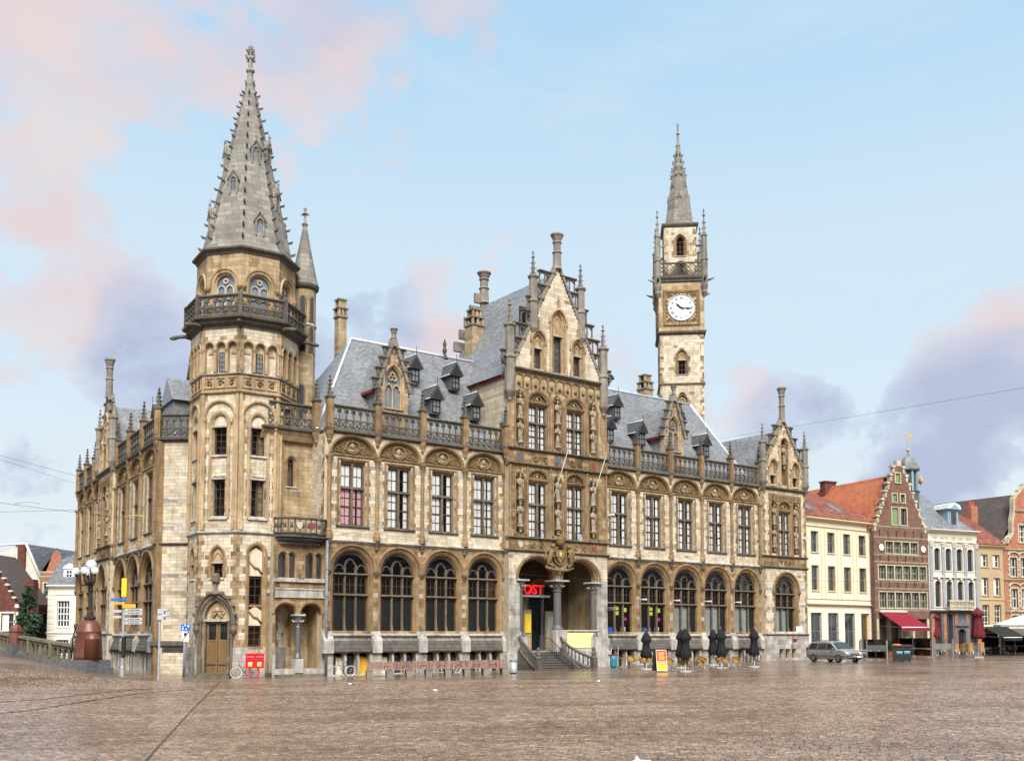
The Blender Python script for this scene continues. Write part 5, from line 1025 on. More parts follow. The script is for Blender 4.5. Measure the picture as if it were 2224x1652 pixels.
m = MB(); m.box(-1.3, 1.3, 0, 0.6, -0.2, 0.14); m.box(-1.1, 1.1, -0.4, 0.35, 0.14, 0.28); part(m, 'doorstep', 'stone_trim', po, F1)
for k in (-2, -1, 1): lancet(tface(k, RT) @ T(0, 0, 6.35), PO, 0.3, 1.35, 0.5, 2, 2, 0.95)
F0 = tface(0, RT)                                                                    # stair slit on the right front face
m = MB(); m.sweep(archpath(0.42, 1.9, 7.9, 0.5, 8), [(0, -0.4), (0, -0.16), (0.06, -0.12), (0.1, 0.02), (0.2, 0.05), (0.3, 0.03)], 0)
for za, zb in ((3.3, 4.55), (6.5, 8.35)): m.prism([(-0.42, za), (0.42, za), (0.42, zb - 0.3), (0, zb), (-0.42, zb - 0.3)], -0.4, -0.18, 1); m.tube([(-0.4, -0.14, za + 0.9), (-0.1, -0.12, za + 0.55), (0.15, -0.12, za + 0.5), (0.4, -0.14, za + 0.15)], 0.07, 6, 0)
m.box(-0.5, 0.5, -0.4, 0.08, 1.8, 1.95, 0); m.box(-0.42, 0.42, -0.4, -0.16, 4.5, 4.65, 0)
w_ = P(m, 'stair_window', ['stone_brown', 'stone_white'], F0); lights(w_, F0, [(-0.4, 0.4, 2.0, 3.25), (-0.4, 0.4, 4.68, 6.4)], -0.25, nx=2, ny=3)
# round stair turret behind the tower
TT = Matrix.Translation((-14.75, 70.3, 0))
m = MB(); m.lathe([(0.86, 9.0), (0.86, 27.1)], 14, (0, 0), 0, 0); P(m, 'turret_wall', 'ashlar_tan', TT)
m = MB(); m.lathe([(0.86, 26.9), (1.05, 27.1), (1.08, 27.3), (0.6, 27.35)], 14, (0, 0)); P(m, 'turret_cornice', 'stone_dark', TT)
m = MB(); m.lathe([(1.06, 27.28), (0.9, 27.8), (0.45, 30.0), (0.12, 31.8)], 14, (0, 0)); P(m, 'turret_roof', 'stone_spire', TT)
m = MB(); m.lathe([(0.16, 31.7), (0.24, 31.85), (0.1, 31.95), (0.08, 32.5), (0.2, 32.6), (0.08, 32.75), (0.12, 33.0), (0.02, 33.15)], 8, (0, 0)); m.box(-0.28, 0.28, -0.04, 0.04, 32.5, 32.62); P(m, 'turret_finial', 'stone_spire', TT)
m = MB(); m.lathe([(0.88, 24.3), (0.93, 24.35), (0.93, 24.45), (0.88, 24.5)], 14, (0, 0)); P(m, 'string_course', 'stone_grey', TT)
for da in (-95, -45, 0):
    a = rad(da) + math.atan2(-70, 14.75) + rad(40)
    for z0, z1 in ((22.4, 24.2), (24.6, 26.3), (17.6, 20.0)):
        if z0 < 20 and da != -45: continue
        Fk = frame(-14.75 + 0.86 * math.cos(a), 70.3 + 0.86 * math.sin(a), -math.sin(a), math.cos(a)); m = MB(); m.sweep(archpath(0.15, z0, z1 - 0.2, 0.22, 5), [(0, -0.05), (0, 0.02), (0.03, 0.05), (0.1, 0.05), (0.12, 0)], 0); w_ = P(m, 'turret_window', 'stone_brown', Fk)
        p = archpath(0.15, z0, z1 - 0.2, 0.22, 5); g = MB(); g.add([(u, -0.012, z) for u, z in p], [tuple(range(len(p)))]); part(g, 'pane', 'glass_dark', w_, Fk)
# ---------------------------------------------------------------- link between tower and front
FK = FR @ T(0, -0.4, 0)
LA, LB = -2.85, -1.05
P(wall(FK, -3.75, -0.1, 4.0, 9.0, [Hole(LA, 0.72, 3, 4.05, 0.62), Hole(LB, 0.72, 3, 4.05, 0.62), *[Hole(q + d, 0.27, 6.35, 7.65, 0.34) for q in (LA + 0.05, LB + 0.15) for d in (-0.31, 0.31)]], 0, 0.5, 0.3, 'brown'), 'link_wall', 'mortar', FK)
for a, b in ((-3.75, LA - 0.72), (LB + 0.72, -0.1)): P(wall(FK, a, b, 1.9, 4.0, [], 0, 0.5, 0.3, 'brown'), 'porch_pier', 'mortar', FK)
P(wall(FK, -3.75, -0.1, -0.4, 1.9, [Hole((LA + LB) / 2, 1.62, 0.5, 1.95)], 0.06, 0.5, 0.44, 'grey'), 'link_base', 'mortar', FK)
for c in (LA, LB):
    m = MB(); m.sweep(arc(0.72, 4.05, 0.62, 8), [(0, -0.5), (0, -0.1), (0.06, 0.02), (0.14, 0.07), (0.24, 0.05), (0.26, -0.02)]); P(m, 'porch_arch', 'stone_brown', FK @ T(c, 0, 0))
pcolumn(FK @ T((LA + LB) / 2, -0.12, 0.25), PO, 0.17, 0.9, 3.8)
P(wall(FK, -3.75, -0.1, 0.3, 5.2, [Hole(LA + 0.2, 0.4, 2.7, 3.7, 0.4)], -2.0, 0.3, 0.36, 'tan'), 'porch_back_wall', 'mortar', FK)
lancet(FK @ T(LA + 0.2, -2.0, 2.7), PO, 0.34, 1.0, 0.35, 2, 3, 0)
m = MB(); m.sweep(sh(archpath(0.6, 2.0, 3.7, 0.6, 8), LB), [(0, -2.0), (0, -1.9), (0.08, -1.85), (0.16, -1.95), (0.18, -2.0)]); P(m, 'blind_arch', 'stone_brown', FK)
m = MB(); m.box(-3.75, -0.1, -2.3, -0.02, -0.3, 0.3); m.box(-3.6, -0.1, -0.1, 0.5, -0.3, 0.18); m.box(-3.75, -0.1, -2.2, -0.5, 5.2, 5.4); P(m, 'porch_step', 'stone_trim', FK)
m = MB(); m.box(-3.75, -3.4, -2.0, -0.5, 0.3, 5.2); m.box(-0.4, -0.1, -2.0, -0.5, 0.3, 5.2); P(m, 'porch_side', 'stone_tan', FK)
for c in (LA + 0.05, LB + 0.15):
    m = MB(); tp = [(0, -0.35), (0, -0.12), (0.05, -0.08), (0.1, 0.03), (0.16, 0.03)]
    for s in (-1, 1): m.sweep(sh(archpath(0.27, 0, 1.25, 0.34, 6), s * 0.31, 6.4), tp, 0)
    m.box(-0.75, 0.75, -0.3, 0.12, 6.25, 6.38, 1); m.lathe([(0.05, 6.4), (0.05, 7.9)], 8, (0, -0.02), 0, 0)
    w_ = P(m, 'twin_window', ['stone_brown', 'stone_grey'], FK @ T(c, 0, 0)); lights(w_, FK @ T(c, 0, 0), [(-0.57, -0.05, 6.4, 7.95), (0.05, 0.57, 6.4, 7.95)], -0.25, nx=2, ny=3, gl='glass_dark')
m = MB(); m.box(-3.65, -0.2, 0, 0.1, 5.1, 5.2); m.box(-3.65, -0.2, 0, 0.1, 5.62, 5.72); m.box(-3.6, -0.25, 0, 0.05, 5.2, 5.62); m.box(-3.7, -0.15, 0, 0.16, 6.12, 6.26); P(m, 'inscription_plaque', 'stone_grey', FK)
# balcony with shields
m = MB(); bp = [(-3.75, 0), (-3.5, 0.55), (-2.7, 0.85), (-1.2, 0.85), (-0.4, 0.55), (-0.1, 0)]
def poly_prism(m, pts, z0, z1, mi=0): n = len(pts); m.add([(u, -v, z0) for u, v in pts] + [(u, -v, z1) for u, v in pts], [tuple(range(n)), tuple(range(n, 2 * n))] + [(i, (i + 1) % n, n + (i + 1) % n, n + i) for i in range(n)], mi)
poly_prism(m, bp, 9.0, 9.18); poly_prism(m, [(u * 0.92 - 0.15, v * 0.7) for u, v in bp], 8.8, 9.0); poly_prism(m, [(u * 0.85 - 0.28, v * 0.4) for u, v in bp], 8.55, 8.8)
for (a, b), (c, d) in zip(bp, bp[1:]): m.tube([(a, b, 10.2), (c, d, 10.2)], 0.09, 6); m.tube([(a, b, 9.25), (c, d, 9.25)], 0.08, 6)
bal = P(m, 'balcony', 'stone_dark', FK)
for (a, b), (c, d) in zip(bp, bp[1:]):
    l = math.hypot(c - a, d - b); k = max(1, round(l / 0.38))
    for i in range(k + 1):
        q = MB(); u, v = a + (c - a) * i / k, b + (d - b) * i / k; q.lathe([(0.05, 9.25), (0.04, 9.7), (0.05, 10.15)], 6, (u, v)); part(q, 'baluster', 'stone_dark', bal, FK)
    q = MB()
    for i in range(k): u, v = a + (c - a) * (i + .5) / k, b + (d - b) * (i + .5) / k; q.ball((u, v, 9.72), 0.14, 0, 7, 5, 0.9, 0.3, 1.3)
    part(q, 'tracery', 'stone_dark', bal, FK)
for u, k in ((-2.4, 'shield_white'), (-1.5, 'shield_red')): shield(FK @ T(0, 0.85, 0), u, 9.75, 0.2, k, 0.08)
FU = FR @ T(0, -2.0, 0)
P(wall(FU, -4.2, -0.05, 9.0, 16.1, [Hole(-1.9, 0.24, 12.6, 14.2, 0.25)], 0, 0.5, 0.3, 'tan'), 'link_wall', 'mortar', FU); lancet(FU @ T(-1.9, 0, 12.6), PO, 0.2, 1.6, 0.22, 2, 3, 0)
FS = FR @ T(-0.46, -2.4, 0) @ RZ(-pi / 2); P(wall(FS, 0, 2.35, 9.0, 16.1, [], 0, 0.3, 0.235, 'white'), 'link_return', 'mortar', FS)
m = MB(); m.box(-0.15, -0.05, -2.4, -0.6, 9.0, 16.1); m.strip(-4.2, -0.1, [(-2.4, 15.6), (-1.7, 15.6), (-1.5, 15.9), (-1.3, 16.12), (-2.4, 16.12)]); P(m, 'link_return', 'stone_tan', FR)
m = MB(); m.strip(-4.2, 0.05, [(-2.6, 16.12), (-1.5, 16.12), (-1.3, 16.3), (-1.3, 16.42), (-2.6, 16.42)]); P(m, 'cornice', 'stone_dark', FR)
balustrade(FR @ T(-2.2, -1.55, 16.42), PO, 3.1, 1.68, 6); pinnacle_post(FR @ T(-0.55, -1.2, 16.36), PO, 2.0, 0)
# left link: pale wall between the left front and the tower
FL = frame(-24.75, 70.0, 1, -0.06)
P(wall(FL, 0, 4.2, -0.4, 16.1, [Hole(3.2, 0.3, 2.6, 8.0, 0.35), Hole(3.2, 0.3, 10.2, 14.8, 0.35)], 0, 0.5, 0.235, 'white', bands=(3.95, 5.5, 6.85, 10, 11.95, 13.95)), 'link_wall', 'mortar', FL)
for z, h in ((2.6, 5.4), (10.2, 4.6)): lancet(FL @ T(3.2, 0, z), PO, 0.26, h, 0.3, 1, 6, 0)
for z, hh, o, mt in ((8.85, 0.22, 0.18, 'stone_trim'), (1.5, 0.8, 0.3, 'stone_dark'), (16.1, 0.3, 0.28, 'stone_dark')): strip(FL, -0.1, 4.2, z, hh, o, mt)
balustrade(FL @ T(1.6, -0.05, 16.42), PO, 3.0, 1.68, 6); pinnacle_post(FL @ T(0.0, -0.1, 16.36), PO, 2.1, 0)
# corner pier of the left front
m = MB(); m.box(-1.55, -0.75, -0.6, 0.14, -0.4, 16.2); P(m, 'corner_pier', 'stone_brown', LF)
# ---------------------------------------------------------------- clock tower
CK = frame(17.95, 105.2, 0.995, -0.10); CT = CK @ T(0, -2.35, 0); hs_ = 2.35
for z0, z1, hw in ((10, 29.2, 2.28), (29.2, 34.5, 2.3)):
    for k in range(4):
        Fk = CT @ RZ(k * pi / 2) @ T(0, hw, 0); h = [Hole(0, 0.42, 30.2, 32.3, 0.6)] if z0 > 20 else [Hole(0, 0.42, 25.4, 27.6, 0.6)]
        if k in (0, 3): P(wall(Fk, -hw, hw, max(z0, 16), z1, h, 0, 0.4, 0.3, 'white'), 'clock_tower_wall', 'mortar', Fk)
        else: m = MB(); m.box(-hw, hw, -0.3, 0, z0, z1); P(m, 'clock_tower_wall', 'stone_white', Fk)
        if k in (0, 3): lancet(Fk @ T(0, 0, h[0].zb), PO, 0.36, 1.9, 0.5, 2, 3, 1.5)
def sq(prof, name, mt): m = MB(); m.lathe([(r * math.sqrt(2), z) for r, z in prof], 4, (0, 0), pi / 4); return P(m, name, mt, CT)
sq([(2.2, 29.0), (2.4, 29.1), (2.45, 29.25), (2.2, 29.3)], 'string_course', 'stone_brown'); sq([(2.3, 34.4), (2.55, 34.6), (2.6, 34.8), (2.3, 34.85)], 'string_course', 'stone_trim')
for k in range(4):
    Fk = CT @ RZ(k * pi / 2) @ T(0, 2.4, 0); P(wall(Fk, -2.4, 2.4, 34.8, 40.1, [], 0, 0.4, 0.4, 'tan'), 'clock_stage_wall', 'mortar', Fk)
    if k in (1, 2): continue
    m = MB(); m.sweep(sh([(-1.7, -1.7), (-1.7, 1.7), (1.7, 1.7), (1.7, -1.7)], 0, 37.3), [(-0.12, 0.0), (-0.1, 0.04), (0.1, 0.14), (0.2, 0.1), (0.24, 0)], 0, True); panel_relief(m, -1.6, 1.6, 38.55, 38.95, 0.02, 1, 5); panel_relief(m, -1.6, 1.6, 35.7, 36.1, 0.02, 1, 6)
    for s in (-1, 1):
        for q in (-1, 1): scroll(m, (s * 1.3, 37.3 + q * 1.3, 0), 0.22, 1.3, 1, 0.03, 0.06, 1)
        for q in range(5): m.ball((s * 1.52, 0.03, 36.4 + q * 0.42), 0.1, 1, 6, 4)
    P(m, 'clock_surround', ['stone_brown', 'gilt'], Fk)
    cf = MB(); cf.lathe([(1.42, 0), (1.42, 0.08), (1.36, 0.1), (1.36, 0.06)], 40, (0, 0)); ck = Fk @ T(0, 0.0, 37.3) @ Matrix.Rotation(pi / 2, 4, 'X')
    c0 = part(cf, 'clock_face', 'clock_white', PO, ck) if 'clock_white' in MATS else part(cf, 'clock_face', mat('clock_white', (0.84, 0.85, 0.86), (0.8, 0.81, 0.82), 0.4).name, PO, ck)
    q = MB()
    for r in (1.38, 0.98, 0.72): q.sweep([(r * math.cos(a * pi / 24), 37.3 + r * math.sin(a * pi / 24)) for a in range(48)], [(-0.012, 0.11), (-0.012, 0.125), (0.012, 0.125), (0.012, 0.11)], 0, True)
    for h in range(60):
        a = h * pi / 30; r0 = 1.27 if h % 5 else 1.22
        q.add([(r0 * math.sin(a) + sx * 0.012 * math.cos(a), -0.12, 37.3 + r0 * math.cos(a) - sx * 0.012 * math.sin(a)) for sx in (-1, 1)] + [(1.33 * math.sin(a) + sx * 0.012 * math.cos(a), -0.12, 37.3 + 1.33 * math.cos(a) - sx * 0.012 * math.sin(a)) for sx in (1, -1)], [(0, 1, 2, 3)])
    part(q, 'dial_rings', 'black', c0, Fk)
    for h, nm in enumerate(('XII', 'I', 'II', 'III', 'IIII', 'V', 'VI', 'VII', 'VIII', 'IX', 'X', 'XI')):
        a = h * pi / 6; text(nm, 0.30, 'black', c0, Fk @ T(0, 0.115, 37.3) @ Matrix.Rotation(a, 4, 'Y') @ T(0, 0, 1.0), 'numeral', 0.004, 'CENTER', 0.004)
    for ang, l, w_ in ((308, 0.72, 0.07), (96, 1.12, 0.05)):
        a = rad(ang); q = MB(); q.prism([(-w_, -0.25), (w_, -0.25), (w_ * 0.9, l * 0.4), (w_ * 1.8, l * 0.62), (0, l), (-w_ * 1.8, l * 0.62), (-w_ * 0.9, l * 0.4)], 0.14, 0.17); part(q, 'clock_hand', 'black', c0, Fk @ T(0, 0, 37.3) @ Matrix.Rotation(a, 4, 'Y'))
sq([(2.35, 40.0), (2.55, 40.15), (2.55, 40.3), (2.7, 40.5), (2.7, 40.65), (1.6, 40.68)], 'balcony_floor', 'stone_dark')
for k in range(4):
    Fk = CT @ RZ(k * pi / 2) @ T(0, 2.5, 0); m = MB(); m.box(-2.4, 2.4, -0.08, 0.08, 40.68, 40.82); m.box(-2.4, 2.4, -0.1, 0.1, 42.05, 42.2)
    b = P(m, 'balcony_rail', 'stone_dark', Fk)
    q = MB()
    for i in range(4):
        c = -1.8 + i * 1.2
        for s in (-1, 1): q.tube([(c - s * 0.6, 0, 40.8), (c, 0, 41.45), (c + s * 0.6, 0, 42.1)], 0.05, 4)
        q.sweep(sh([(0, -0.42), (-0.42, 0), (0, 0.42), (0.42, 0)], c, 41.45), [(-0.04, -0.05), (-0.04, 0.05), (0.04, 0.05), (0.04, -0.05)], 0, True)
    part(q, 'tracery', 'stone_dark', b, Fk)
    a = CT @ RZ(k * pi / 2) @ T(2.45, 2.45, 0); m = MB(); m.lathe([(0.1, 38.4), (0.35, 38.9), (0.28, 39.1), (0.42, 39.6), (0.36, 39.8), (0.36, 42.3), (0.44, 42.4), (0.34, 42.55), (0.32, 44.9), (0.4, 45.0), (0.3, 45.1)], 8, (0, 0), pi / 8); pinnacle_on(m, (0, 0), 45.0, 0.3, 3.0)
    for s, (dx, dy) in enumerate(((1, 0), (0, 1))): m.tube([(dx * 0.3, dy * 0.3, 40.2), (dx * 0.7, dy * 0.7, 40.3), (dx * 1.05, dy * 1.05, 40.45)], [0.15, 0.12, 0.05], 5)
    P(m, 'corner_shaft', 'stone_pinnacle', a)
    m = MB(); m.tube([(0, 0, 43.4), (-0.3, -0.3, 44.1), (-0.8, -0.8, 44.3)], 0.12, 5); P(m, 'flying_buttress', 'stone_pinnacle', a)
    Fk = CT @ RZ(k * pi / 2) @ T(0, 1.72, 0)
    if k in (0, 3): P(wall(Fk, -1.72, 1.72, 40.68, 46.4, [Hole(0, 0.45, 43.2, 44.8, 0.6), Hole(0, 0.45, 41, 42.0, 0.45)], 0, 0.35, 0.3, 'white'), 'belfry_wall', 'mortar', Fk); lancet(Fk @ T(0, 0, 43.2), PO, 0.4, 1.6, 0.55, 2, 3, 0); lancet(Fk @ T(0, 0, 41.0), PO, 0.4, 1.0, 0.4, 2, 2, 0)
    else: m = MB(); m.box(-1.72, 1.72, -0.3, 0, 40.6, 46.4); P(m, 'belfry_wall', 'stone_white', Fk)
sq([(1.6, 46.3), (1.82, 46.4), (1.95, 46.6), (1.95, 46.75), (1.4, 46.8)], 'eaves_cornice', 'stone_dark')
m = MB(); m.lathe([(1.95, 46.7), (1.62, 47.2)], 8, (0, 0), pi / 8); m.lathe([(1.66, 46.75), (1.36, 49), (0.2, 56.2)], 8, (0, 0), pi / 8); P(m, 'clock_spire', 'stone_spire', CT)
m = MB(); m.lathe([(0.22, 56.0), (0.28, 56.2), (0.14, 56.4), (0.1, 57.4), (0.22, 57.5), (0.08, 57.7), (0.08, 58.3), (0.14, 58.5), (0.02, 58.8)], 8, (0, 0)); P(m, 'spire_finial', 'stone_spire', CT)
for k in range(8):
    a = pi / 8 + k * pi / 4
    for j in range(4):
        z = 52.6 + j * 0.8; r = 1.36 + (0.2 - 1.36) * (z - 49) / 6.6; m = MB(); crocket(m, r * math.cos(a), -r * math.sin(a), z, 0.26, math.cos(a), -math.sin(a)); P(m, 'crocket', 'stone_pinnacle', CT)
for k in range(8):
    a = k * pi / 4 
    for z in ((49.3, 52.0) if k % 2 == 0 else (50.6,)):
        r = 1.36 + (0.2 - 1.36) * (z + 0.4 - 49) / 6.6; lucarne(CT @ T(r * math.cos(a) * 0.92, -r * math.sin(a) * 0.92, z) @ RZ(a + pi / 2) @ Matrix.Scale(0.6, 4), PO)
flush_stones(PO)
# ---------------------------------------------------------------- other houses
H2 = frame(34.63, 101.14, 0.91152, 0.41126); HD = (0.9115, 0.4113, 0)
mat('cream', (0.69, 0.635, 0.525), (0.63, 0.575, 0.46), 0.8, 0.8, streak=(0.55, 0.46, 0.30), sk=0.25, var=0); mat('cream_trim', (0.62, 0.50, 0.28), (0.56, 0.45, 0.24), 0.7, var=0)
mat('brick_red', (0.195, 0.105, 0.074), (0.125, 0.066, 0.048), 0.85, 2.0, streak=(0.10, 0.06, 0.045), sk=0.5, bump=0.3, var=0.2, brick=(0.24, 0.08, 0.009, (1.25, 1.2, 1.15), HD))
mat('brick_dark', (0.15, 0.05, 0.035), (0.09, 0.035, 0.026), 0.85, 2.0, streak=(0.05, 0.03, 0.025), sk=0.4, var=0.2, brick=(0.3, 0.1, 0.01, (1.2, 1.2, 1.2), (1, 0.1, 0)))
mat('brick_orange', (0.40, 0.17, 0.10), (0.30, 0.12, 0.07), 0.85, 2.0, streak=(0.2, 0.1, 0.07), sk=0.4, var=0.2, brick=(0.24, 0.08, 0.009, (1.2, 1.2, 1.15), HD))
mat('house_stone', (0.50, 0.45, 0.33), (0.36, 0.31, 0.22), 0.85, 3.0, streak=(0.2, 0.16, 0.1), sk=0.5)
mat('house_white', (0.62, 0.57, 0.49), (0.52, 0.475, 0.40), 0.8, 2.0, streak=(0.42, 0.38, 0.32), sk=0.35, var=0.1); mat('house_blue', (0.285, 0.295, 0.315), (0.24, 0.25, 0.27), 0.8, 2.0, var=0.1)
mat('house_bluestone', (0.085, 0.09, 0.10), (0.14, 0.145, 0.16), 0.6, 3.0, var=0.2); mat('house_tan', (0.42, 0.31, 0.185), (0.37, 0.27, 0.16), 0.8, 1.0, streak=(0.27, 0.2, 0.12), sk=0.3, var=0)
mat('tile_brown', (0.24, 0.085, 0.055), (0.16, 0.055, 0.04), 0.7, 2.0, streak=(0.09, 0.05, 0.04), sk=0.5, var=0.7); mat('tile_orange', (0.36, 0.115, 0.05), (0.27, 0.08, 0.035), 0.7, 1.0, streak=(0.16, 0.05, 0.025), sk=0.6, var=0.6); mat('tile_grey', (0.09, 0.07, 0.06), (0.06, 0.048, 0.042), 0.7, 2.0, var=0.6)
mat('frame_grey', (0.20, 0.22, 0.24), rough=0.5, var=0); mat('frame_green', (0.25, 0.26, 0.17), rough=0.6); mat('shutter_green', (0.17, 0.25, 0.11), (0.13, 0.20, 0.09), 0.6, 3); mat('frame_cream', (0.62, 0.58, 0.45), rough=0.6, var=0)
mat('paint_blue', (0.22, 0.33, 0.37), (0.18, 0.28, 0.32), 0.6, 3, var=0); mat('awning_red', (0.21, 0.012, 0.026), (0.18, 0.01, 0.022), 0.85, 3, var=0); mat('awning_black', (0.018, 0.022, 0.02), rough=0.85, var=0); mat('shop', (0.06, 0.045, 0.03), (0.12, 0.08, 0.05), 0.4, 3, var=0.2)
mat('mansard', (0.16, 0.165, 0.175), (0.12, 0.125, 0.135), 0.55, 2, brick=(0.3, 0.22, 0.012, (0.6, 0.6, 0.6), (1, 0.1, 0))); mat('white_tile', (0.58, 0.55, 0.49), (0.46, 0.43, 0.38), 0.7, 2, streak=(0.3, 0.28, 0.24), sk=0.5)
def pw(u0, u1, z0, z1, holes=(), th=0.4, v=0.0, mi=0, bound=None, mb=None, nb=30):
    mb = mb or MB(); zs = {z0, z1}
    for h in holes:
        zs |= {h.zb, h.zs}
        if h.rise: zs |= {h.zs + h.rise * k / 6 for k in range(1, 7)}
    if bound: zs |= {z0 + (z1 - z0) * k / nb for k in range(nb + 1)}
    zs = sorted(z for z in zs if z0 <= z <= z1)
    for a, b in zip(zs, zs[1:]):
        if b - a < 1e-4: continue
        x0, x1 = bound((a + b) / 2) if bound else (u0, u1)
        if x1 > x0:
            for p, q, _, _ in cut(x0, x1, holes, (a + b) / 2, a + 0.001): mb.box(p, q, v - th, v, a, b, mi)
    return mb
def win(root, F, c, zb, w_, h, nx=2, ny=3, fr='frame_grey', gl='glass_dark', sill='house_stone', sur=None, depth=0.2, rise=0.0, fw=0.06, bw=0.02, curt=False):
    m = MB(); hw = w_ / 2
    pa = archpath(hw, 0, h, rise, 6) if rise else rect(hw, h)
    m.sweep(pa, [(0, -0.35), (0, 0.005)] + ([(0.0, 0.04), (sur, 0.04), (sur, 0.0)] if sur else [(0.02, 0.005)]), 0)
    m.box(-hw - 0.1, hw + 0.1, -0.1, 0.09, -0.1, 0, 0); G = F @ T(c, 0, zb); r = part(m, 'window', sill, root, G)
    part(casement(-hw, hw, 0, h, -depth, nx, ny, fw, bw), 'frame', fr, r, G); g = MB(); pp = pa if rise else rect(hw, h); g.add([(u, depth + 0.03, z) for u, z in pp], [tuple(range(len(pp)))]); part(g, 'pane', gl, r, G)
    if curt: part(curtain_mesh(-hw, hw * 0.1, 0, h, -depth - 0.012), 'curtain', 'curtain', r, G)
    return r
TILES = {}
def tile_roof(root, F, a, b, c, d, mt, tw=0.27, th=0.36, name='roof', limit=300, seed=3):
    """roof plane a (eave start), b (eave end), c (ridge end), d (ridge start) in (u, v, z): a deck and rows of curved tiles"""
    A, B, C_, D = [Vector((p[0], -p[1], p[2])) for p in (a, b, c, d)]; m = MB(); m.add([tuple(x) for x in (A, B, C_, D)], [(0, 1, 2, 3)]); r = part(m, name, mt, root, F)
    nrow = max(1, int((D - A).length / th)); rr = random.Random(seed); lst = []; nrm = (B - A).cross(D - A).normalized()
    if (F.to_3x3() @ nrm).z < 0: nrm = -nrm
    for j in range(nrow):
        t0 = j / nrow; t1 = (j + 1.12) / nrow; l0, r0 = A.lerp(D, t0), B.lerp(C_, t0); l1, r1 = A.lerp(D, min(t1, 1)), B.lerp(C_, min(t1, 1)); nc = max(1, int((r0 - l0).length / tw))
        for i in range(nc):
            lst.append((l0.lerp(r0, i / nc), l0.lerp(r0, (i + 1) / nc), l1.lerp(r1, (i + 1) / nc), l1.lerp(r1, i / nc)))
    rest = MB()
    for k, (p, q, s, t) in enumerate(lst):
        def tv(off):
            o = []
            for f, h in ((0, 0.02), (0.25, 0.055), (0.5, 0.075), (0.75, 0.055), (1, 0.02)): o += [p.lerp(q, f) + nrm * (h + 0.03) - off, t.lerp(s, f) + nrm * h - off]
            for f in (0, 0.25, 0.5, 0.75, 1): o.append(p.lerp(q, f) + nrm * 0.004 - off)
            return [tuple(x) for x in o]
        fs = [(2 * i, 2 * i + 2, 2 * i + 3, 2 * i + 1) for i in range(4)] + [(10 + i, 11 + i, 2 * i + 2, 2 * i) for i in range(4)]
        if k >= len(lst) - limit and limit: mm = MB(); mm.add(tv(p), fs); part(mm, 'roof_tile', mt, r, F @ Matrix.Translation(p))
        else: rest.add(tv(Vector((0, 0, 0))), fs, 0, rr.uniform(-0.5, 0.5))
    if rest.v: part(rest, 'roof_tiles', mt, r, F, kind='stuff')
    return r
def trim(root, F, u0, u1, z, h, o, mt, name='cornice'):
    m = MB(); m.strip(u0, u1, [(-0.1, z), (0.02, z), (o * 0.5, z + h * 0.4), (o, z + h * 0.7), (o, z + h), (-0.1, z + h)]); return part(m, name, mt, root, F)
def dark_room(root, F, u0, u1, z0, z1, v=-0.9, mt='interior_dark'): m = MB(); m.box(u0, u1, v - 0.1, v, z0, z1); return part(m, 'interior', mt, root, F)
# -- cream house next to the post office
FY = FR @ T(0, -0.25, 0); hY = thing('cream_house', 'cream plastered house with yellow trim and brown tiled roof beside the post office', 'house', FY @ T(55.4, 0, 0.5))
WY = [51.45, 54.0, 56.55, 59.1]; SY = [51.5, 54.15, 56.8]
hl = [Hole(c, 0.56, 10.75, 12.75) for c in WY] + [Hole(c, 0.56, 7.05, 9.45) for c in WY] + [Hole(c, 0.82, 1.35, 4.9) for c in SY] + [Hole(59.4, 0.72, 0.0, 4.9)]
part(pw(49.75, 61.2, 0, 13.7, hl), 'wall', 'cream', hY, FY); dark_room(hY, FY, 49.8, 61.1, 0, 13.6)
for c in WY: win(hY, FY, c, 10.75, 1.12, 2.0, 2, 2, sill='cream_trim', sur=0.12); win(hY, FY, c, 7.05, 1.12, 2.4, 2, 2, sill='cream_trim', sur=0.12)
for c in SY: win(hY, FY, c, 1.35, 1.64, 3.55, 2, 2, 'frame_grey', 'shop_glass' if 'shop_glass' in MATS else 'glass_dark', 'cream')
m = MB(); m.box(58.75, 60.05, -0.35, -0.28, 0.3, 4.8); dr = part(m, 'door', 'shop', hY, FY); m = MB(); m.sweep(sh(rect(0.66, 4.4), 59.4, 0.4), [(-0.1, -0.3), (-0.1, -0.22), (0.04, -0.22), (0.04, -0.3)]); part(m, 'door_frame', 'gold', dr, FY)
for z, h, o, mt in ((13.7, 0.4, 0.45, 'cream_trim'), (13.15, 0.14, 0.1, 'cream_trim'), (5.5, 0.3, 0.28, 'cream_trim'), (6.15, 0.12, 0.08, 'cream_trim'), (0.0, 0.9, 0.06, 'house_bluestone')): trim(hY, FY, 49.75, 61.25, z, h, o, mt)
for c in [49.95] + [(a + b) / 2 for a, b in zip(WY, WY[1:])] + [60.95]:
    for s in (-0.3, 0.3): m = MB(); m.box(c + s - 0.07, c + s + 0.07, 0, 0.05, 6.3, 13.15); part(m, 'pilaster_strip', 'cream_trim', hY, FY)
tile_roof(hY, FY, (49.6, 0.45, 14.1), (61.4, 0.45, 14.1), (57.6, -4.8, 17.5), (49.6, -4.8, 17.5), 'tile_brown'); m = MB(); m.add([(61.4, -0.45, 14.1), (57.6, 4.8, 17.5), (61.4, 10, 14.1), (49.6, 4.8, 17.5), (49.6, 10, 14.1)], [(0, 1, 2), (1, 3, 4, 2)]); part(m, 'roof_back', 'tile_brown', hY, FY)
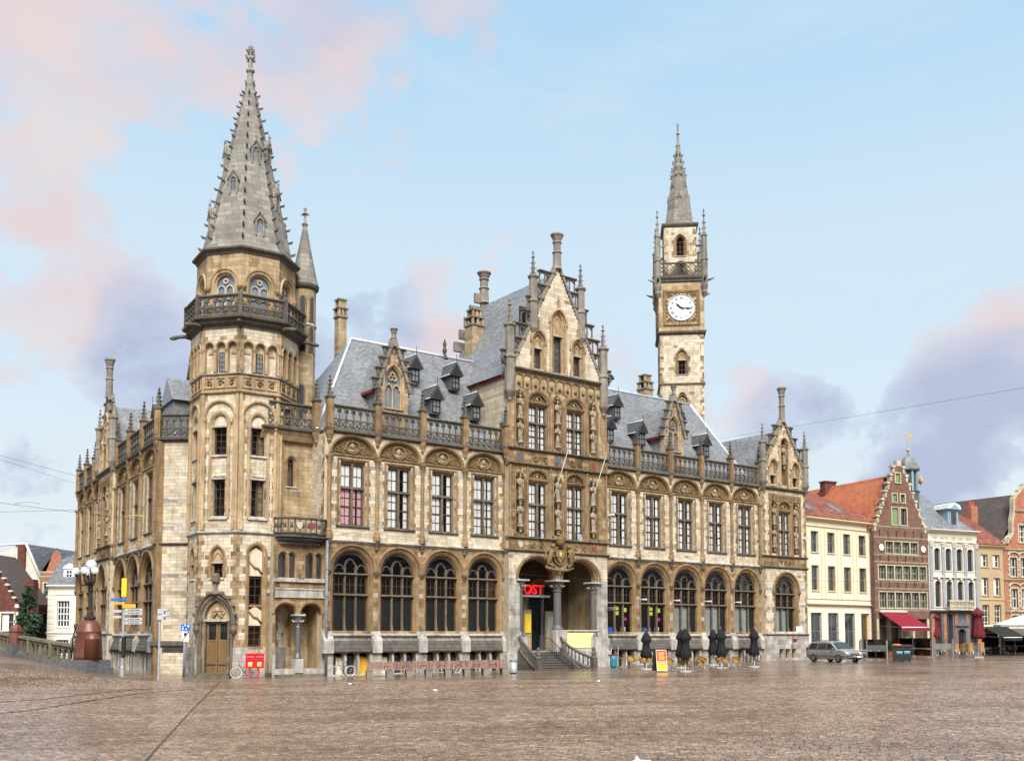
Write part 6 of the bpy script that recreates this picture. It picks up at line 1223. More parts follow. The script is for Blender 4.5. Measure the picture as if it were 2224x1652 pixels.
for u, v, z, k in ((52.3, -1.6, 15.42, 0.6), (57.0, -1.7, 15.48, 0.45)):
    m = MB(); sl = (17.5 - 14.1) / 5.25; q = [(u - k, v + 0.7, z - 0.7 * sl + 0.12), (u + k, v + 0.7, z - 0.7 * sl + 0.12), (u + k, v - 0.7, z + 0.7 * sl + 0.12), (u - k, v - 0.7, z + 0.7 * sl + 0.12)]
    for a, b in zip(q, q[1:] + q[:1]): m.tube([a, b], 0.07, 4, 0, False)
    s = part(m, 'skylight', 'frame_grey', hY, FY); g = MB(); g.add([(a, -b, c) for a, b, c in q], [(0, 1, 2, 3)]); part(g, 'pane', 'glass_pale', s, FY)
m = MB(); m.tube([(61.15, 0.2, 13.6), (61.15, 0.2, 0.6)], 0.06, 6); part(m, 'downpipe', 'galv', hY, FY)
# -- brick step-gable house
hB = thing('step_gable_house', 'narrow red brick house with tall stepped gable and orange tiled roof', 'house', H2 @ T(5.8, 0, 0.6)); U0b, U1b, Cb = 2.15, 9.45, 5.75
rows = [(5.5, 7.1, 12, 2.6, 9.2), (8.4, 9.8, 12, 2.6, 9.2), (11.05, 12.25, 8, 3.6, 8.1)]; hl = []; wl = []
for z0, z1, n, a, b in rows:
    for k in range(n):
        if n == 12 and k % 2 == 0 or n == 8 and k % 2 == 0: c0 = a + (b - a) * (k + 1) / n; hl.append(Hole(c0, (b - a) / n * 0.86, z0, z1)); wl.append((c0, z0, (b - a) / n * 1.72, z1 - z0))
for c, z, w_, h in ((5.1, 14.0, 0.85, 1.75), (6.25, 14.0, 0.8, 1.75), (5.1, 16.35, 0.6, 0.85), (6.2, 16.35, 0.55, 0.85), (5.6, 18.4, 0.62, 0.95)): hl.append(Hole(c, w_ / 2, z, z + h))
ns = 8
def bstep(z):
    if z < 13.2: return U0b, U1b
    k = int((z - 13.2) / 0.87); t = (k + 0.6) / 8.2; return U0b + (Cb - 0.45 - U0b) * t, U1b - (U1b - Cb - 0.45) * t
hl.append(Hole(Cb, 3.3, 0, 4.4))
part(pw(U0b, U1b, 0, 20.1, hl, bound=bstep, nb=150), 'wall', 'brick_red', hB, H2); dark_room(hB, H2, U0b + 0.1, U1b - 0.1, 0, 13); dark_room(hB, H2, 4.6, 6.9, 13, 19)
for k in range(8):
    z = 13.2 + 0.87 * k
    for x, s in zip(bstep(z + 0.3), (-1, 1)):
        m = MB(); m.box(x - 0.24, x + 0.24, -0.44, 0.04, z + 0.66, z + 0.89); m.box(x - 0.12, x + 0.1, -0.42, 0.03, z + 0.1, z + 0.55); part(m, 'step_cap', 'house_stone', hB, H2)
m = MB(); m.box(Cb - 0.3, Cb + 0.3, -0.42, 0.05, 20.1, 20.7); part(m, 'gable_top', 'house_stone', hB, H2)
for c, z, w_, h in wl: win(hB, H2, c, z, w_, h, 2, 2, 'frame_green', sill='house_stone', sur=0.1, fw=0.1, bw=0.045)
for c, z, w_, h in ((5.1, 14.0, 0.85, 1.75), (6.25, 14.0, 0.8, 1.75), (5.1, 16.35, 0.6, 0.85), (6.2, 16.35, 0.55, 0.85), (5.6, 18.4, 0.62, 0.95)):
    q = win(hB, H2, c, z, w_, h, 1, 1, 'frame_green', sill='house_stone', sur=0.12)
    if c < 6: m = MB(); m.box(c - w_ / 2 + 0.02, c + w_ / 2 - 0.02, -0.18, -0.1, z + 0.02, z + h - 0.02); part(m, 'shutter', 'shutter_green', q, H2)
for z in (5.2, 7.4, 8.1, 10.1, 10.8, 12.6, 13.7): trim(hB, H2, U0b, U1b, z, 0.12, 0.07, 'house_stone', 'stone_band')
for z in (7.55, 10.2, 12.7):
    for k in range(6): u = 2.9 + k * 1.15; m = MB(); m.box(u - 0.03, u + 0.03, 0, 0.06, z, z + 0.7); part(m, 'wall_anchor', 'iron', hB, H2)
for u in (3.05, 8.75): m = MB(); m.lathe([(0.32, 0), (0.36, 0.06), (0.3, 0.12)], 16, (0, 0), 0, 0, sx=0.85); part(m, 'round_sign', 'white', hB, H2 @ T(u, 0.05, 11.6) @ Matrix.Rotation(pi / 2, 4, 'X'))
m = MB(); m.box(U0b + 0.1, U1b - 0.1, -0.5, -0.4, 0, 4.4, 0); part(m, 'shopfront', 'shop', hB, H2)
for u in (2.4, 4.0, 5.6, 7.2, 9.2): m = MB(); m.box(u - 0.14, u + 0.14, -0.4, 0.05, 0, 4.4); part(m, 'shop_pier', 'house_stone', hB, H2)
m = MB(); m.box(6.0, 6.9, -0.38, -0.3, 0.4, 2.6); part(m, 'door', 'shutter_green', hB, H2)
tile_roof(hB, H2, (0.0, -16, 13.4), (1.9, -0.3, 13.4), (5.7, -0.3, 19.3), (5.7, -16, 19.3), 'tile_orange', 0.3, 0.4, seed=4); m = MB(); m.add([(5.7, 0.3, 19.3), (9.5, 0.3, 13.2), (9.5, 16, 13.2), (5.7, 16, 19.3)], [(0, 1, 2, 3)]); part(m, 'roof_back', 'tile_orange', hB, H2)
m = MB(); m.box(4.6, 6.2, -10.5, -9.7, 17, 19.9, 0); m.box(4.5, 6.3, -10.6, -9.6, 19.75, 19.9, 0); part(m, 'chimney', 'brick_dark', hB, H2)
def awning(F, u0, u1, z, drop, out_, mt, name, label, val=0.35):
    m = MB(); n = 8; vs = []
    for k in range(n + 1):
        t = k / n; u = u0 + (u1 - u0) * t; sag = 0.04 * math.sin(pi * t)
        vs += [(u, 0, z), (u, -out_, z - drop - sag), (u, -out_, z - drop - val)]
    m.add(vs, [f for k in range(n) for f in ((3 * k, 3 * k + 3, 3 * k + 4, 3 * k + 1), (3 * k + 1, 3 * k + 4, 3 * k + 5, 3 * k + 2))]); a = part(m, name, mt, None, F, label=label, cat='awning')
    b = MB(); b.tube([(u0, out_, z - drop), (u1, out_, z - drop)], 0.05, 6); part(b, 'front_bar', 'white', a, F); b = MB(); b.box(u0, u1, 0, 0.2, z - 0.05, z + 0.16); part(b, 'housing', 'frame_cream', a, F)
    for u in (u0 + 0.3, u1 - 0.3): b = MB(); b.tube([(u, 0, z - drop * 0.9), (u, out_, z - drop)], 0.03, 5); part(b, 'arm', 'galv', a, F)
    return a
awning(H2 @ T(0, 0.12, 0), 2.5, 6.1, 5.1, 1.6, 3.0, 'awning_red', 'awning', 'dark red sloping awning over the shop in the step gable house')
# -- blue and white house dated 1702
hW = thing('guild_house', 'blue and white house with gilt inscription, balcony and grey slate roof with cupola', 'house', H2 @ T(13.1, 0, 0.6)); U0w, U1w = 9.55, 16.6; WW = [10.75, 12.35, 13.95, 15.5]
hl = [Hole(c, 0.42, 9.5, 11.55, 0.3) for c in WW] + [Hole(c, 0.42, 5.7, 8.1, 0.3) for c in WW] + [Hole(c, 0.5, 1.9, 4.6, 0.4) for c in (10.6, 12.2, 15.7)] + [Hole(13.9, 0.55, 0.3, 2.9, 0.5)]
part(pw(U0w, U1w, 5.0, 13.6, hl), 'wall', 'house_white', hW, H2); part(pw(U0w, U1w, 0, 5.0, hl), 'ground_floor_wall', 'house_bluestone', hW, H2); dark_room(hW, H2, U0w + .1, U1w - .1, 0, 13)
for c in WW:
    win(hW, H2, c, 9.5, 0.84, 2.05, 2, 4, 'wood_dark', sill='house_white', sur=0.14, rise=0.3); win(hW, H2, c, 5.7, 0.84, 2.4, 2, 4, 'wood_dark', sill='house_white', sur=0.14, rise=0.3)
    m = MB(); m.prism([(c - 0.75, 8.75), (c + 0.75, 8.75), (c, 9.3)], 0, 0.22); m.ball((c, 0.16, 8.6), 0.16, 0, 7, 5); part(m, 'pediment', 'house_white', hW, H2); m = MB(); panel_relief(m, c - 0.4, c + 0.4, 12.0, 12.35, 0.05, 0, 2); part(m, 'festoon', 'house_white', hW, H2)
for u in [9.85] + [(a + b) / 2 for a, b in zip(WW, WW[1:])] + [16.35]:
    m = MB(); m.box(u - 0.2, u + 0.2, 0, 0.12, 5.6, 11.9); part(m, 'pilaster', 'house_blue', hW, H2); m = MB(); m.lathe([(0.2, 11.9), (0.3, 12.2), (0.36, 12.3), (0.36, 12.4)], 8, (u, 0.05)); part(m, 'capital', 'house_white', hW, H2)
    m = MB(); m.box(u - 0.22, u + 0.22, 0, 0.1, 0.6, 5.0); part(m, 'pier', 'brick_orange', hW, H2)
for c in (10.6, 12.2, 15.7): win(hW, H2, c, 1.9, 1.0, 2.7, 2, 3, 'wood_dark', sill='house_bluestone', sur=0.16, rise=0.4)
m = MB(); m.sweep(sh(archpath(0.55, 0.3, 2.9, 0.5, 8), 13.9), [(0, -0.3), (0, 0.1), (0.3, 0.15), (0.3, 0)]); m.prism([(12.9, 3.7), (14.9, 3.7), (13.9, 4.4)], 0, 0.3); dd = part(m, 'portal', 'house_bluestone', hW, H2); m = MB(); m.box(13.35, 14.45, -0.3, -0.24, 0.3, 3.4); part(m, 'door', 'black', dd, H2)
for z, h, o, mt in ((13.45, 0.35, 0.5, 'house_white'), (12.4, 0.16, 0.16, 'house_white'), (5.0, 0.35, 0.4, 'house_bluestone')): trim(hW, H2, U0w - 0.1, U1w + 0.1, z, h, o, mt)
text('VRY · HUYS · 1702 · VRY · ERVE', 0.42, 'gold', hW, H2 @ T(13.0, 0.03, 12.78), 'inscription', 0.01)
m = MB(); m.box(11.6, 15.0, 0, 0.7, 5.35, 5.5); m.box(11.6, 15.0, 0.55, 0.7, 6.25, 6.4); bw = part(m, 'balcony', 'house_stone', hW, H2)
for k in range(15): m = MB(); m.lathe([(0.06, 5.5), (0.1, 5.7), (0.05, 5.95), (0.08, 6.25)], 8, (11.75 + k * 0.222, 0.62)); part(m, 'baluster', 'house_stone', bw, H2)
m = MB(); vs = [(U0w - 0.1, 0.2, 13.8), (U1w + 0.1, 0.2, 13.8), (U1w + 0.1, 9, 13.8), (U0w - 0.1, 9, 13.8), (11.3, 4.5, 18.6), (12.6, 4.5, 18.6)]; m.add([(a, b, c) for a, b, c in vs], [(0, 1, 5, 4), (1, 2, 5), (2, 3, 4, 5), (3, 0, 4)]); rw = part(m, 'roof', 'slate', hW, H2)
t = MB(); t.tube([(vs[0][0], -vs[0][1], 13.85), (vs[4][0], -vs[4][1], 18.65)], 0.12, 5); part(t, 'hip_flashing', 'lead', rw, H2)
DM = H2 @ T(14.2, -0.9, 14.2); m = MB(); m.box(-0.75, 0.75, -3, 0, 0, 2.0, 0); m.prism([(-1.0, 2.0), (1.0, 2.0), (0.8, 2.45), (0, 2.7), (-0.8, 2.45)], -3.2, 0.25, 1); d0 = part(m, 'dormer', ['paint_blue', 'lead'], hW, DM); m = MB(); m.box(-0.38, 0.38, -0.02, 0.04, 0.3, 1.7); part(m, 'pane', 'glass_dark', d0, DM); m = MB(); m.sweep(sh(rect(0.4, 1.5), 0, 0.25), [(0, 0), (0, 0.09), (0.14, 0.09), (0.14, 0)]); m.prism([(-0.8, 1.95), (0.8, 1.95), (0, 2.5)], 0.2, 0.32); part(m, 'dormer_front', 'paint_blue', d0, DM)
CU = H2 @ T(10.4, -3.2, 0); m = MB(); m.lathe([(1.05, 14), (1.05, 18.0), (1.2, 18.1)], 8, (0, 0), pi / 8, 0); c0 = part(m, 'cupola', 'slate_dark', hW, CU)
for k in range(8): a = pi / 8 + k * pi / 4; m = MB(); m.box(-0.1, 0.1, -0.1, 0.1, 18.1, 20.4); part(m, 'cupola_post', 'paint_blue', c0, CU @ T(0.88 * math.cos(a), -0.88 * math.sin(a), 0) @ RZ(a))
m = MB(); m.lathe([(0.78, 18.1), (0.78, 20.4)], 8, (0, 0), pi / 8, 0); part(m, 'louvres', 'slate_dark', c0, CU); m = MB(); m.lathe([(0.9, 20.3), (1.25, 20.45), (1.25, 20.65), (1.0, 20.8), (0.95, 21.2), (0.6, 21.8), (0.15, 22.1), (0.05, 22.6)], 8, (0, 0), pi / 8, 0); part(m, 'cupola_roof', 'slate', c0, CU)
m = MB(); m.tube([(0, 0, 22.4), (0, 0, 24.6)], 0.035, 5); m.ball((0, 0, 22.7), 0.2, 0, 8, 6); m.prism([(0.05, 24.1), (0.7, 24.15), (0.6, 24.3), (0.7, 24.45), (0.05, 24.45)], -0.02, 0.02); part(m, 'weather_vane', 'gold', c0, CU)
m = MB(); m.ball((0.9, 0.75, 19.3), 0.35, 0, 10, 6, 0.4, 1, 1); m.tube([(0.9, 0.75, 18.8), (0.95, 0.8, 19.9)], 0.06, 5); part(m, 'gilt_emblem', 'gold', c0, CU)
# -- tan house
hT = thing('tan_house', 'plain tan house with two columns of small windows and brown tiles', 'house', H2 @ T(18.5, 0, 0.6)); hl = []
for z0, z1 in ((10.05, 11.4), (7.0, 8.9), (2.9 + 0.6, 6.0)): hl += [Hole(c, 0.5, z0, z1) for c in (17.6, 19.4)]
hl.append(Hole(18.5, 1.7, 0.0, 2.9)); part(pw(16.65, 20.45, 0, 12.2, hl), 'wall', 'house_tan', hT, H2); dark_room(hT, H2, 16.7, 20.4, 0, 12); trim(hT, H2, 16.6, 20.5, 12.1, 0.3, 0.35, 'cream_trim')
for z0, z1 in ((10.05, 11.4), (7.0, 8.9), (3.5, 6.0)):
    for c in (17.6, 19.4): win(hT, H2, c, z0, 1.0, z1 - z0, 2, 2 if z0 > 5 else 4, 'frame_cream', sill='house_tan', fw=0.09, bw=0.03, curt=z0 > 5)
trim(hT, H2, 16.6, 20.5, 6.45, 0.12, 0.1, 'cream_trim', 'band'); tile_roof(hT, H2, (16.5, 0.4, 12.4), (20.6, 0.4, 12.4), (20.6, -4, 15.6), (16.5, -4, 16.6), 'tile_brown', seed=6, limit=120)
m = MB(); m.box(20.0, 21.0, -4.5, -3.6, 14, 17.2); part(m, 'chimney', 'brick_orange', hT, H2)
for k in range(3): m = MB(); m.lathe([(0.12, 17.2), (0.1, 17.8), (0.14, 17.85)], 8, (20.2 + k * 0.28, -4.0)); part(m, 'chimney_pot', 'terracotta', hT, H2)
awning(H2 @ T(0, 0.15, 0), 16.8, 20.3, 3.7, 1.2, 2.6, 'awning_black', 'awning', 'black awning over the ground floor of the tan house')
# -- brick house with curved gable at the right edge
hR = thing('curved_gable_house', 'brick house with pale stone bands and scrolled gable at the right edge', 'house', H2 @ T(24.3, 0, 0.6)); U0r, U1r, Cr = 20.5, 28.1, 24.3; hl = []; WR = (22.0, 23.6, 25.1, 26.7)
for z0, z1 in ((9.1, 11.2), (5.7, 7.8), (2.6, 4.9)): hl += [Hole(c, 0.52, z0, z1) for c in WR]
hl += [Hole(c, 0.5, 12.9, 14.8) for c in (23.5, 25.1)]
def rb(z):
    if z < 12.4: return U0r, U1r
    t = (z - 12.4) / 7.0; w_ = 3.8 - 1.5 * sstep(0, 0.22, t) - 0.35 * sstep(0.35, 0.6, t) - 1.7 * sstep(0.72, 1.0, t); return Cr - w_, Cr + w_
hl.append(Hole(Cr, 3.4, 0, 2.4)); part(pw(U0r, U1r, 0, 19.3, hl, bound=rb), 'wall', 'brick_orange', hR, H2); dark_room(hR, H2, U0r + .1, U1r - .1, 0, 12.3); dark_room(hR, H2, 22.6, 26, 12.3, 16)
for z0, z1 in ((9.1, 11.2), (5.7, 7.8), (2.6, 4.9)):
    for c in WR:
        win(hR, H2, c, z0, 1.04, z1 - z0, 2, 2, 'frame_cream', sill='house_stone', sur=0.16, fw=0.1, bw=0.05); m = MB(); m.sweep(sh(arc(0.75, z1 + 0.2, 0.35, 5), c), [(0, 0), (0, 0.14), (0.12, 0.14), (0.14, 0)]); part(m, 'hood', 'house_stone', hR, H2)
        for k in range(4):
            for s in (-1, 1): m = MB(); m.box(c + s * 0.74 - 0.09, c + s * 0.74 + 0.09, 0, 0.05, z0 + 0.1 + k * 0.55, z0 + 0.35 + k * 0.55); part(m, 'quoin', 'house_stone', hR, H2)
for c in (23.5, 25.1): win(hR, H2, c, 12.9, 1.0, 1.9, 2, 3, 'frame_cream', sill='house_stone', sur=0.16, fw=0.1, bw=0.05)
for z in (5.15, 8.6, 11.9, 16.2): trim(hR, H2, U0r if z < 12.4 else Cr - 2.0, U1r if z < 12.4 else Cr + 2.0, z, 0.22, 0.2, 'house_stone', 'stone_band')
for s in (-1, 1):
    m = MB(); zz = [12.4 + 7.0 * k / 24 for k in range(25)]; m.sweep([((rb(z)[0] if s < 0 else rb(z)[1]), z) for z in zz], [(-0.12, -0.42), (-0.12, 0.1), (0.14, 0.1), (0.14, -0.42)]); scroll(m, (Cr + s * 3.2, 13.0, 0), 0.5, 1.4, -s, 0.05, 0.16); part(m, 'gable_scroll', 'house_stone', hR, H2)
m = MB(); m.box(U0r + 0.1, U1r - 0.1, -0.5, -0.4, 0, 2.4); part(m, 'shopfront', 'shop', hR, H2)
m = MB(); m.add([(U0r, 0.4, 12.4), (Cr, 0.4, 18.4), (U1r, 0.4, 12.4), (U0r - 2.0, 14, 12.4), (Cr - 2.0, 14, 18.4), (U1r, 14, 12.4)], [(0, 3, 4, 1), (1, 4, 5, 2), (3, 5, 4)]); part(m, 'roof', 'tile_grey', hR, H2)
awning(H2 @ T(0, 0.15, 0), 20.6, 27.6, 3.5, 1.0, 2.2, 'awning_grey' if 'awning_grey' in MATS else mat('awning_grey', (0.10, 0.09, 0.075), rough=0.85, var=0).name, 'awning', 'grey awning over the ground floor of the curved gable house')
# ---------------------------------------------------------------- houses across the river on the left
def px(pxx, d): return (pxx - CXP) / FPX * d
B1 = frame(px(99, 123), 123, 1, 0.03, 0.2) @ Matrix.Scale(0.92, 4); hA = thing('mansard_house', 'pale yellow house with grey mansard roof beyond the stone railing', 'house', B1 @ T(5, 0, 0)); WA = [2.35, 6.4, 10.0]
part(pw(0.3, 12, -1, 9.0, [Hole(c, 0.8, 3.9, 7.3) for c in WA] + [Hole(c, 0.8, 0.3, 2.2) for c in WA]), 'wall', 'cream', hA, B1); dark_room(hA, B1, 0.4, 11.9, -1, 9)
for c in WA: win(hA, B1, c, 3.9, 1.6, 3.4, 4, 4, 'white', sill='white', sur=0.3, fw=0.1, bw=0.05); win(hA, B1, c, 0.3, 1.6, 1.9, 4, 3, 'white', sill='white', sur=0.2, fw=0.1, bw=0.05)
for z, h, o in ((8.9, 0.5, 0.5), (2.9, 0.25, 0.15), (8.0, 0.15, 0.1)): trim(hA, B1, 0.2, 12.1, z, h, o, 'white')
for k in range(11): m = MB(); m.box(0.3, 1.2, 0, 0.05, -0.5 + k * 0.8, 0.12 + k * 0.8); part(m, 'rusticated_block', 'cream', hA, B1)
m = MB(); m.add([(0.2, -0.3, 9.4), (12.2, -0.3, 9.4), (12.2, 9, 9.4), (0.2, 9, 9.4), (1.3, 1.2, 12.8), (11.2, 1.2, 12.8), (11.2, 8, 12.8), (1.3, 8, 12.8), (5, 4.5, 15.2), (8, 4.5, 15.2)], [(0, 1, 5, 4), (1, 2, 6, 5), (2, 3, 7, 6), (3, 0, 4, 7), (4, 5, 9, 8), (5, 6, 9), (6, 7, 8, 9), (7, 4, 8)]); part(m, 'roof', 'mansard', hA, B1)
G = B1 @ T(2.9, -0.2, 9.6); m = MB(); m.box(-0.75, 0.75, -1.5, 0, 0, 2.0); m.prism([(-0.95, 2.0), (0.95, 2.0), (0, 2.7)], -1.6, 0.15); d0 = part(m, 'dormer', 'white', hA, G); part(casement(-0.42, 0.42, 0.3, 1.8, 0.06, 2, 3, 0.08, 0.04), 'frame', 'white', d0, G); g = MB(); g.box(-0.4, 0.4, 0.0, 0.02, 0.3, 1.8); part(g, 'pane', 'glass_dark', d0, G)
m = MB(); m.prism([(4.6, 9.4), (9.8, 9.4), (7.2, 11.0)], -0.4, 0.4); part(m, 'pediment', 'white', hA, B1); m = MB(); m.box(7.4, 9.6, -5.2, -4.2, 14, 16.6); part(m, 'chimney', 'brick_orange', hA, B1)
B2 = frame(px(-40, 128), 128, 1, -0.02); hG = thing('tile_hung_house', 'tall house with pale diamond-tile gable and grey roof behind the brick house', 'house', B2 @ T(4, 0, 0))
ga_u = (55 + 40) / 2200 * 128
def tb(z):
    if z < 9.0: return 0, 7.9
    t = (z - 9.0) / 5.3; return (0 if z < 12.3 else (z - 12.3) / 2.0 * ga_u * 0.9), 7.9 + (ga_u - 7.9) * t
part(pw(0, 7.9, -1, 14.2, [Hole(3.45, 0.75, 10.2, 11.7)], bound=tb), 'wall', 'white_tile', hG, B2)
m = MB()
for k in range(16):
    for s in (-1, 1):
        a = (0.4 + k * 0.48, 7.5); b = (a[0] + s * 3.2, a[1] + 5.2)
        if -0.1 < b[0] < 6: m.tube([(a[0], 0.01, a[1]), (b[0], 0.01, b[1])], 0.035, 4)
part(m, 'tile_joint', 'house_stone', hG, B2, kind='stuff'); win(hG, B2, 3.45, 10.2, 1.5, 1.5, 3, 1, 'frame_grey', sill='house_stone', fw=0.1)
m = MB(); m.tube([(ga_u, 0.2, 14.3), (8.1, 0.2, 8.8)], 0.16, 5); m.tube([(0, 0.2, 14.0), (ga_u, 0.2, 14.3)], 0.12, 5); part(m, 'verge', 'house_white', hG, B2); m = MB(); m.add([(ga_u, 0, 14.3), (8.0, 0, 8.9), (9.2, 14, 8.9), (ga_u + 1.4, 14, 14.3)], [(0, 1, 2, 3)]); part(m, 'roof', 'mansard', hG, B2)
m = MB(); m.box(4.55, 5.5, 0.0, 0.35, 6.5, 14.2); part(m, 'chimney', 'brick_dark', hG, B2)
B3 = frame(px(85, 127), 127, 0.97, 0.24); hC = thing('brick_bay_house', 'red brick and cream townhouse with small shaped gable beside the tree', 'house', B3 @ T(1.5, 0, 0)); part(pw(0, 3.2, -1, 10.6, [Hole(c, 0.33, z, z + 1.7) for c in (0.8, 2.2) for z in (0.8, 3.8, 7.6)]), 'wall', 'brick_orange', hC, B3); dark_room(hC, B3, 0.1, 3.1, 0, 10)
for z in (0.8, 3.8, 7.6):
    for c in (0.8, 2.2): win(hC, B3, c, z, 0.66, 1.7, 1, 2, 'frame_cream', sill='house_white', sur=0.12)
for z in (3.2, 6.3, 7.1, 9.9, 10.5): trim(hC, B3, -0.1, 3.3, z, 0.25, 0.15, 'house_white', 'band')
m = MB(); m.prism([(0.7, 10.7), (3.0, 10.7), (2.3, 13.0), (1.9, 13.6), (1.4, 13.0)], -0.3, 0); part(m, 'gable', 'brick_orange', hC, B3); m = MB(); m.add([(0, 0.3, 10.7), (3, 0.3, 10.7), (1.9, 0.3, 13.8), (-2.5, 8, 10.7), (3, 8, 10.7), (0, 8, 13.8)], [(0, 3, 5, 2), (1, 4, 5, 2)]); part(m, 'roof', 'mansard', hC, B3); m = MB(); m.box(3.2, 4.3, -3, -1, 3, 10.3); part(m, 'chimney', 'brick_orange', hC, B3)
B4 = frame(px(-70, 118), 118, 1, 0.0); hD = thing('gabled_brick_house', 'dark brick house with cream window frames at the left edge', 'house', B4 @ T(3, 0, 0)); c4 = 1.1
def db(z):
    if z < 6.5: return -3, 5.9
    k = int((z - 6.5) / 0.75); return -3, 5.9 - 0.42 * (k + 1) - (0 if k < 3 else 0.2 * (k - 3))
hl = [Hole(c, 0.72, z, z + h) for c in (1.0, 4.7) for z, h in ((0.4, 2.2), (3.3, 2.0))] + [Hole(1.6, 0.5, 6.6, 8.1), Hole(1.0, 0.4, 9.5, 10.6)]; part(pw(-3, 5.9, -1, 12.6, hl, bound=db), 'wall', 'brick_dark', hD, B4); dark_room(hD, B4, -2.9, 5.8, -1, 6.5); dark_room(hD, B4, -2.9, 2.4, 6.5, 11)
for c in (1.0, 4.7): win(hD, B4, c, 0.4, 1.44, 2.2, 2, 2, 'frame_green', sill='house_white', sur=0.2, fw=0.12); win(hD, B4, c, 3.3, 1.44, 2.0, 2, 2, 'frame_cream', sill='house_white', sur=0.2, fw=0.12, curt=True)
win(hD, B4, 1.6, 6.6, 1.0, 1.5, 2, 2, 'frame_green', sill='house_white', sur=0.15); win(hD, B4, 1.0, 9.5, 0.8, 1.1, 1, 1, 'wood_red', sill='house_white', sur=0.15)
for k in range(7): z = 6.5 + k * 0.75; u = db(z + 0.1)[1]; m = MB(); m.box(u - 0.35, u + 0.12, -0.4, 0.06, z + 0.55, z + 0.75); part(m, 'step_cap', 'house_white', hD, B4)
for k in range(16):
    if k % 2: m = MB(); m.box(5.5, 5.95, -0.2, 0.04, -0.8 + k * 0.45, -0.4 + k * 0.45); part(m, 'quoin', 'house_white', hD, B4)
m = MB(); m.box(6.1, 7.2, -2, -0.8, 0, 9.3); m.box(6.05, 7.25, -2.05, -0.75, 8.5, 8.9); part(m, 'chimney', 'brick_dark', hD, B4)
m = MB(); m.add([(5.8, 0.4, 6.5), (5.8, 9, 6.5), (1, 9, 12.5), (1, 0.4, 12.5)], [(0, 1, 2, 3)]); part(m, 'roof', 'tile_grey', hD, B4)
# tree beyond the railing
mat('leaf_dark', (0.028, 0.06, 0.03), (0.018, 0.04, 0.018), 0.6, 4.0, var=0.9, spec=0.3); mat('bark', (0.08, 0.055, 0.035), rough=0.9)
def tree(name, label, x, y, z, h, r, n, mt='leaf_dark', seed=1, ls=0.42):
    t = thing(name, label, 'tree', Matrix.Translation((x, y, z))); M = Matrix.Translation((x, y, z)); rr = random.Random(seed); m = MB(); m.tube([(0, 0, -0.5), (0.1, 0, h * 0.3), (-0.05, 0.1, h * 0.6), (0, 0, h * 0.9)], [r * 0.11, r * 0.09, r * 0.06, 0.03], 7)
    for k in range(9): a = k * 2.4; zz = h * (0.18 + 0.07 * k); l = r * (1 - k / 11); m.tube([(0, 0, zz), (l * 0.5 * math.cos(a), l * 0.5 * math.sin(a), zz + 0.4), (l * 0.9 * math.cos(a), l * 0.9 * math.sin(a), zz + 0.5)], [r * 0.04, r * 0.025, 0.02], 5)
    part(m, 'trunk', 'bark', t, M); c = MB()
    cl = [(rr.uniform(0, 6.28), rr.random()) for _ in range(60)]; cc = []
    for a, q in cl: zz = h * (0.08 + 0.9 * q); rad_ = r * max(0.1, (1 - q) ** 0.7) * rr.uniform(0.55, 1.0); cc.append((rad_ * math.cos(a), rad_ * math.sin(a), zz, rr.uniform(0.25, 0.5) * r * (1 - q * 0.6), rr.uniform(-0.5, 0.5)))
    for i in range(n):
        bx, by, bz, br, bv = cc[i % len(cc)]; d = Vector((rr.gauss(0, 1), rr.gauss(0, 1), rr.gauss(0, 1))).normalized() * br * rr.random() ** 0.4; p = Vector((bx, by, bz)) + d; u = Vector((rr.gauss(0, 1), rr.gauss(0, 1), rr.gauss(0, 1))).normalized(); w_ = u.orthogonal().normalized(); s = ls * rr.uniform(0.5, 1)
        c.add([tuple(p - u * s), tuple(p + w_ * s * 0.4), tuple(p + u * s), tuple(p - w_ * s * 0.4)], [(0, 1, 2, 3)], 0, bv + rr.uniform(-0.2, 0.2))
    part(c, 'crown', mt, t, M); return t
tree('evergreen_tree', 'dark green evergreen tree behind the stone railing', px(62, 116), 116, -1.0, 9.2, 1.7, 4200, seed=3)
tree('leafy_tree', 'small dark tree in the gap beside the yellow mansard house', px(95, 126), 126, -1.0, 5.0, 1.6, 1500, seed=5)
# ---------------------------------------------------------------- street things
def at(p, rz=0.0): return Matrix.Translation((p[0], p[1], p[2] if len(p) > 2 else gz(p[0], p[1]))) @ RZ(rz)
FA = math.atan2(0.59384, 0.80458)
# -- granite pedestal with globe lamps
mat('granite_red', (0.145, 0.045, 0.026), (0.10, 0.03, 0.018), 0.42, 6.0, spec=0.5, var=0); mat('blue_stone', (0.085, 0.085, 0.088), (0.13, 0.13, 0.13), 0.6, 4.0, streak=(0.05, 0.05, 0.048), sk=0.5); mat('cast_iron', (0.03, 0.026, 0.022), rough=0.5)
def globe():
    m = bpy.data.materials.new('globe_glass'); m.use_nodes = True; MATS['globe_glass'] = m; t = m.node_tree; t.nodes.clear(); o = t.nodes.new('ShaderNodeOutputMaterial'); a = t.nodes.new('ShaderNodeBsdfTransparent'); d = t.nodes.new('ShaderNodeBsdfPrincipled')
    d.inputs['Base Color'].default_value = (0.85, 0.87, 0.9, 1); d.inputs['Roughness'].default_value = 0.08; x = t.nodes.new('ShaderNodeMixShader'); x.inputs[0].default_value = 0.5; t.links.new(a.outputs[0], x.inputs[1]); t.links.new(d.outputs[0], x.inputs[2]); t.links.new(x.outputs[0], o.inputs[0])
globe()
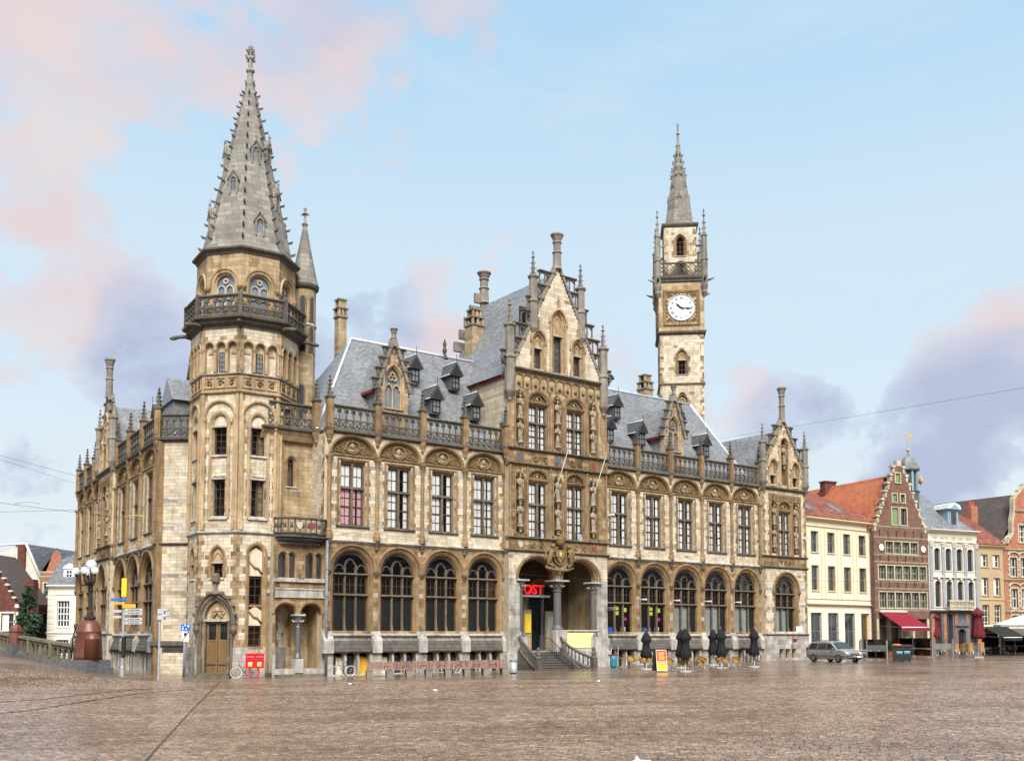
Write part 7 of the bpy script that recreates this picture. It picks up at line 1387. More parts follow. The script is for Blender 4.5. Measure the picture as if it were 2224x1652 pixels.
RA = math.atan2(RDIR.y, RDIR.x); LM = Matrix.Translation((RP0.x, RP0.y, 0)) @ RZ(RA + pi); LQ = LM; LM = LM @ T(0.3, 0, 0.35) @ Matrix.Diagonal((0.9, 0.9, 0.92, 1)) @ T(0, 0, -0.3)
lamp = thing('lamp_pedestal', 'red granite pedestal with black iron post and five glass globe lamps', 'street lamp', LM @ T(0, 0, 0.3))
m = MB(); m.box(-1.15, 1.15, -1.0, 1.0, -0.2, 0.75); m.box(-1.0, 1.0, -0.9, 0.9, 0.75, 1.25); part(m, 'plinth', 'blue_stone', lamp, LM)
m = MB(); m.lathe([(1.15, 1.25), (1.12, 1.5), (0.98, 2.95), (1.02, 3.0), (1.02, 3.1), (0.95, 3.15), (0.92, 3.35), (0.7, 3.68), (0.35, 3.86), (0.2, 3.9)], 20, (-0.15, 0), pi / 8, 0, True, sx=0.82, sy=0.75); part(m, 'granite_block', 'granite_red', lamp, LM)
m = MB(); m.lathe([(0.5, 1.25), (0.46, 2.5), (0.5, 2.55), (0.48, 2.62), (0.4, 2.85), (0.15, 2.98)], 16, (0.62, 0.25), pi / 8, 0, True); part(m, 'granite_side_block', 'granite_red', lamp, LM)
m = MB(); m.lathe([(0.4, 3.85), (0.4, 3.98), (0.22, 4.1), (0.2, 4.3), (0.14, 4.42), (0.13, 5.6), (0.2, 5.7), (0.12, 5.8), (0.16, 6.1), (0.24, 6.25), (0.1, 6.4), (0.08, 6.95), (0.16, 7.05)], 10, (-0.1, 0), 0, 0)
for k in range(2): m.tube([(-0.75 - 0.04 * k, 0.55, 3.4), (-0.85, 0.72, 2.6), (-0.8, 0.8, 1.3)], 0.05, 5)
scroll(m, (-0.6, 3.35, 0.4), 0.2, 1.2, 1, 0.7, 0.05); post_ = part(m, 'lamp_post', 'cast_iron', lamp, LM)
GL = [(-0.1, 0.0, 7.38, 0.34)] + [(-0.1 + 0.95 * math.cos(a), 0.95 * math.sin(a), 6.95, 0.25) for a in (rad(200), rad(135), rad(20), rad(60), rad(300))][:4]
for (u, v, z, r) in GL:
    g = MB(); g.ball((u, v, z), r, 0, 16, 10); b = part(g, 'globe', 'globe_glass', lamp, LM); i = MB(); i.lathe([(0.05, z - r), (0.05, z + 0.02), (0.07, z + 0.05), (0.02, z + 0.14)], 8, (u, v)); part(i, 'bulb', 'white', b, LM)
    if r < 0.3: q = MB(); q.tube([(-0.1, 0, 6.2), (-0.1 + (u + 0.1) * 0.55, v * 0.55, 6.05), (-0.1 + (u + 0.1) * 0.95, v * 0.95, 6.35), (u, v, z - r)], [0.08, 0.06, 0.05, 0.04], 6); q.lathe([(0.03, z - r - 0.12), (0.12, z - r - 0.02), (0.1, z - r + 0.05)], 8, (u, v)); part(q, 'arm', 'cast_iron', lamp, LM)
LM = LQ
# -- stone railing of the bridge ramp
def rail_z(a): return max(0.0, 0.65 + 0.095 * a)
rl = thing('stone_railing', 'weathered stone railing with pointed arches running from the lamp pedestal to the left', 'railing', LM @ T(-4, 0, 0.6)); mat('rail_stone', (0.20, 0.17, 0.115), (0.115, 0.095, 0.062), 0.85, 2.0, streak=(0.04, 0.034, 0.024), sk=0.7, bump=0.4, moss=(0.11, 0.11, 0.04))
ra = [1.1, 3.55, 6.0, 7.5, 9.6, 12.0, 14.4, 16.8]
for i, (a, b) in enumerate(zip(ra, ra[1:])):
    z0, z1 = rail_z(a), rail_z(b); k = (z1 - z0) / (b - a); SH = LM @ Matrix(((-1, 0, 0, 0), (0, 1, 0, 0), (-k * -1, 0, 1, 0), (0, 0, 0, 1))) if False else LM
    Z = lambda q: rail_z(q)
    def slab(q0, q1, v0, v1, h0, h1, name, mt='rail_stone', par=rl):
        mm = MB(); mm.add([(-q0, -v1, Z(q0) + h0), (-q1, -v1, Z(q1) + h0), (-q1, -v0, Z(q1) + h0), (-q0, -v0, Z(q0) + h0), (-q0, -v1, Z(q0) + h1), (-q1, -v1, Z(q1) + h1), (-q1, -v0, Z(q1) + h1), (-q0, -v0, Z(q0) + h1)], [(0, 1, 5, 4), (1, 2, 6, 5), (2, 3, 7, 6), (3, 0, 4, 7), (4, 5, 6, 7), (3, 2, 1, 0)]); return part(mm, name, mt, par, LM)
    slab(a, b, -0.35, 0.4, -0.3, 0.24, 'kerb_stone', 'blue_stone'); slab(a, b, -0.22, 0.22, 1.18, 1.34, 'coping'); slab(a, b, -0.18, 0.2, 0.24, 0.36, 'bottom_rail'); slab(a, b, -0.1, 0.1, 1.05, 1.18, 'top_rail')
    slab(b - 0.14, b + 0.14, -0.2, 0.2, 0.1, 1.3, 'railing_post')
    n = max(3, round((b - a) / 0.55)); w_ = (b - a - 0.28) / n
    for j in range(n):
        c = a + 0.14 + (j + 0.5) * w_; mm = MB(); mm.sweep(archpath(w_ / 2 - 0.07, 0.34, 0.78, w_ * 0.42, 5), [(0, -0.08), (0, 0.08), (0.07, 0.08), (0.07, -0.08)]); mm.ball((0, 0, 0.98), 0.05, 0, 6, 4); mm.box(-w_ / 2 + 0.05, w_ / 2 - 0.05, -0.05, 0.05, 0.34, 0.4); part(mm, 'arch_panel', 'rail_stone', rl, LM @ T(-c, 0, Z(c)))
        for s in (-1, 1): mm = MB(); mm.prism([(s * w_ / 2, 0.82), (s * (w_ / 2 - 0.02), 1.06), (s * 0.05, 1.06), (s * (w_ / 2 - 0.12), 0.9)], -0.07, 0.07); part(mm, 'spandrel', 'rail_stone', rl, LM @ T(-c, 0, Z(c)))
pr = thing('railing_pier', 'small red granite pier with domed cap set in the stone railing', 'pier', LM @ T(-7.5, 0.1, rail_z(7.5))); PM = LM @ T(-7.5, 0.12, rail_z(7.5)); m = MB(); m.box(-0.4, 0.4, -0.35, 0.45, -0.25, 0.75); part(m, 'base', 'blue_stone', pr, PM); m = MB(); m.lathe([(0.4, 0.75), (0.37, 1.5), (0.42, 1.54), (0.42, 1.62), (0.38, 1.66), (0.36, 1.8), (0.25, 1.95), (0.05, 2.0)], 8, (0, 0), pi / 8, 0); part(m, 'shaft', 'granite_red', pr, PM)
m = MB(); fr_ = LM @ T(-3, -7.0, 0); m.strip(-30, -13, [(-0.3, 0), (0.3, 0), (0.3, 1.9), (0.36, 1.95), (0.36, 2.15), (-0.36, 2.15), (-0.3, 1.9)]); part(m, 'bridge_parapet', 'rail_stone', None, fr_, label='dark solid parapet on the far side of the bridge ramp', cat='parapet')
# -- signposts and signals
sp = thing('direction_signpost', 'tall grey signpost with yellow, blue and grey direction arms by the left front', 'signpost', at(gp(265, 1466))); SM = at(gp(265, 1466)); m = MB(); m.lathe([(0.16, 0), (0.14, 0.5), (0.09, 0.7), (0.075, 6.4)], 10, (0, 0)); part(m, 'pole', 'galv', sp, SM); m = MB(); m.box(-0.05, 0.16, -0.12, 0.12, 1.2, 2.6); part(m, 'control_box', 'black', sp, SM)
def arm(u0, u1, z, h, mt, tip=0.0, v=0.1):
    mm = MB(); mm.prism([(u0, z), (u1, z), (u1 + tip, z + h / 2), (u1, z + h), (u0, z + h)], v, v + 0.03); return part(mm, 'direction_arm', mt, sp, SM)
arm(-0.14, 0.2, 5.25, 1.25, 'yellow'); a1 = arm(-0.85, 0.2, 4.98, 0.16, 'blue'); arm(-0.85, 0.1, 4.76, 0.13, 'orange_sign'); arm(-0.05, 0.85, 4.5, 0.26, 'orange_sign', 0.0, 0.14)
plain('sign_grey', (0.42, 0.43, 0.46), 0.5)
for z, l in ((4.28, 1.3), (4.05, 1.3), (3.66, 1.3), (3.42, 1.3)):
    b = arm(0.1, l, z, 0.19, 'sign_grey')
    for k in range(5): mm = MB(); mm.box(0.35 + k * 0.16, 0.45 + k * 0.16 + 0.03 * (k % 2), 0.131, 0.134, z + 0.06, z + 0.12); part(mm, 'print_mark', 'black', b, SM)
for z in (4.2, 3.82): arm(-0.65, -0.1, z, 0.17, 'sign_grey')
sg = thing('pedestrian_signal', 'grey signal pole with two hooded lamp heads turned sideways', 'traffic light', at(gp(344, 1474))); SM = at(gp(344, 1474)); m = MB(); m.lathe([(0.09, 0), (0.075, 0.3), (0.075, 4.2)], 10, (0, 0)); part(m, 'pole', 'galv', sg, SM)
for z in (3.62, 3.98): m = MB(); m.box(-0.1, 0.28, -0.16, 0.16, z, z + 0.3); mm = m.strip(-0.0, 0.0 + 0.001, [(0, 0), (0, 0.001), (0.001, 0)]) if False else m; m.prism([(0.28, z + 0.14), (0.62, z + 0.26), (0.55, z + 0.32), (0.28, z + 0.32)], -0.14, 0.14); part(m, 'signal_head', 'sign_grey', sg, SM)
m = MB(); m.box(0.02, 0.2, -0.08, 0.08, 1.5, 1.9); part(m, 'push_button', 'galv', sg, SM)
TP_ = Vector(((404 - CXP) / FPX * 65.2, 65.2)); zs_ = thing('zone_sign', 'blue zone sign above a white no parking end sign on a thin pole', 'road sign', at(TP_)); SM = at(TP_); m = MB(); m.tube([(0, 0, 0), (0, 0, 3.5)], 0.035, 8); part(m, 'pole', 'galv', zs_, SM); m = MB(); m.tube([(-0.05, 0.02, 0), (-0.05, 0.02, 2.3)], 0.06, 8); part(m, 'pole_sleeve', 'frame_grey', zs_, SM)
m = MB(); m.box(-0.28, 0.3, 0.04, 0.07, 2.95, 3.38); b = part(m, 'sign_panel', 'blue', zs_, SM)
m = MB()
m.ball((-0.14, 0.075, 3.24), 0.03, 0, 6, 4, 1, 0.2, 1); m.box(-0.17, -0.12, 0.071, 0.074, 3.1, 3.21); m.box(-0.2, -0.16, 0.071, 0.074, 3.02, 3.1); m.box(-0.13, -0.09, 0.071, 0.074, 3.02, 3.1); m.box(-0.05, 0.06, 0.071, 0.074, 3.28, 3.33); m.box(0.16, 0.25, 0.071, 0.074, 3.2, 3.33); m.box(0.04, 0.11, 0.071, 0.074, 3.02, 3.1); part(m, 'pictogram', 'white', b, SM)
m = MB(); m.box(-0.2, 0.24, 0.04, 0.07, 2.28, 2.92); b = part(m, 'sign_panel', 'white', zs_, SM); m = MB(); m.prism([(-0.2, 2.28), (-0.15, 2.28), (0.24, 2.86), (0.24, 2.92), (0.2, 2.92)], 0.071, 0.076); m.box(-0.06, 0.1, 0.0705, 0.073, 2.62, 2.84); part(m, 'print_mark', 'black', b, SM)
# -- red letter box
def dist_at(pxx, d): return Vector(((pxx - CXP) / FPX * d, d))
lp = dist_at(555.5, 63.6); lb = thing('letter_box', 'bright red double letter box on two legs beside the tower', 'letter box', at(lp)); SM = at(lp, 0.28)
m = MB(); m.box(-0.56, 0.56, -0.25, 0.25, 0.62, 1.45); m.strip(-0.57, 0.57, [(-0.26, 1.45), (0.27, 1.45), (0.27, 1.5), (0, 1.55), (-0.26, 1.55)]); part(m, 'body', 'red_gloss', lb, SM)
for u in (-0.35, 0.2): m = MB(); m.box(u, u + 0.07, -0.05, 0.05, -0.05, 0.63); part(m, 'leg', 'red_gloss', lb, SM)
for u in (-0.28, 0.28): m = MB(); m.box(u - 0.2, u + 0.2, 0.25, 0.3, 1.3, 1.36); part(m, 'slot', 'steel', lb, SM); m = MB(); m.box(u - 0.12, u + 0.12, 0.25, 0.262, 0.75, 1.0); part(m, 'label_plate', 'yellow', lb, SM); m = MB(); m.box(u - 0.12, u + 0.12, 0.262, 0.266, 0.95, 1.0); m.box(u - 0.12, u - 0.06, 0.262, 0.266, 0.78, 0.94); part(m, 'label_plate', 'white', lb, SM)
m = MB(); m.box(-0.012, 0.012, 0.25, 0.256, 0.66, 1.42); part(m, 'door_gap', 'black', lb, SM)
# -- bicycles
def _bike(M, par, col, tyre):
    t = thing('bicycle', 'b', 'bicycle', M, 'parked bicycles'); R_ = 0.34
    for u in (-0.53, 0.53):
        w_ = MB(); w_.sweep([(u + R_ * math.cos(k * pi / 16), R_ + R_ * math.sin(k * pi / 16)) for k in range(32)], [(-0.03, -0.02), (-0.03, 0.02), (0.02, 0.02), (0.02, -0.02), (-0.03, -0.02)], 0, True); wo = part(w_, 'wheel', tyre, t, M)
        s = MB()
        for k in range(10): a = k * pi / 10; s.tube([(u + 0.31 * math.cos(a), 0, R_ + 0.31 * math.sin(a)), (u - 0.31 * math.cos(a), 0, R_ - 0.31 * math.sin(a))], 0.004, 3)
        s.lathe([(0.03, 0), (0.03, 0.01)], 6, (u, 0)); part(s, 'spokes', 'galv', wo, M, kind='stuff')
    f = MB(); J = dict(b=(0.02, 0, 0.3), s=(0.18, 0, 0.78), h=(-0.38, 0, 0.82), r=(0.53, 0, R_), fr=(-0.53, 0, R_))
    for a, b, r in (('b', 's', 0.018), ('b', 'h', 0.02), ('b', 'r', 0.012), ('s', 'r', 0.01), ('h', 'fr', 0.014)): f.tube([J[a], J[b]], r, 6)
    f.tube([(0.14, 0, 0.62), (-0.36, 0, 0.76)], 0.016, 6); f.tube([J['s'], (0.22, 0, 0.92)], 0.013, 6); f.tube([J['h'], (-0.36, 0, 1.02)], 0.014, 6); part(f, 'frame', col, t, M)
    h = MB(); h.tube([(-0.26, -0.28, 1.04), (-0.38, -0.2, 1.06), (-0.37, 0, 1.03), (-0.38, 0.2, 1.06), (-0.26, 0.28, 1.04)], 0.014, 6); part(h, 'handlebar', 'steel', t, M)
    s = MB(); s.ball((0.24, 0, 0.95), 0.13, 0, 8, 5, 1.0, 0.55, 0.35); part(s, 'saddle', 'black', t, M)
    p = MB(); p.tube([(0.02, 0.05, 0.3), (0.1, 0.08, 0.16)], 0.012, 5); p.tube([(0.02, -0.05, 0.3), (-0.06, -0.08, 0.44)], 0.012, 5); p.box(0.05, 0.15, 0.06, 0.15, 0.15, 0.17); p.box(-0.11, -0.01, -0.15, -0.06, 0.43, 0.45); part(p, 'pedal', 'black', t, M)
    for u in (-0.53, 0.53): g = MB(); g.sweep([(u + 0.38 * math.cos(q), R_ + 0.38 * math.sin(q)) for q in [rad(x) for x in ((190, 160, 130, 100, 70) if u < 0 else (110, 80, 50, 20, -5))]], [(0, -0.03), (0, 0.03), (0.006, 0.03), (0.006, -0.03)]); part(g, 'mudguard', col, t, M)
    return t
plain('bike_dark', (0.03, 0.03, 0.04), 0.4); plain('bike_red', (0.4, 0.02, 0.02), 0.4); plain('bike_maroon', (0.10, 0.03, 0.03), 0.4); plain('tyre_white', (0.62, 0.56, 0.52), 0.7)
mat('tyre_black', (0.02, 0.02, 0.02), rough=0.8)
for (x, y), rz, col, ty, lab in (((dist_at(534, 64.15)), 0.45, 'bike_dark', 'tyre_white', 'dark mountain bicycle leaning behind the red letter box'), ((dist_at(746.5, 66.3)), FA, 'bike_maroon', 'tyre_white', 'maroon ladies bicycle with white tyres beside the downpipe'),
        ((dist_at(980, 70.6)), FA + 0.1, 'bike_red', 'tyre_white', 'red bicycle nearest the bin parked behind the long bench'), ((dist_at(1003, 71.4)), FA + pi, 'bike_dark', 'tyre_black', 'dark bicycle against the wall behind the long bench'), ((FR @ Vector((41.0, -0.8, 0))).xy, FA - 0.2, 'galv', 'tyre_black', 'grey bicycle by the wall left of the last black parasol')):
    b = _bike(at((x, y), rz) @ Matrix.Rotation(rad(4), 4, 'X'), None, col, ty); b['label'] = lab
# -- long bench
b0, b1 = gp(797, 1470), gp(1100, 1463.5); bl = (b1 - b0).xy; BL = bl.length; ba = math.atan2(bl.y, bl.x); BM = Matrix.Translation((b0.x, b0.y, gz(b0.x, b0.y))) @ RZ(ba)
bench = thing('long_bench', 'very long bench with pinkish wooden slats and concrete legs before the left wing', 'bench', BM @ T(BL / 2, 0, 0)); mat('slat_wood', (0.33, 0.20, 0.165), (0.22, 0.125, 0.10), 0.75, 5.0, streak=(0.12, 0.06, 0.05), sk=0.5, var=1.1); mat('concrete', (0.21, 0.185, 0.16), (0.15, 0.13, 0.11), 0.85, 4)
slope = (gz(b1.x, b1.y) - gz(b0.x, b0.y)) / BL
for k in range(8): m = MB(); u = 0.15 + (BL - 0.3) * k / 7; m.prism([(u - 0.18, 0), (u + 0.18, 0), (u + 0.22, 0.42), (u - 0.22, 0.42)], -0.35, 0.3); m.box(u - 0.1, u + 0.1, -0.5, -0.4, 0.4, 0.72); part(m, 'leg', 'concrete', bench, BM @ T(0, 0, slope * u - 0.02))
ns = 132; sm = MB(); sm.box(-0.5, 0.5, -0.5, 0.5, 0, 1); sme = sm.mesh('slat', 'slat_wood')
for k in range(ns):
    u = (k + 0.5) * BL / ns; h = RND.uniform(0.42, 0.47); part(sme, 'slat', None, bench, BM @ T(u, -0.42, 0.50 + slope * u) @ Matrix.Rotation(rad(8), 4, 'X') @ Matrix.Diagonal((BL / ns - 0.012, 0.035, h, 1)))
for v in (-0.25, -0.08, 0.09, 0.26): m = MB(); m.add([(0, -v - 0.07, 0.43), (BL, -v - 0.07, 0.43 + slope * BL), (BL, -v + 0.07, 0.43 + slope * BL), (0, -v + 0.07, 0.43), (0, -v - 0.07, 0.48), (BL, -v - 0.07, 0.48 + slope * BL), (BL, -v + 0.07, 0.48 + slope * BL), (0, -v + 0.07, 0.48)], [(0, 1, 5, 4), (1, 2, 6, 5), (2, 3, 7, 6), (3, 0, 4, 7), (4, 5, 6, 7)]); part(m, 'seat_board', 'slat_wood', bench, BM)
for k in range(7): m = MB(); u = 1.3 + (BL - 2.2) * k / 6; m.tube([(u - 0.2, 0.05, 0.48), (u - 0.2, 0.05, 0.68), (u + 0.2, 0.05, 0.68), (u + 0.2, 0.05, 0.48)], 0.022, 5); part(m, 'armrest', 'iron', bench, BM @ T(0, 0, slope * u))
# -- litter bin
p = gp(1115, 1462); bn = thing('litter_bin', 'grey cylindrical litter bin beside the entrance stairs', 'bin', at(p)); m = MB(); m.lathe([(0.24, 0.06), (0.25, 0.1), (0.25, 0.78)], 18, (0, 0), 0, 0, True); part(m, 'body', 'galv', bn, at(p)); m = MB(); m.lathe([(0.26, 0.78), (0.26, 0.86), (0.2, 0.92), (0.12, 0.93)], 18, (0, 0)); part(m, 'lid', 'steel', bn, at(p)); m = MB(); m.lathe([(0.2, 0), (0.2, 0.07)], 14, (0, 0)); part(m, 'foot', 'black', bn, at(p))
# -- closed parasols
def parasol(p, label, mt='canvas_black', h=2.95, r=0.34, base='round', pole='pole_wood', grp='closed parasols', skirt=0.95):
    t = thing('closed_parasol', label, 'parasol', at(p), grp); M = at(p, RND.uniform(0, 3)); m = MB()
    if base == 'round': m.lathe([(0.42, 0.0), (0.42, 0.06), (0.36, 0.09), (0.08, 0.1)], 16, (0, 0)); m.lathe([(0.05, 0.1), (0.04, 0.5)], 8, (0, 0))
    else: m.box(-0.4, 0.4, -0.4, 0.4, 0, 0.12)
    part(m, 'base', 'concrete_pale', t, M); m = MB(); m.lathe([(0.028, 0.1), (0.028, h)], 8, (0, 0)); m.lathe([(0.04, h), (0.05, h + 0.04), (0.02, h + 0.1)], 8, (0, 0)); part(m, 'pole', pole, t, M)
    n = 24; vs = []; fs = []; prof = [(0.03, h - 0.02), (0.16, h - 0.18), (r * 0.92, h - 0.55), (r * 1.0, h - 0.72), (r * 0.62, h - 0.85), (r * 0.7, h - 1.25), (r * 0.92, skirt + 0.35), (r * 1.05, skirt + 0.05), (r * 0.75, skirt - 0.12)]; ph = RND.uniform(0, 6)
    for j, (rr_, z) in enumerate(prof):
        for k in range(n):
            a = 2 * pi * k / n; f = 1 + 0.16 * math.cos(a * 8 + j * 0.25 + ph) * min(1, j / 2); vs.append((rr_ * f * math.cos(a) + 0.02 * math.sin(z * 3 + ph), rr_ * f * math.sin(a), z + (0.06 * math.cos(a * 4 + ph) if j >= 6 else 0)))
    fs = [(j * n + k, j * n + (k + 1) % n, (j + 1) * n + (k + 1) % n, (j + 1) * n + k) for j in range(len(prof) - 1) for k in range(n)]; c = MB(); c.add(vs, fs, 0, 0, True); cv = part(c, 'canopy', mt, t, M); s = MB(); s.lathe([(r * 0.66, h - 0.9), (r * 0.68, h - 0.84)], 12, (0, 0)); part(s, 'strap', mt, cv, M); return t
mat('canvas_black', (0.012, 0.012, 0.013), rough=0.85, var=0); mat('canvas_red', (0.12, 0.012, 0.02), (0.09, 0.01, 0.016), 0.85, 3, var=0); mat('canvas_navy', (0.015, 0.016, 0.03), rough=0.85, var=0); mat('canvas_taupe', (0.22, 0.19, 0.16), rough=0.85, var=0); mat('canvas_white', (0.72, 0.70, 0.66), rough=0.85, var=0)
mat('pole_wood', (0.28, 0.13, 0.05), rough=0.6); mat('concrete_pale', (0.40, 0.39, 0.35), (0.30, 0.29, 0.26), 0.85, 5)
for (x, y), lab in (((1404, 1453.4), 'closed black parasol behind the advertising board'), ((1488.8, 1458.4), 'closed black parasol in front of a second one right of the advertising board'), ((1479.8, 1450.5), 'closed black parasol half hidden behind another right of the board'), ((1549.8, 1444.5), 'closed black parasol, left one of the touching pair with flared skirt'), ((1566.8, 1451), 'closed black parasol, right one of the touching pair'), ((1638.4, 1448.4), 'closed black parasol standing alone near the end bay')): parasol(gp(x, y), lab, h=2.88 if x != 1404 else 2.75, r=0.36)
# -- cafe chairs and tables
mat('wicker', (0.36, 0.20, 0.06), (0.26, 0.135, 0.04), 0.7, 30, var=0.4); mat('alu', (0.62, 0.63, 0.64), rough=0.3, metal=0.9)
def _chair(M, par):
    t = thing('wicker_chair', 'c', 'chair', M, 'cafe chairs'); m = MB(); m.lathe([(0.23, 0.42), (0.25, 0.44), (0.24, 0.47)], 14, (0, 0), 0, 0, True); part(m, 'seat', 'wicker', t, M)
    n = 14; vs = []
    for k in range(n + 1):
        a = rad(-25 + 230 * k / n); tp_ = 0.66 + 0.2 * math.sin(pi * k / n) ** 2; vs += [(0.25 * math.cos(a), 0.25 * math.sin(a), 0.47), (0.3 * math.cos(a), 0.3 * math.sin(a), tp_), (0.27 * math.cos(a), 0.27 * math.sin(a), tp_ + 0.01)]
    m = MB(); m.add(vs, [f for k in range(n) for f in ((3 * k, 3 * k + 3, 3 * k + 4, 3 * k + 1), (3 * k + 1, 3 * k + 4, 3 * k + 5, 3 * k + 2))], 0, 0, True); part(m, 'backrest', 'wicker', t, M)
    for sx in (-1, 1):
        for sy in (-1, 1): m = MB(); m.tube([(sx * 0.2, sy * 0.18, 0.44), (sx * 0.25, sy * 0.25, 0)], 0.014, 6); part(m, 'leg', 'alu', t, M)
    m = MB(); m.tube([(0.3 * math.cos(rad(-25 + 230 * k / 14)), -0.3 * math.sin(rad(-25 + 230 * k / 14)), 0.67 + 0.2 * math.sin(pi * k / 14) ** 2) for k in range(15)], 0.018, 6); part(m, 'rim', 'wicker', t, M); return t
chair = Proto(_chair)
def _table(M, par):
    t = thing('bistro_table', 't', 'table', M, 'cafe tables'); m = MB(); m.box(-0.35, 0.35, -0.35, 0.35, 0.71, 0.74); part(m, 'top', 'alu', t, M); m = MB(); m.lathe([(0.03, 0.05), (0.03, 0.71)], 8, (0, 0)); part(m, 'column', 'alu', t, M); m = MB()
    for k in range(4): a = k * pi / 2 + 0.5; m.tube([(0, 0, 0.07), (0.33 * math.cos(a), 0.33 * math.sin(a), 0.02)], 0.022, 5)
    part(m, 'foot', 'alu', t, M); return t
table = Proto(_table)
def cq(x, y): return gp((2300 + x / 2.78) * 0.556, (2400 + y / 2.78) * 0.556)
for x, y, r, lab in ((455, 578, 2.6, 'wicker chair beside the tall drinks trolley'), (520, 560, 2.4, 'wicker chair behind the first black parasol, second from the trolley'), (552, 552, 2.2, 'wicker chair close to the wall left of the first parasol'), (592, 588, 3.6, 'wicker chair directly left of the first black parasol'), (672, 575, 0.4, 'wicker chair directly right of the first black parasol'), (722, 585, 0.2, 'wicker chair at the left side of the advertising board'), (742, 560, 1.0, 'wicker chair behind the advertising board'), (835, 560, 2.8, 'wicker chair behind the right side of the advertising board'), (880, 606, 0.3, 'wicker chair to the right of the advertising board'),
        (1035, 622, 3.3, 'wicker chair at the foot of the paired parasols, left of table'), (1092, 560, 1.7, 'wicker chair behind the table near the paired parasols'), (1208, 622, 0.2, 'wicker chair at the right of the table near the paired parasols'), (1240, 585, 0.5, 'wicker chair at the far right of the second cafe table'), (1418, 580, 3.0, 'wicker chair left of the table under the touching parasols'), (1490, 598, 1.2, 'wicker chair seen from behind under the touching parasols'), (1600, 592, 0.2, 'wicker chair right of the rightmost cafe table')):
    chair(at(cq(x, y - 6), r), None, label=lab)
for x, y, lab in ((370, 578, 'metal table beside the drinks trolley'), (1132, 622, 'nearest metal table right of the paired parasols'), (1188, 582, 'metal table behind the nearest table, right of the paired parasols'), (1535, 588, 'metal table right of the touching parasols'), (850, 590, 'metal table behind the advertising board')): table(at(cq(x, y - 6), 0.4), None, label=lab)
p = cq(265, 575); tr = thing('drinks_trolley', 'metal trolley frame with blue plastic bag hanging in it', 'trolley', at(p)); M = at(p, 0.4); m = MB()
for sx in (-1, 1):
    for sy in (-1, 1): m.tube([(sx * 0.3, sy * 0.25, 0), (sx * 0.3, sy * 0.25, 1.75)], 0.02, 5)
m.box(-0.35, 0.35, -0.3, 0.3, 1.73, 1.77); m.box(-0.32, 0.32, -0.27, 0.27, 0.88, 0.91); part(m, 'frame', 'steel', tr, M); plain('bag_blue', (0.02, 0.22, 0.32), 0.35); m = MB(); m.lathe([(0.2, 0.02), (0.26, 0.2), (0.24, 0.6), (0.3, 0.86), (0.27, 0.88)], 12, (-0.02, 0.06), 0, 0, True); part(m, 'bag', 'bag_blue', tr, M); m = MB(); m.box(-0.3, 0.3, -0.2, 0.26, 0.91, 1.02); part(m, 'tray', 'red_paint', tr, M)
p = cq(785, 622); ab = thing('advertising_board', 'folding advertising board with red and yellow menu poster', 'sign board', at(p)); M = at(p, 0.2)
for s in (1, -1):
    TL = M @ T(-0.18 if s < 0 else 0, 0, 0) @ Matrix.Rotation(rad(-9 * s), 4, 'X') @ T(0, 0.24 * s, 0); m = MB(); m.box(-0.36, 0.36, -0.02, 0.02, 0.06, 1.45); bo = part(m, 'board', 'black' if s < 0 else 'white', ab, TL)
    if s > 0:
        for z0, z1, c in ((0.1, 0.42, 'yellow'), (0.42, 0.72, 'pale_orange'), (0.72, 1.42, 'poster_red')):
            if c not in MATS: plain(c, (0.8, 0.35, 0.15) if c == 'pale_orange' else (0.75, 0.06, 0.05))
            m = MB(); m.box(-0.34, 0.34, 0.021, 0.025, z0, z1); part(m, 'poster', c, bo, TL)
        for k in range(5): m = MB(); m.box(-0.2, 0.22 - 0.04 * (k % 3), 0.026, 0.029, 1.22 - k * 0.1, 1.27 - k * 0.1); part(m, 'print_line', 'yellow', bo, TL)
# -- minivan
plain('plate_red', (0.50, 0.25, 0.24), 0.6)
vp = gp(1812, 1437); van = thing('parked_minivan', 'silver minivan parked before the cream house', 'car', at(vp)); VM = at(vp, rad(-66)); mat('car_silver', (0.42, 0.43, 0.43), (0.39, 0.40, 0.40), 0.28, 2, metal=0.6, spec=0.5, var=0); mat('car_glass', (0.03, 0.035, 0.038), rough=0.06, spec=0.9, var=0); mat('car_trim', (0.12, 0.12, 0.125), rough=0.5, var=0); mat('lamp_glass', (0.75, 0.77, 0.78), rough=0.1, spec=0.8, var=0)
SL, SWD = 5.0, 1.86                                                         # length, width; local x forward
prof = [(-2.46, 0.42), (-2.5, 0.75), (-2.42, 1.05), (-2.28, 1.55), (-2.05, 1.72), (-1.0, 1.77), (0.2, 1.74), (0.55, 1.66), (1.35, 1.14), (1.95, 1.0), (2.35, 0.84), (2.5, 0.62), (2.5, 0.4), (2.3, 0.27)]
def secw(z): return 0.93 if z < 0.9 else 0.93 - 0.22 * ((z - 0.9) / 0.87) ** 1.2
nx_ = 40; rings = []
def top_at(x):
    for (a, za), (b, zb) in zip(prof[1:12], prof[2:13]):
        if a <= x <= b: return za + (zb - za) * (x - a) / (b - a)
    return 0.7
vb = MB(); nst = 44; vs = []; nr = 13
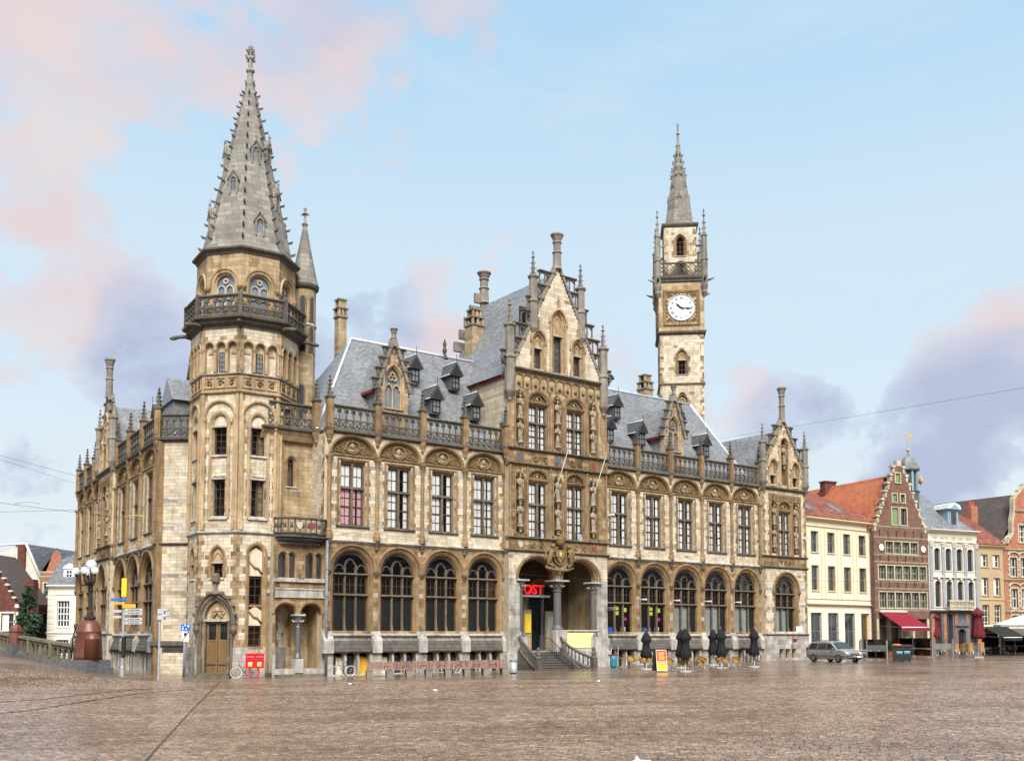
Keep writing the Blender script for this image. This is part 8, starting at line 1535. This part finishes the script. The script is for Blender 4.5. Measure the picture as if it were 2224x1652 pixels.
for i in range(nst + 1):
    x = -2.5 + 5.0 * i / nst; zt = max(0.5, top_at(min(max(x, -2.495), 2.495))); taper = 1 - 0.10 * max(0, (abs(x) - 1.9) / 0.6) ** 2; zb = 0.27 + 0.1 * max(0, (abs(x) - 2.2) / 0.3)
    pts = []
    belt = min(1.0, zt - 0.04)
    for (yy, zz) in ((0.86, zb), (0.93, zb + 0.12), (0.945, 0.6 if zt > 0.66 else zt - 0.08), (0.925, belt), (0.925 - 0.25 * max(0, zt - 0.12 - belt) / 0.77, max(belt + 0.005, zt - 0.12)), (0.60 if zt > 1.2 else 0.8, zt - 0.015), (0, zt + 0.02)): pts.append((yy * taper, zz))
    ring = [(x, -a, b) for a, b in pts] + [(x, a, b) for a, b in pts[-2::-1]]; vs += ring
fs = [(i * nr + k, (i + 1) * nr + k, (i + 1) * nr + k + 1, i * nr + k + 1) for i in range(nst) for k in range(nr - 1)] + [tuple(range(nr)), tuple(nst * nr + k for k in range(nr))]
vb.add(vs, fs, 0, 0, True); part(vb, 'body', 'car_silver', van, VM)
def belt_y(z): return 0.925 - 0.25 * max(0, z - 1.0) / 0.77
for s in (-1, 1):
    for k, q in enumerate(([(-2.15, 1.06), (-1.1, 1.06), (-1.1, 1.6), (-1.95, 1.58)], [(-1.02, 1.06), (-0.02, 1.06), (-0.02, 1.6), (-1.02, 1.6)], [(0.06, 1.06), (1.2, 1.08), (0.55, 1.52), (0.06, 1.6)])):
        m = MB(); m.add([(x, -s * (belt_y(z) + 0.012), z) for x, z in q], [(0, 1, 2, 3)]); part(m, 'side_window', 'car_glass', van, VM)
    for x in (-1.06, 0.02): m = MB(); m.add([(x - 0.008, -s * 0.952, 0.4), (x + 0.008, -s * 0.952, 0.4), (x + 0.008, -s * 0.935, 1.02), (x - 0.008, -s * 0.935, 1.02)], [(0, 1, 2, 3)]); part(m, 'door_seam', 'black', van, VM)
    for x in (-0.35, 0.72): m = MB(); m.box(x - 0.11, x + 0.11, s * 0.93 - 0.02, s * 0.93 + 0.035 * s + 0.01, 0.9, 0.94); part(m, 'door_handle', 'car_silver', van, VM)
    m = MB(); m.ball((1.0, s * 1.04, 1.12), 0.12, 0, 8, 6, 0.7, 1.0, 0.75); part(m, 'wing_mirror', 'car_trim', van, VM)
    m = MB(); m.box(-2.3, 2.3, s * 0.945 - 0.01, s * 0.945 + 0.012, 0.5, 0.58); part(m, 'rubbing_strip', 'car_trim', van, VM)
    m = MB(); m.ball((2.22, s * 0.68, 0.79), 0.2, 0, 10, 6, 0.9, 1.0, 0.5); part(m, 'headlight', 'lamp_glass', van, VM); m = MB(); m.box(-2.47, -2.3, s * 0.78 - 0.1, s * 0.78 + 0.1, 0.85, 1.25); part(m, 'tail_light', 'red_paint', van, VM)
    for x in (-1.5, 1.52):
        a = MB(); a.ball((x, s * 0.9, 0.36), 0.4, 0, 16, 6, 1.0, 0.13, 1.0); part(a, 'wheel_arch', 'black', van, VM)
        W_ = VM @ T(x, s * 0.9, 0.34) @ Matrix.Rotation(pi / 2, 4, 'X'); w_ = MB(); w_.lathe([(0.2, -0.12), (0.32, -0.12), (0.34, -0.08), (0.34, 0.08), (0.32, 0.12), (0.2, 0.12)], 22, (0, 0), 0, 0, True); wo = part(w_, 'wheel', 'tyre_black', van, W_); h = MB(); h.lathe([(0.22, -0.125), (0.22, 0.125)], 18, (0, 0))
        for k in range(5): a_ = k * 2 * pi / 5; h.box(-0.035, 0.035, -0.035, 0.035, -0.13, 0.13) if k == 0 else None
        part(h, 'hub_cap', 'alu', wo, W_); sp_ = MB()
        for k in range(5): a_ = k * 2 * pi / 5; sp_.tube([(0.07 * math.cos(a_), 0.07 * math.sin(a_), 0.128 * s), (0.17 * math.cos(a_ + 0.3), 0.17 * math.sin(a_ + 0.3), 0.128 * s)], 0.03, 4)
        part(sp_, 'hub_slot', 'black', wo, W_, kind='stuff')
m = MB(); m.add([(0.62, -0.62, 1.665), (0.62, 0.62, 1.665), (1.36, 0.78, 1.165), (1.36, -0.78, 1.165)], [(0, 1, 2, 3)]); part(m, 'windscreen', 'car_glass', van, VM @ T(0.03, 0, 0.015)); m = MB(); m.box(2.4, 2.53, -0.42, 0.42, 0.62, 0.8); part(m, 'grille', 'car_trim', van, VM); m = MB(); m.box(2.44, 2.54, -0.8, 0.8, 0.34, 0.44); part(m, 'bumper_intake', 'black', van, VM); m = MB(); m.box(2.52, 2.545, -0.24, 0.24, 0.47, 0.56); part(m, 'number_plate', 'plate_red', van, VM)
for s in (-0.6, 0.6): m = MB(); m.tube([(-1.9, s, 1.75), (-1.8, s, 1.82), (0.1, s, 1.82), (0.2, s, 1.76)], 0.025, 5); part(m, 'roof_rail', 'car_trim', van, VM)
m = MB(); m.tube([(1.38, -0.5, 1.16), (1.2, 0.1, 1.3)], 0.015, 4); m.tube([(1.38, 0.3, 1.16), (1.15, 0.6, 1.32)], 0.015, 4); part(m, 'wiper', 'black', van, VM, kind='stuff')
# -- glass screens round the terraces
def tq(x, y): return gp((3100 + x / 2.471) * 0.556, (2400 + y / 2.471) * 0.556)
def screen(a, b, n, label, hh=1.75, panel=False):
    A, B = tq(*a), tq(*b); d = (B - A).xy; l = d.length; M = Matrix.Translation(A) @ RZ(math.atan2(d.y, d.x)); k = (gz(B.x, B.y) - gz(A.x, A.y)) / l; t = thing('glass_screen', label, 'glass screen', M @ T(l / 2, 0, 0), 'terrace wind screens')
    for i in range(n + 1): m = MB(); u = l * i / n; m.box(u - 0.05, u + 0.05, -0.05, 0.05, 0, hh); part(m, 'post', 'alu', t, M @ T(0, 0, k * u))
    for i in range(n):
        u0, u1 = l * i / n + 0.05, l * (i + 1) / n - 0.05; N_ = M @ T(0, 0, k * u0)
        for z in (0.12, 0.82): m = MB(); m.box(u0, u1, -0.03, 0.03, z, z + 0.07); part(m, 'rail', 'alu', t, N_)
        for z0, z1 in ((0.2, 0.8), (0.92, hh + 0.1)): m = MB(); m.box(u0, u1, -0.008, 0.008, z0, z1); part(m, 'pane', 'glass_clear', t, N_)
        if panel: m = MB(); m.box(u0, u1, 0.012, 0.02, 0.9, 1.35); part(m, 'frosted_band', 'frosted', t, N_)
mat('frosted', (0.30, 0.31, 0.29), rough=0.5, var=0)
screen((640, 428), (712, 438), 1, 'short glass screen right behind the silver minivan', panel=False); screen((712, 438), (903, 444), 1, 'glass screen with a frosted band between minivan and wheelie bins', panel=True); screen((983, 398), (1345, 418), 2, 'long glass screen in front of the red awning'); screen((1345, 418), (1538, 420), 1, 'glass screen with a frosted band before the stacked chairs', panel=True); screen((1600, 345), (1870, 360), 2, 'far glass screen before the blue and white house'); screen((1870, 372), (2140, 378), 2, 'glass screen before the black awning', ); screen((2140, 378), (2300, 382), 1, 'glass screen at the right edge of the photo')
# -- wheelie bins, chairs, pots, other parasols
plain('bin_black', (0.02, 0.022, 0.024), 0.5); plain('bin_teal', (0.02, 0.20, 0.24), 0.5); plain('bin_orange', (0.75, 0.16, 0.03), 0.5)
for x, y, r, lab, bag in ((1012, 455, -0.3, 'black wheelie bin with an orange bag on its lid', True), (1082, 452, -0.25, 'black wheelie bin behind the one with the orange bag', False)):
    p = tq(x, y); M = at(p, r); t = thing('wheelie_bin', lab, 'bin', M, 'wheelie bins'); m = MB(); m.add([(-0.38, -0.38, 0.1), (0.38, -0.38, 0.1), (0.38, 0.38, 0.1), (-0.38, 0.38, 0.1), (-0.47, -0.47, 1.25), (0.47, -0.47, 1.25), (0.47, 0.47, 1.25), (-0.47, 0.47, 1.25)], [(0, 1, 5, 4), (1, 2, 6, 5), (2, 3, 7, 6), (3, 0, 4, 7), (4, 5, 6, 7)]); part(m, 'body', 'bin_black', t, M); m = MB(); m.strip(-0.5, 0.5, [(-0.5, 1.25), (0.52, 1.25), (0.52, 1.31), (-0.5, 1.42)]); part(m, 'lid', 'bin_black', t, M); m = MB(); m.box(-0.14, 0.3, 0.425, 0.44, 0.65, 1.1); st_ = part(m, 'sticker', 'white', t, M); m = MB(); m.box(-0.14, 0.3, 0.441, 0.446, 0.65, 0.82); part(m, 'sticker_print', 'bin_teal', st_, M)
    for s in (-1, 1): m = MB(); m.lathe([(0.13, -0.04), (0.13, 0.04)], 12, (0, 0)); part(m, 'wheel', 'black', t, M @ T(s * 0.36, -0.3, 0.13) @ Matrix.Rotation(pi / 2, 4, 'Y'))
    if bag: m = MB(); m.ball((-0.1, 0, 1.4), 0.4, 0, 10, 6, 1.0, 0.8, 0.25); part(m, 'bag', 'bin_orange', None, M, label='orange rubbish bag lying on the lid of a wheelie bin', cat='bag')
def stack(p, n, lab, mt='wicker'):
    for k in range(n): c = chair(at((p.x, p.y, gz(p.x, p.y) + k * 0.11), RND.uniform(-0.1, 0.1) + 3.6), None, label=('bottom' if k == 0 else 'topmost' if k == n - 1 else ('second', 'third', 'fourth', 'fifth')[k - 1] + ' lowest') + ' ' + lab)
for (x, y), n, lab in (((1292, 402), 4, 'wicker chair in the stack behind the long glass screen'), ((1430, 392), 3, 'wicker chair in the stack behind the frosted screen'), ((1568, 412), 5, 'wicker chair in the stack just right of the frosted screen'), ((1640, 410), 6, 'wicker chair in the middle tall stack on the right terrace'), ((1705, 414), 6, 'wicker chair in the tall stack left of the red parasol base'), ((1810, 408), 6, 'wicker chair in the tall stack right of the red parasol base')): stack(tq(x, y), n, lab)
parasol(tq(1365, 392), 'tall closed dark red parasol before the step gable house', 'canvas_red', 4.6, 0.6, 'box', 'galv', 'closed parasols', 1.9); parasol(tq(1788, 414), 'tall closed dark red parasol with square base on the right terrace', 'canvas_red', 4.7, 0.55, 'box', 'galv', 'closed parasols', 1.9); parasol(tq(1722, 372), 'closed taupe parasol before the blue and white house', 'canvas_taupe', 3.9, 0.4, 'round', 'galv', 'closed parasols', 1.2)
parasol(tq(632, 395), 'closed navy parasol behind the minivan bonnet', 'canvas_navy', 3.3, 0.4, 'round', 'galv', 'closed parasols', 0.7); parasol(tq(780, 385), 'closed navy parasol beside the door of the cream house', 'canvas_navy', 3.2, 0.4, 'round', 'galv', 'closed parasols', 0.9)
p = tq(2300, 392); M = at(p); t = thing('open_parasol', 'large open white parasol at the right edge', 'parasol', M); m = MB(); m.box(-0.5, 0.5, -0.5, 0.5, 0, 0.12); m.lathe([(0.04, 0.1), (0.04, 4.1)], 8, (0, 0)); part(m, 'pole', 'galv', t, M); m = MB(); m.lathe([(3.4, 2.85), (3.42, 3.05), (1.6, 3.75), (0.05, 4.2), (0.05, 4.15), (1.6, 3.7), (3.38, 3.0)], 8, (0, 0), 0.2, 0); part(m, 'canopy', 'canvas_white', t, M)
def dark_chairs(p, rz, lab):
    M = at(p, rz); t = thing('metal_chair', lab, 'chair', M, 'dark terrace chairs'); m = MB(); m.box(-0.22, 0.22, -0.22, 0.22, 0.43, 0.46); part(m, 'seat', 'iron', t, M); m = MB(); m.tube([(-0.22, -0.22, 0.45), (-0.22, -0.28, 0.85), (0.22, -0.28, 0.85), (0.22, -0.22, 0.45)], 0.018, 5); m.box(-0.2, 0.2, -0.27, -0.25, 0.6, 0.84); part(m, 'backrest', 'iron', t, M)
    for sx in (-1, 1):
        for sy in (-1, 1): m = MB(); m.tube([(sx * 0.21, sy * 0.21, 0.44), (sx * 0.23, sy * 0.24, 0)], 0.016, 5); part(m, 'leg', 'iron', t, M)
ordn = ('first', 'second', 'third', 'fourth', 'fifth', 'sixth')
for k in range(6): dark_chairs(tq(1880 + k * 50, 398 - (k % 3) * 6), 0.8 * k, 'dark metal chair, %s from the left before the black awning' % ordn[k])
for k in range(4): q = tq(1915 + k * 70, 384); M = at(q); t = thing('terrace_table', 'dark metal table, %s from the left before the black awning' % ordn[k], 'table', M, 'dark terrace tables'); m = MB(); m.lathe([(0.38, 0.71), (0.38, 0.74)], 14, (0, 0)); part(m, 'top', 'iron', t, M); m = MB(); m.lathe([(0.25, 0), (0.04, 0.05), (0.04, 0.71)], 10, (0, 0)); part(m, 'column', 'iron', t, M)
p = tq(930, 405); M = at(p); t = thing('potted_shrub', 'round green shrub in a terracotta pot behind the wheelie bins', 'plant', M); m = MB(); m.lathe([(0.22, 0), (0.33, 0.5), (0.36, 0.5), (0.36, 0.56), (0.3, 0.56)], 14, (0, 0)); part(m, 'pot', 'terracotta', t, M); mat('leaf_green', (0.05, 0.11, 0.025), (0.03, 0.075, 0.018), 0.6, 5, var=0.9); c = MB(); rr = random.Random(4)
for i in range(900):
    d = Vector((rr.gauss(0, 1), rr.gauss(0, 1), rr.gauss(0, 1))).normalized() * 0.42 * rr.random() ** 0.33; q = Vector((d.x, d.y, 1.0 + d.z * 1.35)); u = Vector((rr.gauss(0, 1), rr.gauss(0, 1), rr.gauss(0, 1))).normalized(); w_ = u.orthogonal().normalized(); c.add([tuple(q - u * 0.07), tuple(q + w_ * 0.035), tuple(q + u * 0.07), tuple(q - w_ * 0.035)], [(0, 1, 2, 3)], 0, rr.uniform(-0.5, 0.5))
part(c, 'foliage', 'leaf_green', t, M); m = MB(); m.tube([(0, 0, 0.4), (0, 0, 1.0)], 0.03, 5); part(m, 'stem', 'bark', t, M)
p = tq(1050, 388); M = at(p, -0.2); t = thing('menu_stand', 'white menu board standing behind the wheelie bins', 'sign board', M); m = MB(); m.box(-0.38, 0.38, -0.02, 0.02, 0.75, 1.75); part(m, 'board', 'white', t, M); m = MB(); m.tube([(0, -0.05, 0), (0, -0.05, 1.5)], 0.03, 6); m.box(-0.3, 0.3, -0.25, 0.15, 0, 0.04); part(m, 'stand', 'galv', t, M)
# -- downpipe, wall lamps, basement doors, window posters on the post office
m = MB(); m.tube([(-0.28, 0.2, 8.9), (-0.28, 0.2, 0.05)], 0.09, 8)
for z in (7.0, 5.2, 3.2): m.lathe([(0.13, z), (0.13, z + 0.15)], 8, (-0.28, 0.2))
P(m, 'downpipe', 'frame_grey', FR)
for u, mt in ((1.05, 'cream'), (2.6, 'orange_sign'), (4.2, 'cream')): m = MB(); m.box(u - 0.36, u + 0.36, -0.38, -0.3, 0.05, 1.2); P(m, 'cellar_door', mt, FR)
for u, z, F_ in ((14.35, 11.6, FC), (23.7, 11.6, FC), (14.35, 4.6, FC), (23.7, 4.6, FC)):
    m = MB(); m.box(u - 0.06, u + 0.06, 0, 0.06, z, z + 0.35); m.tube([(u, 0.05, z + 0.25), (u + 0.1, 0.9, z + 0.25)], 0.03, 5); m.tube([(u, 0.05, z + 0.08), (u + 0.1, 0.9, z + 0.12)], 0.02, 5); P(m, 'flag_bracket', 'galv', F_)
for k, u in enumerate(cr[1:5]): m = MB(); m.tube([(u, 0, 5.6), (u, 0.7, 5.65)], 0.03, 5); m.box(u - 0.06, u + 0.06, 0.6, 1.0, 5.56, 5.68); P(m, 'wall_light', 'white', FR)
for u, z in ((24.1, 12.2), (48.9, 11.8)): m = MB(); m.box(u - 0.1, u + 0.1, 0.4, 1.2, z, z + 0.16); m.tube([(u, 0, z + 0.05), (u, 0.5, z + 0.08)], 0.04, 5); P(m, 'flood_light', 'white', FR)
plain('lime', (0.55, 0.68, 0.04)); plain('pink', (0.6, 0.03, 0.15))
for i in range(2):
    c = (cr[i] + cr[i + 1]) / 2
    for du, z, w_, h, mt in ((-0.15, 4.75, 0.55, 0.3, 'lime'), (-0.15, 4.35, 0.55, 0.3, 'lime'), (0.75, 4.6, 0.5, 0.35, 'lime'), (0.75, 3.9, 0.5, 0.25, 'pink'), (0.6, 2.95, 0.5, 0.42, 'white'), (0.6, 3.0, 0.36, 0.2, 'poster_red'), (-0.8, 2.95, 0.5, 0.4, 'blue')):
        m = MB(); m.box(c + du - w_ / 2, c + du + w_ / 2, -0.41, -0.40 + (0.005 if mt == 'poster_red' else 0), z, z + h); P(m, 'window_poster', mt, FR)
m = MB(); m.box(47.6, 48.5, 0.4, 0.43, 3.0, 3.55); P(m, 'wall_plate', 'white', FR); m = MB(); m.box(46.9, 47.5, 0.5, 0.58, 2.15, 2.4); P(m, 'street_name_plate', 'red_paint', FR)
# -- overhead wires
def dpt(x, y, d): r = ray(x, y); q = r * (d / r.y); return Vector((q.x, q.y, q.z + HC))
mat('wire', (0.03, 0.03, 0.03), rough=0.6, var=0); plain('wire_fitting', (0.45, 0.48, 0.12), 0.6)
def wire(a, b, lab, sag=0.25, fit=()):
    A, B = dpt(*a), dpt(*b); pts = []
    if a[0] < 0: A = B + (A - B) * 2.2                       # runs on past the left edge to its mast
    if b[0] > 2224: B = A + (B - A) * 1.8
    for k in range(17): t = k / 16; q = A.lerp(B, t); pts.append((q.x, -q.y, q.z - sag * 4 * t * (1 - t)))
    m = MB(); m.tube(pts, 0.009, 4); o = part(m, 'tram_wire', 'wire', label=lab, cat='wire', group='overhead wires')
    for t in fit:
        q = A.lerp(B, t); z = q.z - sag * 4 * t * (1 - t); m = MB(); m.tube([(q.x + s, -q.y + 0.1 * s, z + 0.1 - 0.25 * abs(s) ** 2 + 0.12) for s in (-0.6, -0.3, 0, 0.3, 0.6)], 0.022, 5); part(m, 'wire_fitting', 'wire_fitting', o)
wire((-40, 965, 50), (711, 1172, 66.4), 'upper tram wire from the left edge to the front corner of the post office', 0.3)
wire((-40, 975, 52), (168, 1050, 92), 'tram wire from the left edge to the far end of the left front', 0.2); wire((-40, 1072, 45), (590, 1160, 62), 'tram wire with a yellow fitting crossing before the tower', 0.3, (0.6, 0.75))
wire((-40, 1094, 47), (470, 1090, 60), 'lower tram wire at the left edge', 0.4); wire((470, 1150, 58), (1105, 1194, 74), 'tram wire along the left wing above the arched windows', 0.3, (0.55, 0.75)); wire((600, 1180, 60), (1330, 1260, 70), 'tram wire passing in front of the entrance arches', 0.3); wire((640, 1175, 60), (1500, 1020, 78), 'span wire rising across the left wing windows', 0.3)
wire((1500, 1260, 78), (2260, 1250, 85), 'tram wire before the houses on the right', 0.3); wire((1440, 972, 84), (2260, 832, 60), 'span wire rising to the right above the houses', 0.1)
# -- litter
for x, y, s in ((760, 1486, 0.09), (945, 1500, 0.12), (1300, 1480, 0.08)):
    p = gp(x, y); M = Matrix.Translation((p.x, p.y, gz(p.x, p.y) + 0.035)) @ RZ(x); m = MB(); m.add([(-s, -s * 0.5, 0.01), (s, -s * 0.6, 0), (s * 0.9, s * 0.5, 0.03), (-s * 0.8, s * 0.4, 0), (0, 0, 0.06)], [(0, 1, 4), (1, 2, 4), (2, 3, 4), (3, 0, 4)]); part(m, 'paper_scrap', 'white', None, M, label='scrap of white paper on the wet paving, %s' % {760: 'nearest the maroon bicycle', 945: 'in front of the long bench', 1300: 'in front of the stairs'}[x], cat='litter', group='paper scraps')
p = gp(1385, 1650); M = Matrix.Scale(1, 4) @ Matrix.Translation((p.x, p.y - 0.62, gz(p.x, p.y) + 0.03)); m = MB(); m.lathe([(0.2, 0), (0.21, 0.02), (0.17, 0.04), (0.05, 0.05)], 14, (0, 0), 0, 0, True, sx=1.0, sy=0.6); m.prism([(-0.14, 0.03), (-0.02, 0.035), (-0.08, 0.12), (-0.11, 0.11)], -0.03, 0.03); part(m, 'plastic_bag', 'white', None, M, label='crumpled white plastic bag at the bottom edge of the photo', cat='litter')
